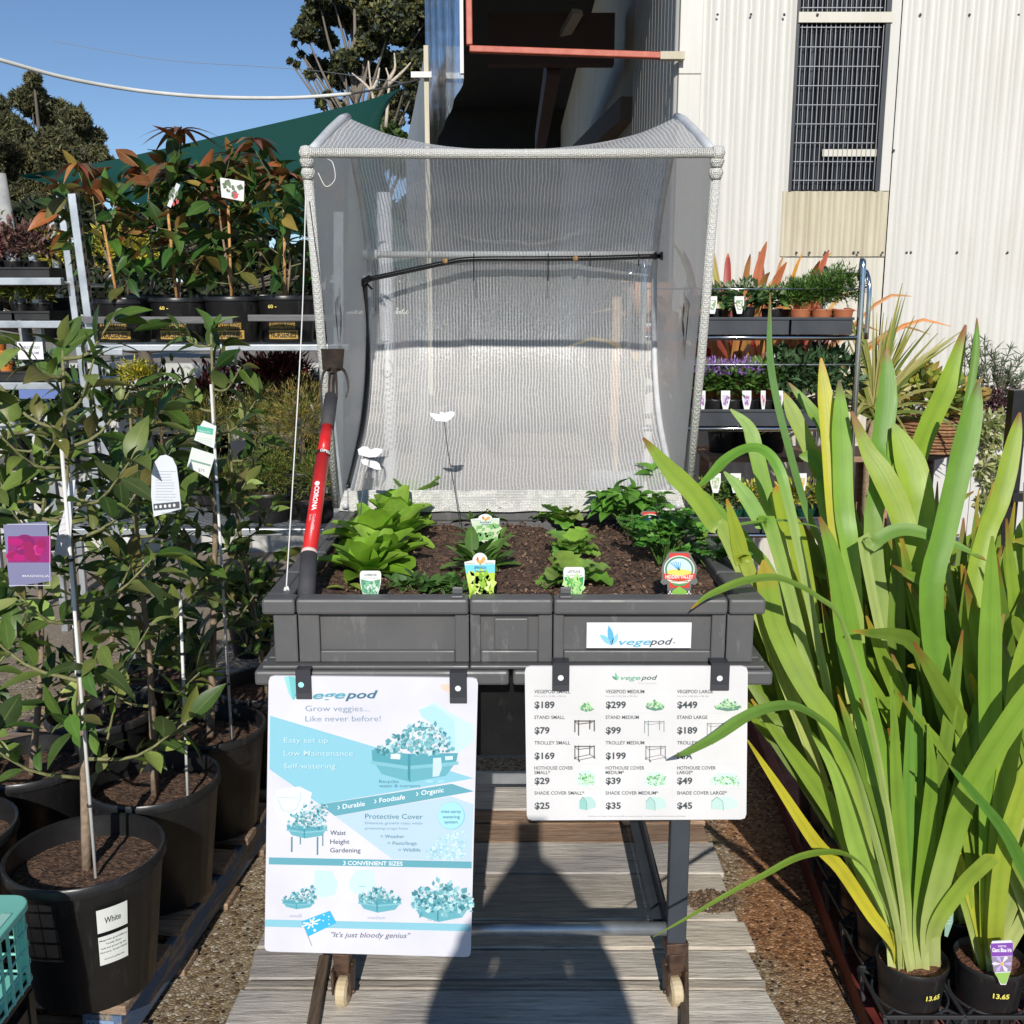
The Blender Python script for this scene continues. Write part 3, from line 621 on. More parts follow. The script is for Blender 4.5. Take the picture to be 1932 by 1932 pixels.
# ------------------------------------------------------------------ net cover
H0 = V(0, 3.015, 1.14); HU = V(0, -.336, .942) * .982; HW = V(0, .942, .336)
def hp(x, u, w): return V(x, 0, 0) + V(0, H0.y, H0.z) + HU * u + HW * w
def net_mat():
    m, nt, b = newmat('woven_clear_net')
    l = nd(nt, 'ShaderNodeAttribute', attribute_name='lc'); sp = nd(nt, 'ShaderNodeSeparateXYZ')
    nw = noise_fac(nt, 9, 4); sc_ = nd(nt, 'ShaderNodeVectorMath', operation='SCALE'); sc_.inputs['Scale'].default_value = .016; nt.links.new(nw.outputs['Color'], sc_.inputs[0])
    ad_ = nd(nt, 'ShaderNodeVectorMath', operation='ADD'); nt.links.new(l.outputs['Vector'], ad_.inputs[0]); nt.links.new(sc_.outputs[0], ad_.inputs[1]); nt.links.new(ad_.outputs[0], sp.inputs[0])
    def stripes(out, pitch, duty):
        a = nd(nt, 'ShaderNodeMath', operation='DIVIDE'); a.inputs[1].default_value = pitch; nt.links.new(out, a.inputs[0])
        f = nd(nt, 'ShaderNodeMath', operation='FRACT'); nt.links.new(a.outputs[0], f.inputs[0])
        g = nd(nt, 'ShaderNodeMath', operation='LESS_THAN'); g.inputs[1].default_value = duty; nt.links.new(f.outputs[0], g.inputs[0]); return g
    s1 = stripes(sp.outputs[0], .0108, .34); s2 = stripes(sp.outputs[1], .0135, .12)
    mxm = nd(nt, 'ShaderNodeMath', operation='MAXIMUM'); nt.links.new(s1.outputs[0], mxm.inputs[0])
    m5 = nd(nt, 'ShaderNodeMath', operation='MULTIPLY'); m5.inputs[1].default_value = .35; nt.links.new(s2.outputs[0], m5.inputs[0]); nt.links.new(m5.outputs[0], mxm.inputs[1])
    n = noise_fac(nt, 260, 2); sp2 = nd(nt, 'ShaderNodeMapRange'); sp2.inputs[1].default_value = .52; sp2.inputs[2].default_value = .68; nt.links.new(n.outputs[0], sp2.inputs[0])
    mx2 = nd(nt, 'ShaderNodeMath', operation='MAXIMUM'); nt.links.new(mxm.outputs[0], mx2.inputs[0])
    mm = nd(nt, 'ShaderNodeMath', operation='MULTIPLY'); mm.inputs[1].default_value = .8; nt.links.new(sp2.outputs[0], mm.inputs[0]); nt.links.new(mm.outputs[0], mx2.inputs[1])
    mr = nd(nt, 'ShaderNodeMapRange'); mr.inputs[3].default_value = .46; mr.inputs[4].default_value = .93; nt.links.new(mx2.outputs[0], mr.inputs[0])
    b.inputs['Base Color'].default_value = (.88, .87, .86, 1); b.inputs['Roughness'].default_value = .33
    trl = nd(nt, 'ShaderNodeBsdfTranslucent'); trl.inputs[0].default_value = (.9, .89, .88, 1)
    m0 = nd(nt, 'ShaderNodeMixShader'); m0.inputs[0].default_value = .35; nt.links.new(b.outputs[0], m0.inputs[1]); nt.links.new(trl.outputs[0], m0.inputs[2])
    tp = nd(nt, 'ShaderNodeBsdfTransparent'); tp.inputs[0].default_value = (.93, .95, .98, 1)
    mx = nd(nt, 'ShaderNodeMixShader'); nt.links.new(mr.outputs[0], mx.inputs[0]); nt.links.new(tp.outputs[0], mx.inputs[1]); nt.links.new(m0.outputs[0], mx.inputs[2])
    nt.links.new(mx.outputs[0], nt.nodes['Material Output'].inputs[0])
    n2 = noise_fac(nt, 90, 2); bump(nt, b, n2.outputs[0], .5, .004)
    return m
NET = net_mat()
prof = spline([hp(0, .0, .0), hp(0, .012, .2), hp(0, .05, .48), hp(0, .16, .67), hp(0, .33, .79), hp(0, .5, .835), hp(0, .71, .745), hp(0, .9, .58), hp(0, 1.03, .47)], 40)
topp = [hp(0, 1.045, .46), hp(0, 1.05, .4), hp(0, 1.05, .25), hp(0, 1.045, .12), hp(0, 1.04, 0)]
cen = hp(0, .45, .3)
def hxp(f): return .5 * (1 - .055 * f ** 4)
def hxt(f): return .4725 + .03 * f
def netsheet(mb, line, hxf, sag0, nx=70, s0=0.0):
    b0 = len(mb.v); run = s0; k = len(line)
    for j, p in enumerate(line):
        if j: run += (p - line[j - 1]).length
        f = j / (k - 1); inw = (cen - p).normalized(); hx = hxf(f)
        for i in range(nx + 1):
            x = -hx + 2 * hx * i / nx; sg = sag0(f) * (1 - (abs(x) / hx) ** 2.2)
            mb.add(V(x, p.y, p.z) + inw * sg + V(0, .011 * mnoise.noise(V(x * 7, run * 3.5, 0)) + .004 * mnoise.noise(V(x * 24, run * 6, 3)), 0), None, (x, run))
    for j in range(k - 1):
        for i in range(nx): a = b0 + j * (nx + 1) + i; mb.f.append((a, a + 1, a + nx + 2, a + nx + 1))
    return run
cover = MB(); cover.tube([hp(-.525, 0, 0), hp(-.522, .5, 0), hp(-.512, 1.04, 0)], .0125, 10)
cover.tube([hp(-.518, 1.04, 0), hp(0, 1.036, 0), hp(.518, 1.04, 0)], .0125, 10); cover.tube([hp(.525, 0, 0), hp(.522, .5, 0), hp(.512, 1.04, 0)], .0125, 10)
for sx in (-1, 1):
    for j, (u_, w_) in enumerate(((1.04, 0), (1.02, 0), (.99, 0))): cover.lathe([(.001, -.018), (.014, -.014), (.019, 0), (.014, .014), (.001, .018)], 10, hp(sx * .512, u_, w_))
m, nt, b = newmat('net_sleeve'); b.inputs['Base Color'].default_value = (.72, .71, .66, 1); b.inputs['Roughness'].default_value = .6
tc = nd(nt, 'ShaderNodeTexCoord'); vo = nd(nt, 'ShaderNodeTexVoronoi', feature='DISTANCE_TO_EDGE'); vo.inputs['Scale'].default_value = 210; vo.inputs['Randomness'].default_value = .35; nt.links.new(tc.outputs['Object'], vo.inputs[0])
r = ramp(nt, vo.outputs['Distance'], [(0, (.4, .39, .35)), (.06, (.74, .73, .68)), (.2, (.85, .84, .8))]); nt.links.new(r.outputs[0], b.inputs['Base Color']); bump(nt, b, vo.outputs['Distance'], 1, .006)
SLEEVE = m
frame = cover.obj('cover_frame', SLEEVE, planter, True)
mb = MB(); mb.sheet(hp(-.52, -.01, -.012), hp(.52, -.01, -.012), hp(.5, .05, .012), hp(-.5, .05, .012), 60, 5, lambda p, u, v: p + V(0, .006 * mnoise.noise(p * 30), .004 * mnoise.noise(p * 12)), None)
mb.obj('hem_band', SLEEVE, frame, True)
mb = MB(); e = netsheet(mb, prof, hxp, lambda f: .035 + .06 * f ** 3)
netsheet(mb, topp, hxt, lambda f: .1 * (1 - f) ** .8 + .002, 70, e)
mb.obj('net_sheet', NET, frame, True)
m, nt, b = newmat('grey_side_net'); b.inputs['Roughness'].default_value = .45
n = noise_fac(nt, 320, 2, (1, 1, .25)); r = ramp(nt, n.outputs[0], [(.35, (.66, .62, .57)), (.65, (.9, .86, .8))]); nt.links.new(r.outputs[0], b.inputs['Base Color'])
trl = nd(nt, 'ShaderNodeBsdfTranslucent'); trl.inputs[0].default_value = (.95, .9, .84, 1); m0 = nd(nt, 'ShaderNodeMixShader'); m0.inputs[0].default_value = .45; nt.links.new(b.outputs[0], m0.inputs[1]); nt.links.new(trl.outputs[0], m0.inputs[2])
tp = nd(nt, 'ShaderNodeBsdfTransparent'); mx = nd(nt, 'ShaderNodeMixShader'); mx.inputs[0].default_value = .88; nt.links.new(tp.outputs[0], mx.inputs[1]); nt.links.new(m0.outputs[0], mx.inputs[2]); nt.links.new(mx.outputs[0], nt.nodes['Material Output'].inputs[0])
SIDE = m
for sx in (-1, 1):
    mb = MB(); line = prof + topp; c0 = mb.add(hp(sx * .515, .5, .25), None, (0, 0))
    rows = 8
    k = len(line); b0 = len(mb.v)
    for r_ in range(1, rows + 1):
        for pi_, p in enumerate(line):
            xo = (hxp(pi_ / (len(prof) - 1)) if pi_ < len(prof) else hxt((pi_ - len(prof)) / (len(topp) - 1))) + .004
            q = V(0, hp(0, .5, .25).y, hp(0, .5, .25).z) * (1 - r_ / rows) + p * (r_ / rows); mb.add(V(sx * ((.512 + .006 * math.sin(r_)) * (1 - r_ / rows) + xo * (r_ / rows)), q.y, q.z))
    for i in range(k - 1): mb.f.append((c0, b0 + i, b0 + i + 1))
    mb.f.append((c0, b0 + k - 1, b0))
    for r_ in range(rows - 1):
        for i in range(k - 1): a = b0 + r_ * k + i; mb.f.append((a, a + 1, a + k + 1, a + k))
        a = b0 + r_ * k + k - 1; mb.f.append((a, b0 + r_ * k, b0 + (r_ + 1) * k, a + k))
    mb.obj('side_net', SIDE, frame, True)
RIB = nm('dull_white_pipe', (.5, .52, .54), (.62, .63, .64), 20, .4)
for sx in (-1, 1):
    mb = MB(); mb.tube([V(sx * (hxp(i / (len(prof) - 1)) - .003), p.y - .014, p.z) for i, p in enumerate(prof)], .0105, 8); mb.tube([V(sx * hxt(i / (len(topp) - 1)), p.y, p.z) for i, p in enumerate(topp)], .012, 8); mb.obj('rib', RIB, frame, True)
cb = hp(0, .545, .765); mb = MB(); mb.tube([V(-.497, cb.y, cb.z), V(.497, cb.y, cb.z)], .011, 10); mb.tube([V(-.5, cb.y, cb.z), V(-.455, cb.y, cb.z)], .017, 10); mb.obj('cross_pipe', WHITEPL, frame, True)
HOSE = nm('black_hose', (.012, .012, .013), None, rough=.25)
mb = MB(); Yc = cb.y - .035
q = [P(690, 528, Yc), P(760, 513, Yc), P(840, 496, Yc), P(890, 489, Yc), P(1000, 488, Yc), P(1120, 487, Yc), P(1250, 483, Yc)]
mb.tube(spline(q, 30), .0085, 8); mb.tube([P(1236, 476, Yc), P(1236, 490, Yc)], .006, 6); mb.tube([P(1246, 483, Yc - .01), P(1254, 483, Yc - .01)], .014, 8)
for x in (894, 1034, 1113, 1205): mb.tube([P(x, 478, Yc - .012), P(x, 494, Yc - .012), P(x, 496 + (34 if x in (894, 1034) else 6), Yc - .01)], .002, 5)
q = [P(688, 530, Yc), P(690, 600, 3.6), P(694, 700, 3.55), P(685, 800, 3.4), P(668, 870, 3.22), P(655, 920, 3.08)]
mb.tube(spline(q, 30), .0095, 8)
mb.tube([P(678, 536, Yc - .01), P(700, 524, Yc - .01)], .012, 6); mb.tube([P(688, 530, Yc), P(702, 546, Yc)], .004, 6)
mist = mb.obj('mist_hose', HOSE, frame, True)
mb = MB()
for x, y in ((840, 497), (1086, 492)): c = P(x, y, Yc - .015); mb.lathe([(.001, 0), (.009, .002), (.009, .012), (.004, .016), (.001, .017)], 8, c, (.7, .4, .15))
mb.obj('mist_nozzles', PAINT, planter, True)
mb = MB(); c1 = P(1110, 922, 3.13); c2 = P(1216, 922, 3.13); c3 = P(1214, 890, 3.3); c4 = P(1112, 887, 3.3); mb.sheet(c1, c2, c3, c4, 10, 4, lambda p, u, v: p + V(0, .004 * math.sin(u * 9), 0)); mb.obj('net_patch', nm('cloudy_patch', (.5, .53, .52), (.6, .62, .62), 30, .5), planter, True)
mb = MB(); mb.tube(spline([P(577, 360, 2.66), P(570, 600, 2.5), P(553, 900, 2.3), P(540, 1112, 2.14)], 24), .0016, 5); mb.tube([P(540, 1108, 2.14), P(536, 1120, 2.14)], .004, 5); mb.tube([P(542, 1106, 2.14), P(546, 1117, 2.14)], .0025, 5)
mb.tube(spline([P(600, 326, 2.6), P(615, 352, 2.6), P(632, 338, 2.6), P(628, 308, 2.6), P(618, 300, 2.62)], 20), .0013, 4)
mb.obj('prop_cord', WHITEPL, planter, True)

# ------------------------------------------------------------------ trolley under the planter
DKST = nm('dark_powder_coat', (.035, .042, .052), (.05, .058, .07), 6, .42)
tro = root('planter_trolley', 'dark grey steel trolley frame on cream castors carrying the planter', 'trolley', (0, 2.55, .13))
zl = .29; LX = (-.392, .378); LY = (2.13, 2.98); zt = z2 - .002
for lx in LX:
    for ly in LY:
        o = boxobj('leg', [(lx - .022, lx + .022, ly - .016, ly + .016, zl, zt)], DKST, tro, .003)
mb = MB(); zc_ = P(1100, 1752, 2.13).z; mb.tube([(-.37, 2.13, zc_), (.355, 2.13, zc_)], .0155, 12); mb.obj('front_rail', GALV, tro, True)
mb = MB(); mb.box(-.37, .355, 2.975, 2.99, .265, .3); mb.obj('rear_rail', GALV, tro)
mb = MB(); z_ = P(950, 1413, 2.95).z; mb.box(-.37, .355, 2.955, 2.97, z_ - .032, z_ + .024); mb.box(-.37, .355, 2.94, 2.955, z_ + .012, z_ + .024); bevel(mb.obj('rear_cross_bar', nm('mid_grey_steel', (.2, .22, .24), None, rough=.45), tro), .002)
for lx in LX:
    s = 1 if lx > 0 else -1
    boxobj('side_rail', [(lx - .018 * (1 if s > 0 else -1) - .004, lx - .018 * (1 if s > 0 else -1) + .004, 2.15, 2.96, zc_ - .02, zc_ + .03), (lx - .045 * s if s > 0 else lx + .018, lx - .0225 if s > 0 else lx + .045, 2.15, 2.96, zc_ - .0205, zc_ - .016)], DKST, tro, .001)
    boxobj('top_rail', [(lx - .018, lx + .018, 2.15, 2.96, zt - .035, zt - .004)], DKST, tro, .002)
    mb = MB(); mb.beam((lx - .01 * s, 2.15, zc_ + .3), (lx - .01 * s, 2.9, zc_ + .03), .005, .03); 
    mb.obj('brace', DKST, tro)
RUST = nm('rusty_brown_castor', (.06, .035, .025), (.13, .075, .05), 40, .5, bmp=.4, bscale=90, metal=.3)
CREAM = nm('cream_castor_tread', (.62, .52, .34), (.5, .38, .22), 25, .5)
def castor(x, y, rz):
    M = Matrix.Translation((x, y, .13)) @ Matrix.Rotation(rz, 4, 'Z')
    mb = MB(); mb.box(-.026, .026, -.02, .02, .135, .162, None, M); mb.box(-.02, .02, -.02, .016, .088, .135, None, M, .003, .003)
    mb.box(-.024, -.017, -.03, .022, .03, .095, None, M, .001, .006); mb.box(.017, .024, -.03, .022, .03, .095, None, M, .001, .006); mb.box(-.024, .024, .0, .022, .06, .1, None, M, .002, .002)
    mb.tube([M @ V(-.028, -.008, .034), M @ V(.028, -.008, .034)], .006, 8)
    o = bevel(mb.obj('castor', RUST, tro), .004)
    wb = MB(); pr = [(.001, -.0145), (.026, -.0145), (.034, -.01), (.034, .01), (.026, .0145), (.001, .0145)]
    for i, (r_, z) in enumerate(pr):
        for j in range(20): a = 6.2832 * j / 20; wb.add(M @ V(z, -.008 + r_ * math.cos(a), .034 + r_ * math.sin(a)))
    for i in range(len(pr) - 1):
        for j in range(20): wb.f.append((i * 20 + j, i * 20 + (j + 1) % 20, (i + 1) * 20 + (j + 1) % 20, (i + 1) * 20 + j))
    wb.obj('wheel', CREAM, o)
for i, lx in enumerate(LX):
    castor(lx, 2.13, R(8 if i else -6)); castor(lx - .02 * i, 2.98, R(10))

# ------------------------------------------------------------------ pallets
OLDW = None
def wood(name, c1, c2, c3, st, blue=None):
    m, nt, b = newmat(name); b.inputs['Roughness'].default_value = .85
    n = noise_fac(nt, 6.5, 8, st, .75); r = ramp(nt, n.outputs[0], [(.3, c1), (.47, c2), (.62, c3), (.75, c2)])
    n2 = noise_fac(nt, 1.6, 4); r2 = ramp(nt, n2.outputs[0], [(.38, (.55, .55, .58)), (.6, (1.1, 1.06, 1.0))])
    mx = nd(nt, 'ShaderNodeMixRGB', blend_type='MULTIPLY'); mx.inputs[0].default_value = .8; nt.links.new(r.outputs[0], mx.inputs[1]); nt.links.new(r2.outputs[0], mx.inputs[2]); out = mx.outputs[0]
    if blue:
        n3 = noise_fac(nt, 4, 6, tuple(max(1, x * .45) for x in st)); r3 = ramp(nt, n3.outputs[0], [(.42, (0, 0, 0)), (.5, (1, 1, 1))])
        mb_ = nd(nt, 'ShaderNodeMixRGB'); nt.links.new(r3.outputs[0], mb_.inputs[0]); nt.links.new(out, mb_.inputs[1]); mb_.inputs[2].default_value = (*blue, 1); out = mb_.outputs[0]
    n4 = noise_fac(nt, 9, 8, tuple(max(1.2, x * .8) for x in st), .75); r4 = ramp(nt, n4.outputs[0], [(.3, (.12, .1, .09)), (.4, (1, 1, 1))])
    m4 = nd(nt, 'ShaderNodeMixRGB', blend_type='MULTIPLY'); m4.inputs[0].default_value = .85; nt.links.new(out, m4.inputs[1]); nt.links.new(r4.outputs[0], m4.inputs[2]); out = m4.outputs[0]
    oi = nd(nt, 'ShaderNodeObjectInfo'); r5 = ramp(nt, oi.outputs['Random'], [(0, (.72, .68, .63)), (.35, (1.0, .96, .9)), (.7, (.86, .86, .88)), (1, (1.12, 1.1, 1.06))])
    m5 = nd(nt, 'ShaderNodeMixRGB', blend_type='MULTIPLY'); m5.inputs[0].default_value = 1; nt.links.new(out, m5.inputs[1]); nt.links.new(r5.outputs[0], m5.inputs[2]); out = m5.outputs[0]
    nt.links.new(out, b.inputs['Base Color']); bump(nt, b, n4.outputs[0], .9, .006); return m
GREYW = wood('weathered_grey_board', (.27, .235, .2), (.6, .565, .515), (.78, .745, .69), (.9, 16, 16))
BROWNW = wood('weathered_brown_board', (.11, .065, .04), (.36, .23, .15), (.5, .37, .27), (.9, 16, 16))
pal = root('wooden_pallet', 'weathered grey timber pallet under the planter trolley', 'pallet', (0, 2.6, 0))
edges = [1.7, 1.86, 2.04, 2.17, 2.21, 2.33, 2.45, 2.68, 2.86, 2.98, 3.06, 3.19, 3.3]
for i, (a, b) in enumerate(zip(edges, edges[1:])):
    w0 = rnd(-.008, .008); mb = MB(); dz = rnd(-.004, .004)
    mb.sheet((-.645 + rnd(-.01, .012), a + .005, .13 + dz), (.608 + rnd(-.012, .012), a + .003 + w0 * .3, .13 + dz), (.606 + rnd(-.012, .012), b - .005, .13 + dz), (-.64 + rnd(-.012, .012), b - .003 + w0 * .3, .13 + dz), 30, 3, lambda p, u, v: p + V(0, .002 * mnoise.noise(V(u * 9, v * 3, i)), .0015 * mnoise.noise(V(u * 6, v * 4, i))))
    o = mb.obj('deck_board', BROWNW if i in (8, 9) else GREYW, pal); s = o.modifiers.new('thick', 'SOLIDIFY'); s.thickness = .018; s.offset = -1; bevel(o, .003, 1)
for x in (-.6, -.02, .56): boxobj('bearer', [(x - .035, x + .035, 1.72, 3.28, .002, .108)], BROWNW, pal, .004)
mb = MB(); c = P(1330, 1700, 2.55)
for i, (p0, p1, cc) in enumerate((((588, 1945), (612, 1806), (.09, .065, .045)), ((1292, 1945), (1291, 1800), (.075, .055, .04)))):
    a = G(*p0, .15); b = G(*p1, .15); mb = MB(); mb.beam((a.x, a.y, .146), (b.x, b.y, .146), .026 if i == 0 else .02, .024)
    o = bevel(mb.obj('timber_batten', wood('dark_batten_%d' % i, (.05, .032, .022), tuple(x * 1.6 for x in cc), (.2, .15, .11), (16, .9, 16)), None), .003)
    tag(o, ('brown timber batten lying beside the left castor under the big poster', 'brown timber batten lying beside the right castor of the trolley')[i], 'batten', 'battens on the grey pallet')
# spilt soil on the pallet
mb = MB(); c = G(1345, 1698, .14)
for _ in range(500):
    a = rnd(0, 6.28); r_ = random.random() ** .7; x = c.x + .075 * r_ * math.cos(a) ; y = c.y + .055 * r_ * math.sin(a); s = rnd(.0015, .005)
    M = Matrix.Translation((x, y, .1345 + s * .3)) @ Matrix.Rotation(rnd(0, 6), 4, rdir()); mb.box(-s, s, -s, s, -s * .5, s * .5, random.choice([(.12, .08, .05), (.2, .13, .08), (.08, .05, .03)]), M)
o = mb.obj('spilt_soil', BARK); tag(o, 'small patch of spilt brown soil on the grey pallet right of the leg', 'soil', kind='stuff')

# blue pallet on the left
BLUEW = wood('blue_painted_board', (.1, .09, .085), (.34, .31, .28), (.5, .46, .42), (14, 1.0, 14), (.14, .23, .40))
DECK = wood('brown_pallet_deck', (.12, .08, .05), (.4, .28, .19), (.58, .45, .34), (1, 14, 14))
bp = root('blue_pallet', 'scuffed blue timber pallet carrying the big potted magnolias', 'pallet', (-1.2, 2.8, 0))
e0 = V(-.905, 2.1, 0); ed = V(.108, .994, 0).normalized(); en = V(-ed.y, ed.x, 0)
def bpnt(s, t, z): return e0 + ed * s + en * t + V(0, 0, z)
for i, t in enumerate((.012, .6, 1.19)):
    mb = MB(); mb.beam(bpnt(0, t, .068), bpnt(2.0, t, .068), .022, .09)
    o = bevel(mb.obj('stringer', BLUEW, bp), .003)
k = 0; s = 0.0
while s < 1.95:
    w_ = (.1, .075, .09, .08)[k % 4]; mb = MB(); a = bpnt(s, -.014 + rnd(-.004, .006), .127); b = bpnt(s, 1.2, .127)
    mb.beam(a + ed * w_ / 2, b + ed * w_ / 2, w_, .024); bevel(mb.obj('deck_board', DECK, bp), .003)
    if k % 2 == 0:
        mb = MB(); mb.beam(bpnt(s + w_ / 2, -.012, .011), bpnt(s + w_ / 2, 1.2, .011), w_, .02); bevel(mb.obj('foot_board', DECK, bp), .003)
    s += w_ + .065; k += 1
mb = MB(); bd = Board((0, 0), (10, 0), (10, 10), (0, 10), bpnt(-.002, .095, .105), bpnt(-.002, .012, .105), bpnt(-.002, .012, .03), bpnt(-.002, .095, .03), mb, .001)
mb2 = MB(); mb2.beam(bpnt(-.001, .05, .068), bpnt(.02, .05, .068), .09, .09, c=(.2, .3, .5)); mb2.obj('end_block', BLUEW, bp)
bd.rect(1, .6, 9.3, 9.4, (.25, .36, .55), 1)
for r_ in range(2):
    for q in range(6): bd.line([(2 + q * 1.2 + rnd(-.2, .2), 1.6 + r_ * 4), (2 + q * 1.2 + rnd(-.3, .3), 4.6 + r_ * 4)], .4, (.05, .06, .09), 2)
mb.obj('stencil_mark', INK, bp)
# ================================================================== SIGN BOARDS
random.seed(8)
WB = (.69, .685, .75)
def board_obj(name, label, q2, TL, TR, BR, BL, base, grp=None):
    r = root(name, label, 'sign board', tuple((TL + BR) / 2), grp)
    mb = MB(); n = V(0, .006, 0); k = .0
    TL, TR, BR, BL = map(Vector, (TL, TR, BR, BL))
    c = [TL, TR, BR, BL]; pts = []
    for i, p in enumerate(c):
        a = c[i - 1]; b = c[(i + 1) % 4]; rr = .012
        for t in (1, .45, 0): pts.append(p + (a - p).normalized() * rr * t * (1 if t == 1 else .5) + (b - p).normalized() * rr * (0 if t == 1 else (.25 if t == .45 else 1)))
    f = [mb.add(p, base) for p in pts]; bk = [mb.add(p + n, base) for p in pts]; mb.f.append(tuple(f)[::-1]); mb.f.append(tuple(bk))
    m_ = len(f)
    for i in range(m_): mb.f.append((f[i], f[(i + 1) % m_], bk[(i + 1) % m_], bk[i]))
    mb.obj('panel', PAINT, r); return r
def hook(parent, x0, x1, y0, y1, Yf, hole, hc=(.75, .8, .85)):
    a = P(x0, y0, Yf - .006); b = P(x1, y1, Yf - .006); mb = MB()
    mb.box(a.x, b.x, Yf - .008, Yf - .0055, b.z, a.z, (.035, .037, .045)); mb.box(a.x, b.x, Yf - .009, Yf - .0055, b.z, b.z + .012, (.05, .052, .06)); mb.box(a.x, b.x, Yf - .008, Yf + .03, a.z, a.z + .003, (.035, .037, .045))
    h = bevel(mb.obj('hook', PAINT, parent), .0008, 1); c = P(hole[0], hole[1], Yf - .009); mb = MB()
    mb.poly([(c.x + .0062 * math.cos(6.2832 * i / 14), Yf - .0092, c.z + .0062 * math.sin(6.2832 * i / 14)) for i in range(14)][::-1], hc); mb.obj('rivet', PAINT, h)
# ---- tall blue poster
FY = F - .02
TL, TR, BR, BL = P(507, 1275, FY), P(902, 1279, FY), P(888, 1806, FY - .015), P(499, 1795, FY - .015)
po = board_obj('poster_board', 'tall white and pale blue advertising poster hanging from the left front of the planter', None, TL, TR, BR, BL, WB)
mb = MB(); B = Board((65, 72), (1422, 90), (1378, 1895), (50, 1865), TL, TR, BR, BL, mb, .0005)
LB = (.26, .56, .68); MBL = (.13, .38, .46); PB = (.4, .6, .7); DB = (.05, .2, .28); TX = (.2, .3, .42); WT = (.85, .88, .92); VP = (.48, .63, .74)
B.poly([(75, 320), (760, 520), (1395, 718), (1250, 742), (400, 885), (75, 660)], LB, 1)
B.poly([(1135, 240), (1395, 385), (1395, 480), (1290, 560), (1180, 420), (1040, 290)], (.55, .76, .9), 1)
B.poly([(400, 886), (1255, 752), (1398, 800), (500, 960)], MBL, 2)
B.poly([(502, 962), (1250, 833), (1395, 885), (1383, 1252), (870, 1240)], VP, 1)
B.poly([(75, 1232), (1384, 1255), (1383, 1300), (75, 1278)], MBL, 2)
B.poly([(52, 1647), (1376, 1670), (1375, 1718), (52, 1695)], (.25, .55, .66), 2)
sh = .28
for (dx, ty, cc) in ((0, 0, (.3, .68, .66)), (30, -4, (.18, .55, .58))):
    B.poly([(165 + dx, 78 + ty), (200 + dx, 76), (228 + dx, 120), (236, 215), (222, 222), (195 + dx * .6, 180)], cc, 2 + dx / 60)
B.text('v', 236, 215, 100, 46, (.1, .38, .5), 3, .02, sh, .012)
B.text('ege', 352, 215, 212, 48, (.1, .36, .48), 3, .02, sh, -.015); B.text('pod', 562, 213, 212, 48, (.06, .17, .26), 3, .022, sh, -.01)
B.text('Grow veggies...', 305, 292, 415, 36, TX, 3, -.008, 0, .003); B.text('Like never before!', 305, 356, 487, 36, TX, 3, -.008)
for i, (s_, w_) in enumerate((('Easy set up', 285), ('Low Maintenance', 447), ('Self-watering', 335))):
    B.text(s_, 170, 492 + 82 * i, w_, 32, (.17, .42, .53), 2, .004, 0, .005); B.text(s_, 167, 489 + 82 * i, w_, 32, (.55, .74, .8), 3, .002, 0, .005)
B.text('Recycles', 785, 746, 125, 20, DB, 3); B.text('water & nutrients', 785, 774, 265, 20, DB, 3)
for s_, x, y, w_ in (('Durable', 550, 912, 143), ('Foodsafe', 787, 872, 165), ('Organic', 1057, 824, 145)):
    B.text(s_, x, y, w_, 30, WT, 4, .01, 0, -.14); B.line([(x - 32, y - 20), (x - 20, y - 8), (x - 32, y + 4)], 5, WT, 4)
B.text('Protective Cover', 695, 976, 372, 32, DB, 3, .0, 0, .005); B.text('Enhances growth rates while', 695, 1012, 370, 17, (.16, .3, .42), 3, 0, 0, .005); B.text('protecting crops from', 695, 1046, 275, 17, (.16, .3, .42), 3, 0, 0, .005)
for s_, x, y, w_ in (('> Weather', 795, 1102, 153), ('> Pests/bugs', 840, 1146, 188), ('> Wildlife', 910, 1190, 143)): B.text(s_, x, y, w_, 22, DB, 3)
B.disc(1252, 957, 88, 90, (.25, .58, .72), 2, 30); B.disc(1249, 955, 84, 86, (.38, .72, .84), 2.5, 30)
for s_, x, y, w_ in (('mist-spray', 1187, 938, 128), ('watering', 1195, 973, 112), ('system', 1208, 1006, 84)): B.text(s_, x, y, w_, 20, DB, 3, .012)
for s_, y, w_ in (('Waist', 1083, 100), ('Height', 1141, 124), ('Gardening', 1197, 196)): B.text(s_, 470, y, w_, 30, (.05, .09, .13), 3, .004)
B.text('3 CONVENIENT SIZES', 555, 1278, 383, 26, WT, 4, .015, 0, .008)
for s_, x, y, w_ in (('small', 210, 1631, 77), ('medium', 715, 1640, 114), ('large', 1100, 1648, 72)): B.text(s_, x, y, w_, 24, (.4, .46, .58), 3)
B.text('"It\'s just bloody genius"', 480, 1762, 510, 34, (.13, .14, .22), 3, .004, .25, .007)
GB = [(.1, .34, .4), (.22, .5, .55), (.36, .62, .68), (.15, .42, .47), (.06, .24, .3), (.5, .72, .76)]
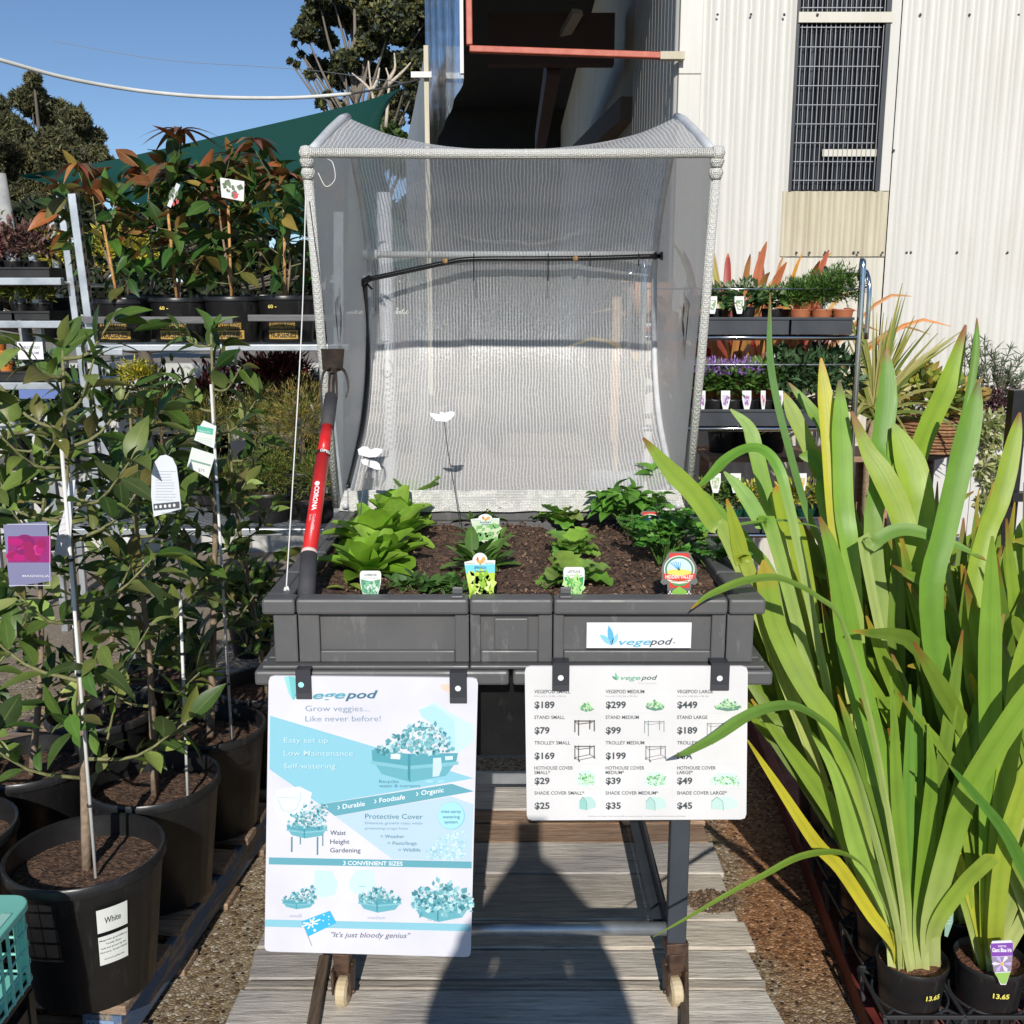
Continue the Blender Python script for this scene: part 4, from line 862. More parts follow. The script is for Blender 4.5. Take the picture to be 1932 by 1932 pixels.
def podpic(x0, y0, x1, y1, plants=True, legs=False, n=90, size=26, lip=.14):
    """a printed picture of a planter with leaves: box frame x0,y0 (rim top) to x1,y1"""
    w_ = x1 - x0; h = y1 - y0; mx_ = x0 + w_ * .42
    B.poly([(x0, y0), (mx_, y0 + h * .12), (x1, y0 + h * .1), (x1 - w_ * .02, y0 + h * .38), (mx_, y0 + h * .5), (x0 + w_ * .01, y0 + h * .34)], (.1, .36, .44), 4)
    B.poly([(x0 - w_ * .02, y0 + h * .34), (mx_, y0 + h * .5), (x1 + w_ * .01, y0 + h * .36), (x1, y0 + h * .46), (mx_, y0 + h * .6), (x0 - w_ * .01, y0 + h * .44)], (.22, .52, .6), 4.2)
    B.poly([(x0 + w_ * .05, y0 + h * .47), (mx_, y0 + h * .61), (x1 - w_ * .05, y0 + h * .48), (x1 - w_ * .14, y0 + h * .8), (mx_ + w_ * .03, y1), (x0 + w_ * .12, y0 + h * .75)], (.14, .42, .5), 4.1)
    B.poly([(mx_, y0 + h * .14), (mx_ + w_ * .03, y0 + h * .14), (mx_ + w_ * .03, y1), (mx_, y0 + h * .9)], (.06, .27, .34), 4.4)
podpic(735, 535, 1293, 740)
leafy(B, 760, 345, 1250, 560, 260, 34, GB, 5, lambda u, v: v > abs(u - .62) * 1.5 - .05)
B.poly([(860, 558), (922, 562), (920, 594), (858, 590)], (.7, .8, .85), 6.5); B.poly([(1210, 575), (1262, 572), (1260, 596), (1212, 600)], (.6, .75, .8), 6.5)
B.poly([(1133, 585), (1185, 582), (1190, 650), (1172, 700), (1130, 705)], (.55, .7, .76), 6.6)
B.poly([(1040, 285), (1135, 255), (1270, 350), (1275, 545), (1230, 540), (1200, 420), (1060, 330)], (.44, .7, .86), 3)
B.disc(1110, 735, 26, 10, (.35, .65, .8), 4); B.disc(1185, 735, 24, 9, (.35, .65, .8), 4)
B.poly([(100, 850), (130, 790), (270, 770), (350, 810), (330, 900), (250, 985), (170, 1010), (110, 930)], (.72, .8, .88), 1.5)
B.line([(120, 838), (268, 843)], 3, (.35, .5, .6), 3); B.line([(130, 850), (160, 920), (210, 935), (255, 910), (275, 850), (275, 805)], 3, (.35, .5, .6), 3)
podpic(190, 1015, 450, 1105)
for x in (222, 277, 388, 422): B.line([(x, 1095 - (x in (277, 422)) * 40), (x, 1195 - (x == 277) * 50 - (x == 422) * 40 + (x == 388) * 18)], 9 if x in (222, 388) else 6, (.08, .26, .33), 4)
leafy(B, 205, 940, 440, 1030, 110, 24, GB, 5); leafy(B, 285, 880, 450, 960, 50, 18, GB, 5)
leafy(B, 1100, 1060, 1340, 1238, 220, 22, [(.45, .68, .78), (.6, .8, .88), (.35, .6, .7)], 3, lambda u, v: v > .6 - u)
for (x0, y0, x1, y1, fl) in ((165, 1510, 370, 1575, 0), (655, 1490, 930, 1595, 0), (1005, 1495, 1375, 1655, 0)): podpic(x0, y0, x1, y1)
leafy(B, 180, 1430, 375, 1520, 110, 22, GB, 5, lambda u, v: v > .8 - u); leafy(B, 665, 1430, 915, 1520, 130, 24, GB, 5, lambda u, v: v > abs(u - .45)); leafy(B, 1010, 1385, 1370, 1590, 230, 40, GB, 6, lambda u, v: v > abs(u - .5) * .9)
B.poly([(372, 1315), (480, 1320), (518, 1400), (500, 1480), (420, 1500), (368, 1470)], (.55, .77, .88), 2); B.poly([(590, 1385), (640, 1315), (750, 1310), (765, 1430), (700, 1450), (650, 1480), (595, 1440)], (.58, .78, .88), 2)
B.line([(655, 1420), (700, 1420)], 5, (.2, .5, .6), 3)
# little flag
B.poly([(290, 1655), (470, 1583), (512, 1665), (333, 1757)], (.05, .45, .75), 5)
B.line([(290, 1655), (356, 1822)], 3, (.3, .36, .4), 5)
for a, b in (((300, 1665), (395, 1670)), ((372, 1628), (330, 1705)), ((292, 1690), (410, 1640)), ((345, 1640), (362, 1695))): B.line([a, b], 9, (.8, .84, .9), 6)
for x, y, r_ in ((374, 1714, 13), (432, 1610, 7), (465, 1621, 7), (428, 1648, 7), (466, 1672, 7), (462, 1642, 4)):
    B.poly([(x + (r_ if i % 2 == 0 else r_ * .45) * math.cos(i * math.pi / 7), y + (r_ if i % 2 == 0 else r_ * .45) * math.sin(i * math.pi / 7)) for i in range(14)], (.85, .9, .95), 6)
B.poly([(1175, 130), (1235, 125), (1240, 180), (1185, 160)], (.8, .6, .5), 1.2)
mb.obj('printing', INK, po)
hook(po, 557, 588, 1266, 1318, FY, (568, 1292), (.35, .7, .72)); hook(po, 848, 881, 1272, 1326, FY, (864, 1299))
# ---- price board
TL, TR, BR, BL = P(990, 1257, FY), P(1411, 1257, FY), P(1408, 1546, FY - .01), P(994, 1548, FY - .01)
pb = board_obj('price_board', 'white price list board hanging from the right front of the planter', None, TL, TR, BR, BL, (.7, .69, .69))
mb = MB(); B = Board((103, 112), (1795, 112), (1785, 1278), (118, 1285), TL, TR, BR, BL, mb, .0005)
GT = (.075, .09, .1); cols_x = (175, 716, 1258)
rows = [('VEGEPOD SMALL', 'VEGEPOD MEDIUM', 'VEGEPOD LARGE', 312, 422, '$189', '$299', '$449'), ('STAND SMALL', 'STAND MEDIUM', 'STAND LARGE', 505, 615, '$79', '$99', '$189'),
        ('TROLLEY SMALL', 'TROLLEY MEDIUM', 'TROLLEY LARGE', 698, 808, '$169', '$199', 'N/A'), ('HOTHOUSE COVER', 'HOTHOUSE COVER', 'HOTHOUSE COVER', 890, 1000, '$29', '$39', '$49'), ('SHADE COVER SMALL*', 'SHADE COVER MEDIUM*', 'SHADE COVER LARGE*', 1083, 1192, '$25', '$35', '$45')]
for r_ in rows:
    for i in range(3):
        t = r_[i]; B.text(t, cols_x[i], r_[3], len(t) * 21, 26, GT, 2, .012); pr = r_[5 + i]; B.text(pr, cols_x[i] + 2, r_[4], len(pr) * 38, 48, (.06, .075, .085), 2, .03)
for i, t in enumerate(('SMALL*', 'MEDIUM*', 'LARGE*')): B.text(t, cols_x[i], 925, len(t) * 20, 26, GT, 2, .012)
for i, t in enumerate(('0.5m x1m | 1ft 8in x 3ft 3in', '1m x1m | 3ft 3in x 3ft 3in', '2m x1m | 6ft 6in x 3ft 3in')): B.text(t, cols_x[i], 340, 240, 13, (.3, .3, .32), 2)
for y in (462, 655, 846, 1040):
    for x in (165, 705, 1240): B.line([(x, y), (x + (510 if x < 1000 else 500), y)], 2.5, (.62, .62, .64), 1)
for x in (680, 1225): B.line([(x, 300), (x, 1240)], 2, (.66, .66, .68), 1)
B.text('vege', 832, 212, 150, 34, (.15, .4, .28), 2, .012, .3); B.text('pod', 984, 211, 125, 34, (.09, .15, .13), 2, .016, .3)
vmark(B, 800, 215, 58, [(.1, .3, .2), (.2, .5, .35), (.3, .6, .4)])
B.text('Grow Your Food', 965, 243, 135, 13, (.45, .45, .48), 2)
B.text('*Hothouse and Shade Covers are placed over existing canopy - Canopy framework and contents not included.', 580, 1255, 745, 10, (.25, .25, .27), 2)
GG = [(.2, .5, .2), (.4, .68, .35), (.55, .78, .5), (.12, .35, .15)]
for (x, y, s, w_) in ((572, 420, 50, 1), (1090, 405, 65, 1.1), (1640, 405, 70, 1.45)):
    B.poly([(x - s * w_, y), (x, y + s * .25), (x + s * w_, y - s * .05), (x + s * w_ * .8, y + s * .45), (x, y + s * .6), (x - s * w_ * .85, y + s * .35)], (.13, .27, .2), 3); leafy(B, x - s * w_ * .95, y - s * .7, x + s * w_ * .9, y + s * .2, 60, 20, GG, 4, lambda u, v: v > abs(u - .5) * 1.2)
B.line([(1060, 338), (1160, 338), (1165, 400)], 4, (.6, .75, .7), 2); B.line([(1545, 348), (1680, 350), (1735, 400)], 4, (.6, .75, .7), 2)
for (x, y, wd, c, tr_) in ((556, 520, 9, (.1, .08, .08), 0), (1085, 525, 5, (.2, .23, .25), 0), (1560, 540, 5, (.25, .28, .3), 0), (556, 712, 8, (.12, .11, .12), 1), (1095, 715, 6, (.17, .16, .18), 1)):
    B.line([(x - 75, y), (x + 75, y)], wd, c, 3); B.line([(x - 50, y + 24), (x + 60, y + 10)], wd * .7, c, 3); B.line([(x - 75, y), (x - 50, y + 24)], wd * .6, c, 3)
    for dx, l in ((-73, 85), (-45, 110), (40, 62), (74, 78)): B.line([(x + dx, y - 8), (x + dx, y + l)], wd, c, 3)
    if tr_: B.line([(x - 75, y + 85), (x - 45, y + 105), (x + 75, y + 80), (x + 40, y + 62), (x - 75, y + 85)], wd * .6, c, 3); [B.disc(x + dx, y + l, 7, 8, c, 3, 8) for dx, l in ((-73, 92), (-40, 112), (76, 86))]
for (x, y, w_, h) in ((568, 958, 70, 62), (1095, 965, 80, 58), (1628, 965, 112, 48)):
    B.poly([(x - w_, y + h * .8), (x - w_, y - h * .2), (x - w_ * .5, y - h), (x + w_ * .5, y - h), (x + w_, y - h * .3), (x + w_, y + h * .7), (x, y + h)], (.6, .77, .7), 3); leafy(B, x - w_ * .8, y - h * .5, x + w_ * .9, y + h * .8, 70, 17, GG, 4)
    B.line([(x - w_, y + h * .7), (x, y + h), (x + w_, y + h * .65)], 4, (.7, .78, .75), 6)
for (x, y, w_, h, c) in ((580, 1150, 62, 52, (.3, .58, .53)), (1100, 1152, 78, 52, (.42, .64, .6)), (1620, 1150, 100, 52, (.5, .7, .64))):
    B.poly([(x - w_, y + h * .8), (x - w_, y - h * .3), (x - w_ * .6, y - h), (x + w_ * .4, y - h), (x + w_, y - h * .2), (x + w_, y + h * .6), (x - w_ * .1, y + h)], mixc(c, (.7, .8, .77), .4), 3)
    B.poly([(x - w_, y + h * .8), (x - w_, y - h * .3), (x - w_ * .6, y - h), (x - w_ * .15, y - h * .3), (x - w_ * .1, y + h)], c, 4); B.line([(x - w_, y - h * .3), (x - w_ * .6, y - h), (x - w_ * .15, y - h * .3), (x - w_ * .1, y + h)], 4, (.2, .35, .33), 5)
mb.obj('printing', INK, pb)
hook(pb, 1042, 1074, 1254, 1303, FY, (1058, 1279), (.8, .8, .8)); hook(pb, 1342, 1375, 1254, 1302, FY, (1358, 1280), (.8, .8, .8))

# ------------------------------------------------------------------ long handled cultivator
REDP = nm('red_tool_tube', (.62, .02, .02), (.7, .03, .03), 8, .32)
GRIP = nm('dark_foam_grip', (.045, .045, .05), (.065, .062, .065), 30, .75)
def tp(px, py, Y): return P(px, py, Y)
pA, pB = tp(578, 1130, 2.13), tp(583, 1045, 2.2); 
tl_ = root('garden_cultivator', 'red handled hoe and fork cultivator leaning in the left corner of the planter', 'garden tool', tuple(pA))
ln = [(577, 1140, 2.12), (583, 1045, 2.2), (612, 806, 2.5), (620, 750, 2.57), (627, 690, 2.63)]
a_, b_, c_, d_, e_ = [P(*q) for q in ln]
def axis(t): return a_ + (e_ - a_) * t
tb = MB(); A0, A1 = a_, P(583, 1046, 2.205); tb.tube([a_, A1], [.0195, .0185], 16); tb.obj('lower_grip', GRIP, tl_, True)
tb = MB(); D0 = (P(617, 806, 2.5) - A1); tb.tube([A1 + D0 * .005, A1 + D0 * .02], .0182, 16, c=(.72, .55, .53)); tb.obj('pink_collar', PAINT, tl_, True)
tb = MB(); tb.tube([A1 + D0 * .02, A1 + D0 * .75], .0165, 18); tb.tube([A1 + D0 * .775, A1 + D0 * 1.0], .0145, 18); ht = tb.obj('handle_tube', REDP, tl_, True)
tb = MB(); tb.tube([A1 + D0 * .75, A1 + D0 * .775], .0172, 18, c=(.03, .01, .012)); tb.obj('twist_lock', PAINT, ht, True)
tb = MB(); E = A1 + D0 * 1.0; tb.tube([E, P(625, 748, 2.585)], [.0175, .0165], 14); tb.obj('upper_grip', GRIP, tl_, True)
# lettering on the handle: runs down the tube
dn = -D0.normalized(); sd_ = dn.cross(V(0, -1, 0)).normalized() ; 
if sd_.x < 0: sd_ = -sd_
fn = V(0, -1, 0); fn = (fn - dn * fn.dot(dn)).normalized(); sd_ = dn.cross(fn).normalized()
if sd_.x < 0: sd_ = -sd_
def handle_text(s_, t0, t1, h, c, off, bold, sgn=1):
    vs, fs, a, b = text_data(s_, bold, 0); L0 = A1 + D0 * t0; L = (D0 * (t1 - t0)).length; k = L / (b - a); b0 = len(mb.v)
    for v in vs:
        y = v[1] * h / .7 + off; r_ = .0172; z = math.sqrt(max(r_ * r_ - y * y, 0)); mb.add(L0 + dn * ((v[0] - a) * k) + (sd_ * (y) + fn * (z + .0006)), c)
    for f in fs: mb.f.append(tuple(b0 + i for i in f))
mb = MB(); handle_text('CORONA', .475, .29, .010, (.85, .85, .85), -.004, .04); handle_text('ComfortGEL', .26, .14, .006, (.8, .6, .6), .001, .01); handle_text('DUAL', .26, .21, .004, (.8, .6, .6), -.007, .01)
c0 = A1 + D0 * .495; mb.poly([c0 + dn * .007 * math.cos(t * .7) + sd_ * .006 * math.sin(t * .7) + fn * .0178 for t in range(9)], (.85, .85, .85))
vs, fs, a, b = text_data('OPEN', .04, 0); b0 = len(mb.v); oc = A1 + D0 * .762
for v in vs:
    y = (v[0] - a) / (b - a) * .026 - .004; r_ = .0178; z = math.sqrt(max(r_ * r_ - min(abs(y), r_ * .98) ** 2, 0)); y = min(y, r_ * .98); mb.add(oc + sd_ * y + fn * (z + .0006) - dn * (v[1] * .011 - .004), (.8, .8, .8))
for f in fs: mb.f.append(tuple(b0 + i for i in f))
mb.obj('tube_lettering', INK, tl_)
IRON = nm('rusty_forged_iron', (.035, .026, .022), (.07, .05, .04), 30, .55, metal=.4, bmp=.3)
tb = MB(); E2 = P(625, 748, 2.585); q = [E2, P(626, 715, 2.6), P(632, 695, 2.61), P(630, 688, 2.6)]; tb.tube(spline(q, 10), .0085, 8); tb.obj('shank', IRON, tl_, True)
tb = MB(); a = P(606, 658, 2.575); b = P(650, 658, 2.575); c = P(647, 697, 2.59); d = P(609, 697, 2.59)
tb.poly([a, b, c, P(632, 702, 2.59), P(625, 702, 2.59), d]); o = tb.obj('hoe_blade', IRON, tl_); s = o.modifiers.new('thick', 'SOLIDIFY'); s.thickness = .004
tb = MB(); a = P(630, 692, 2.6); tb.tube(spline([a, P(612, 700, 2.56), P(606, 730, 2.54), P(608, 755, 2.53)], 12), [.005 - .0003 * i for i in range(13)], 6); tb.tube(spline([a, P(650, 700, 2.56), P(657, 730, 2.54), P(653, 750, 2.53)], 12), [.005 - .0003 * i for i in range(13)], 6); tb.tube(spline([a, P(634, 712, 2.54), P(636, 752, 2.5)], 8), [.005 - .0004 * i for i in range(9)], 6); tb.obj('fork_tines', IRON, tl_, True)

# ------------------------------------------------------------------ butterflies on wires
m, nt, b = newmat('butterfly_white'); b.inputs['Base Color'].default_value = (.82, .83, .86, 1)
def wing(mb, o, pts): mb.poly([o(x, y) for x, y in pts])
t = root('butterfly_ornament', 'white butterfly stake ornament flying beside the left rib of the net cover', 'ornament', tuple(P(698, 866, 2.75)), 'butterfly ornaments')
mb = MB(); wing(mb, lambda x, y: P(x, y, 2.72), [(697, 863), (677, 858), (675, 848), (684, 842), (694, 843), (699, 849), (707, 845), (722, 847), (721, 853), (711, 862)]); wing(mb, lambda x, y: P(x, y, 2.74), [(680, 867), (697, 866), (707, 868), (716, 875), (719, 886), (710, 886), (699, 882), (693, 879), (684, 875)])
mb.obj('wings', m, t); mb = MB(); mb.tube([P(685, 862, 2.73), P(709, 867, 2.73)], .0015, 4, c=(.05, .05, .05)); mb.tube(spline([P(697, 865, 2.73), P(684, 930, 2.7), P(672, 1030, 2.55)], 10), .0009, 4, c=(.2, .2, .2)); mb.obj('wire_stem', PAINT, t)
t = root('butterfly_ornament', 'white butterfly on a dark wire stem in front of the middle of the net', 'ornament', tuple(P(834, 788, 2.8)), 'butterfly ornaments')
mb = MB(); wing(mb, lambda x, y: P(x, y, 2.78), [(836, 795), (823, 794), (812, 784), (811, 779), (820, 780), (833, 783), (836, 779), (848, 778), (857, 784), (850, 791), (842, 796)]); wing(mb, lambda x, y: P(x, y, 2.80), [(830, 784), (831, 777), (840, 779), (850, 776), (858, 778), (857, 785), (845, 788)])
mb.obj('wings', m, t); mb = MB(); mb.tube(spline([P(838, 793, 2.79), P(845, 850, 2.8), P(858, 925, 2.83), P(868, 990, 2.85)], 10), .0012, 4, c=(.06, .06, .06)); mb.obj('wire_stem', PAINT, t)
# ================================================================== VEGETABLES IN THE PLANTER
random.seed(33)
ZS = ZR - .035
def rosette(mb, o, n, L, W, cols, e0=.25, e1=1.25, curl=.35, seg=6, p=1.15, tipc=None, jit=.2, fold=.25, a0=None, rp=1.0):
    a = rnd(0, 6.28) if a0 is None else a0
    for i in range(n):
        a += 2.4; f = i / max(1, n - 1); el = e0 + (e1 - e0) * f + rnd(-.12, .12)
        d = V(math.cos(a) * math.cos(el), math.sin(a) * math.cos(el), math.sin(el)); v = rnd(1 - jit, 1 + jit); c = tuple(x * v for x in random.choice(cols))
        leaf(mb, o + V(math.cos(a), math.sin(a), 0) * .006 + V(0, 0, rnd(0, .012)), d, UP - V(math.cos(a), math.sin(a), 0) * .3, L * rnd(.75, 1.15), W * rnd(.8, 1.15), c, curl * rnd(.5, 1.3), fold, seg, tipc, p, .05, rp)
CHOY = [(.25, .46, .035), (.2, .38, .03), (.32, .52, .06)]; SPIN = [(.13, .27, .04), (.18, .34, .06), (.1, .21, .035)]; LETT = [(.26, .45, .07), (.31, .5, .11), (.2, .37, .06)]
HERB = [(.08, .26, .035), (.12, .33, .05), (.17, .4, .06)]; BASIL = [(.13, .33, .04), (.19, .42, .06), (.1, .26, .035)]
def veg(label, cat, px, py, fn, name='vegetable_plant', group=None):
    o = G(px, py, ZS); t = root(name, label, cat, tuple(o), group); mb = MB(); fn(mb, o); mb.obj('leaves', SOFT, t, True); return t
for px, py, L, n, w_ in ((690, 1092, .105, 17, 'at the front, touching the cabbage tag'), (722, 1072, .11, 17, 'second from the front'), (708, 1040, .12, 18, 'third from the front, left side'), (752, 1028, .115, 17, 'fourth from the front, right side'), (745, 1000, .12, 18, 'just before the rearmost one'), (782, 975, .12, 20, 'rearmost, at the net cover hem')):
    veg('glossy bright green cabbage seedling ' + w_ + ' of its row', 'cabbage plant', px, py, lambda mb, o: rosette(mb, o, n, L, L * .7, CHOY, .35, 1.4, .35, 8, 1.3, fold=.45, rp=.6), group='cabbage seedlings in the left row')
for px, py, L, n, w_ in ((905, 1072, .088, 20, 'behind the blue spinach tag'), (918, 1032, .06, 22, 'in the middle of its row'), (912, 985, .055, 30, 'with narrow leaves at the rear rim')):
    veg('small dark green spinach plant ' + w_, 'spinach plant', px, py, lambda mb, o: [rosette(mb, o + V(rnd(-.035, .035), rnd(-.02, .02), 0), n // 2, L, L * (.42 if py > 1000 else .22), SPIN, .2, 1.2, .3, 5, 1.3, rp=.7) for _ in range(3)], group='spinach plants in the second row')
def frill(mb, o, n, L, W):
    a = rnd(0, 6)
    for i in range(n):
        a += 2.2; el = .2 + 1.0 * i / n; d = V(math.cos(a) * math.cos(el), math.sin(a) * math.cos(el), math.sin(el)); s = d.cross(UP).normalized(); nr = s.cross(d); c = tuple(x * rnd(.8, 1.15) for x in random.choice(LETT)); b0 = len(mb.v); Lk = L * rnd(.7, 1.1); K = 12
        for k in range(K + 1):
            t = k / K; w_ = W * .5 * (.25 + .75 * math.sin(math.pi * min(1, t * .85 + .08))) * (1 + .22 * (k % 2)); cen_ = o + d * Lk * t - UP * Lk * .35 * t * t; wob = .006 * math.sin(k * 2.1 + i)
            mb.add(cen_ - s * w_ + nr * (.35 * w_ + wob), c, (-1, t)); mb.add(cen_, c, (0, t)); mb.add(cen_ + s * w_ + nr * (.35 * w_ - wob), c, (1, t))
        for k in range(K): q = b0 + 3 * k; mb.f.append((q, q + 1, q + 4, q + 3)); mb.f.append((q + 1, q + 2, q + 5, q + 4))
for px, py, L, n, w_ in ((1082, 1098, .125, 10, 'behind the lettuce tag'), (1078, 1045, .11, 10, 'in the middle of its row'), (1056, 985, .11, 11, 'nearest the rear rim')):
    veg('frilly light green lettuce ' + w_, 'lettuce', px, py, lambda mb, o: frill(mb, o, n, L, L * .6), group='lettuces in the third row')
def stems(mb, o, n, h, spread, L, W, cols, lobes=3, per=4, seg=3, fold=.2, curl=.2):
    for i in range(n):
        a = rnd(0, 6.28); r_ = spread * math.sqrt(random.random()); top = o + V(math.cos(a) * r_, math.sin(a) * r_, h * rnd(.5, 1.05)); q = spline([o + V(math.cos(a), math.sin(a), 0) * r_ * .15, (o + top) / 2 + UP * h * .15, top], 5); mb.tube(q, [.0016] * 6, 4, c=mixc(cols[0], (.2, .3, .08), .5), cap=False)
        for k in range(per):
            b_ = q[5 - k // 2] if k else q[5]; d = (rdir(-.1, .9) + V(math.cos(a), math.sin(a), 0) * .5).normalized(); v = rnd(.8, 1.2); c = tuple(x * v for x in random.choice(cols))
            for j in range(lobes):
                rr = d if lobes == 1 else (d + d.cross(UP).normalized() * (j - (lobes - 1) / 2) * .75).normalized(); leaf(mb, b_, rr, UP + rdir() * .4, L * rnd(.8, 1.2), W, c, curl, fold, seg, p=1.1)
veg('bushy bright green coriander clump behind the red herb tag', 'coriander', 1250, 1062, lambda mb, o: stems(mb, o, 60, .12, .11, .024, .017, HERB), 'herb_plant')
veg('sparse coriander stems sprawling at the right rim of the planter', 'coriander', 1345, 1075, lambda mb, o: stems(mb, o, 14, .08, .1, .026, .018, HERB), 'herb_plant')
veg('broad leaved green basil in the back right of the planter', 'basil', 1185, 1000, lambda mb, o: stems(mb, o, 28, .11, .1, .046, .034, BASIL, 1, 5, 5, .35, .5), 'herb_plant')
veg('single tall basil stem rising against the net patch', 'basil', 1228, 965, lambda mb, o: stems(mb, o, 3, .15, .015, .05, .036, BASIL, 1, 4, 5, .35, .7), 'herb_plant')
veg('low dark green mint like herb at the rear rim beside the lettuces', 'herb', 1120, 968, lambda mb, o: stems(mb, o, 16, .06, .07, .035, .022, HERB, 1, 5, 4), 'herb_plant')
veg('patch of small dark round leaved seedlings at the front rim between two tags', 'seedlings', 815, 1122, lambda mb, o: [stems(mb, o + V(rnd(-.07, .08), rnd(-.01, .02), 0), 4, .03, .03, .028, .022, [(.06, .15, .03), (.09, .2, .04)], 1, 4, 4) for _ in range(7)], 'seedling_patch')
veg('tiny pale green seedling left of the cabbages in the shade of the rim', 'seedlings', 672, 1018, lambda mb, o: stems(mb, o, 8, .03, .035, .022, .016, HERB, 1, 4, 4), 'seedling_patch')
veg('two small yellow green leaves lying at the front left behind the rim', 'seedlings', 655, 1110, lambda mb, o: rosette(mb, o, 4, .05, .022, [(.3, .4, .06)], .1, .3), 'seedling_patch')

# ---- plant tags
def plate(parent, pts, Y, c, name='tag_plate', th=.0015):
    mb = MB(); f = [P(x, y, Y) for x, y in pts]; b0 = len(mb.v)
    for p in f: mb.add(p, c)
    for p in f: mb.add(p + V(0, th, 0), c)
    n = len(f); mb.f.append(tuple(range(b0, b0 + n))); mb.f.append(tuple(range(b0 + 2 * n - 1, b0 + n - 1, -1)))
    for i in range(n): mb.f.append((b0 + i, b0 + n + i, b0 + n + (i + 1) % n, b0 + (i + 1) % n))
    return mb.obj(name, PAINT, parent)
def tagboard(mb, x0, y0, x1, y1, Y, off=.0004):
    """drawing frame 0..100 x 0..100 over a pixel rectangle at depth Y"""
    return Board((0, 0), (100, 0), (100, 100), (0, 100), P(x0, y0, Y), P(x1, y0, Y), P(x1, y1, Y), P(x0, y1, Y), mb, off)
WHT = (.78, .8, .76)
def cuptag(label, x0, y0, x1, y1, Y, l1, l2, pic):
    t = root('plant_tag', label, 'plant tag', tuple(P((x0 + x1) / 2, y1, Y))); w_ = x1 - x0; h = y1 - y0
    q = [(2, 12), (6, 3), (14, 0), (86, 0), (94, 3), (98, 12), (97, 40), (92, 62), (86, 78), (78, 103), (22, 103), (14, 78), (8, 62), (3, 40)]
    plate(t, [(x0 + w_ * a / 100, y0 + h * b / 100) for a, b in q][::-1], Y, WHT); mb = MB(); B = tagboard(mb, x0, y0, x1, y1, Y)
    B.poly([(7, 30), (50, 38), (93, 30), (91, 50), (87, 65), (81, 80), (74, 103), (26, 103), (19, 80), (13, 65), (9, 50)], pic[0], 1)
    leafy(B, 16, 42, 84, 96, 46, 22, pic[1:], 2, lambda u, v: abs(u - .5) < .5 - .2 * v)
    B.text(l1, 22, 17, 56, 6.5, (.15, .2, .2), 2, .02); B.text(l2, 14, 27, 72, 4.5, (.4, .45, .45), 2)
    mb.obj('printing', INK, t); return t
cuptag('white cup shaped cabbage tag with a green leaf picture', 678, 1077, 720, 1129, 2.13, 'CABBAGE', 'Chinese Wong Bok', [(.12, .32, .2), (.5, .7, .5), (.2, .5, .3), (.7, .82, .7), (.1, .35, .2)])
cuptag('white cup shaped lettuce tag with a light green head picture', 1062, 1070, 1104, 1129, 2.13, 'LETTUCE', 'Iceberg', [(.05, .35, .1), (.35, .65, .2), (.5, .75, .3), (.2, .5, .1), (.45, .7, .3)])
def hentag(label, x0, y0, x1, y1, Y, band, name2, sub, grn):
    t = root('plant_tag', label, 'plant tag', tuple(P((x0 + x1) / 2, y1, Y))); w_ = x1 - x0; h = y1 - y0
    arc = [(50 + 24 * math.cos(a), 16 - 16 * math.sin(a)) for a in [math.pi * i / 10 for i in range(11)]]
    q = [(0, 19), (3, 19), (8, 50), (26, 103), (92, 103), (96, 60), (100, 14), (78, 15)] ; 
    q = [(0, 20)] + [(22, 104), (92, 104), (99, 16)] + arc
    plate(t, [(x0 + w_ * a / 100, y0 + h * b / 100) for a, b in q], Y, (.76, .8, .74)); mb = MB(); B = tagboard(mb, x0, y0, x1, y1, Y)
    B.poly([(1, 26), (98, 24), (98, 42), (5, 43)], band, 1); B.poly([(5, 43.2), (98, 42.2), (92, 103), (22, 103)], grn[0], 1)
    leafy(B, 18, 48, 90, 98, 60, 26, grn, 2, lambda u, v: u > v * .1)
    B.poly([(42, 8), (46, 14), (50, 18), (58, 10), (64, 8), (68, 14), (62, 20), (54, 24), (48, 24), (42, 20), (38, 14)], (.75, .4, .12), 2); B.poly([(42, 7), (46, 12), (44, 18), (39, 13)], (.6, .12, .05), 3); B.line([(51, 23), (51, 27)], 2, (.2, .15, .1), 3)
    B.text('Renaissance', 5, 24, 30, 3.5, (.2, .3, .35), 2); B.text('Vegetables', 63, 23, 32, 3.5, (.2, .3, .35), 2)
    B.text(name2, 32, 34, 38, 5.5, (.03, .15, .25), 3, .03); B.text(sub, 36, 41, 32, 4, (.03, .12, .2), 3, .03)
    mb.obj('printing', INK, t)
hentag('large spinach tag with a blue band and a small rooster on top', 876, 1043, 935, 1131, 2.125, (.2, .65, .8), 'SPINACH', 'Perpetual', [(.5, .68, .08), (.3, .52, .05), (.62, .75, .2), (.2, .4, .04), (.72, .8, .3)])
hentag('smaller pale rooster tag half hidden by the spinach leaves', 888, 970, 943, 1019, 2.62, (.62, .72, .55), 'ROCKET', 'Wild', [(.6, .7, .45), (.2, .45, .15), (.3, .55, .2)])
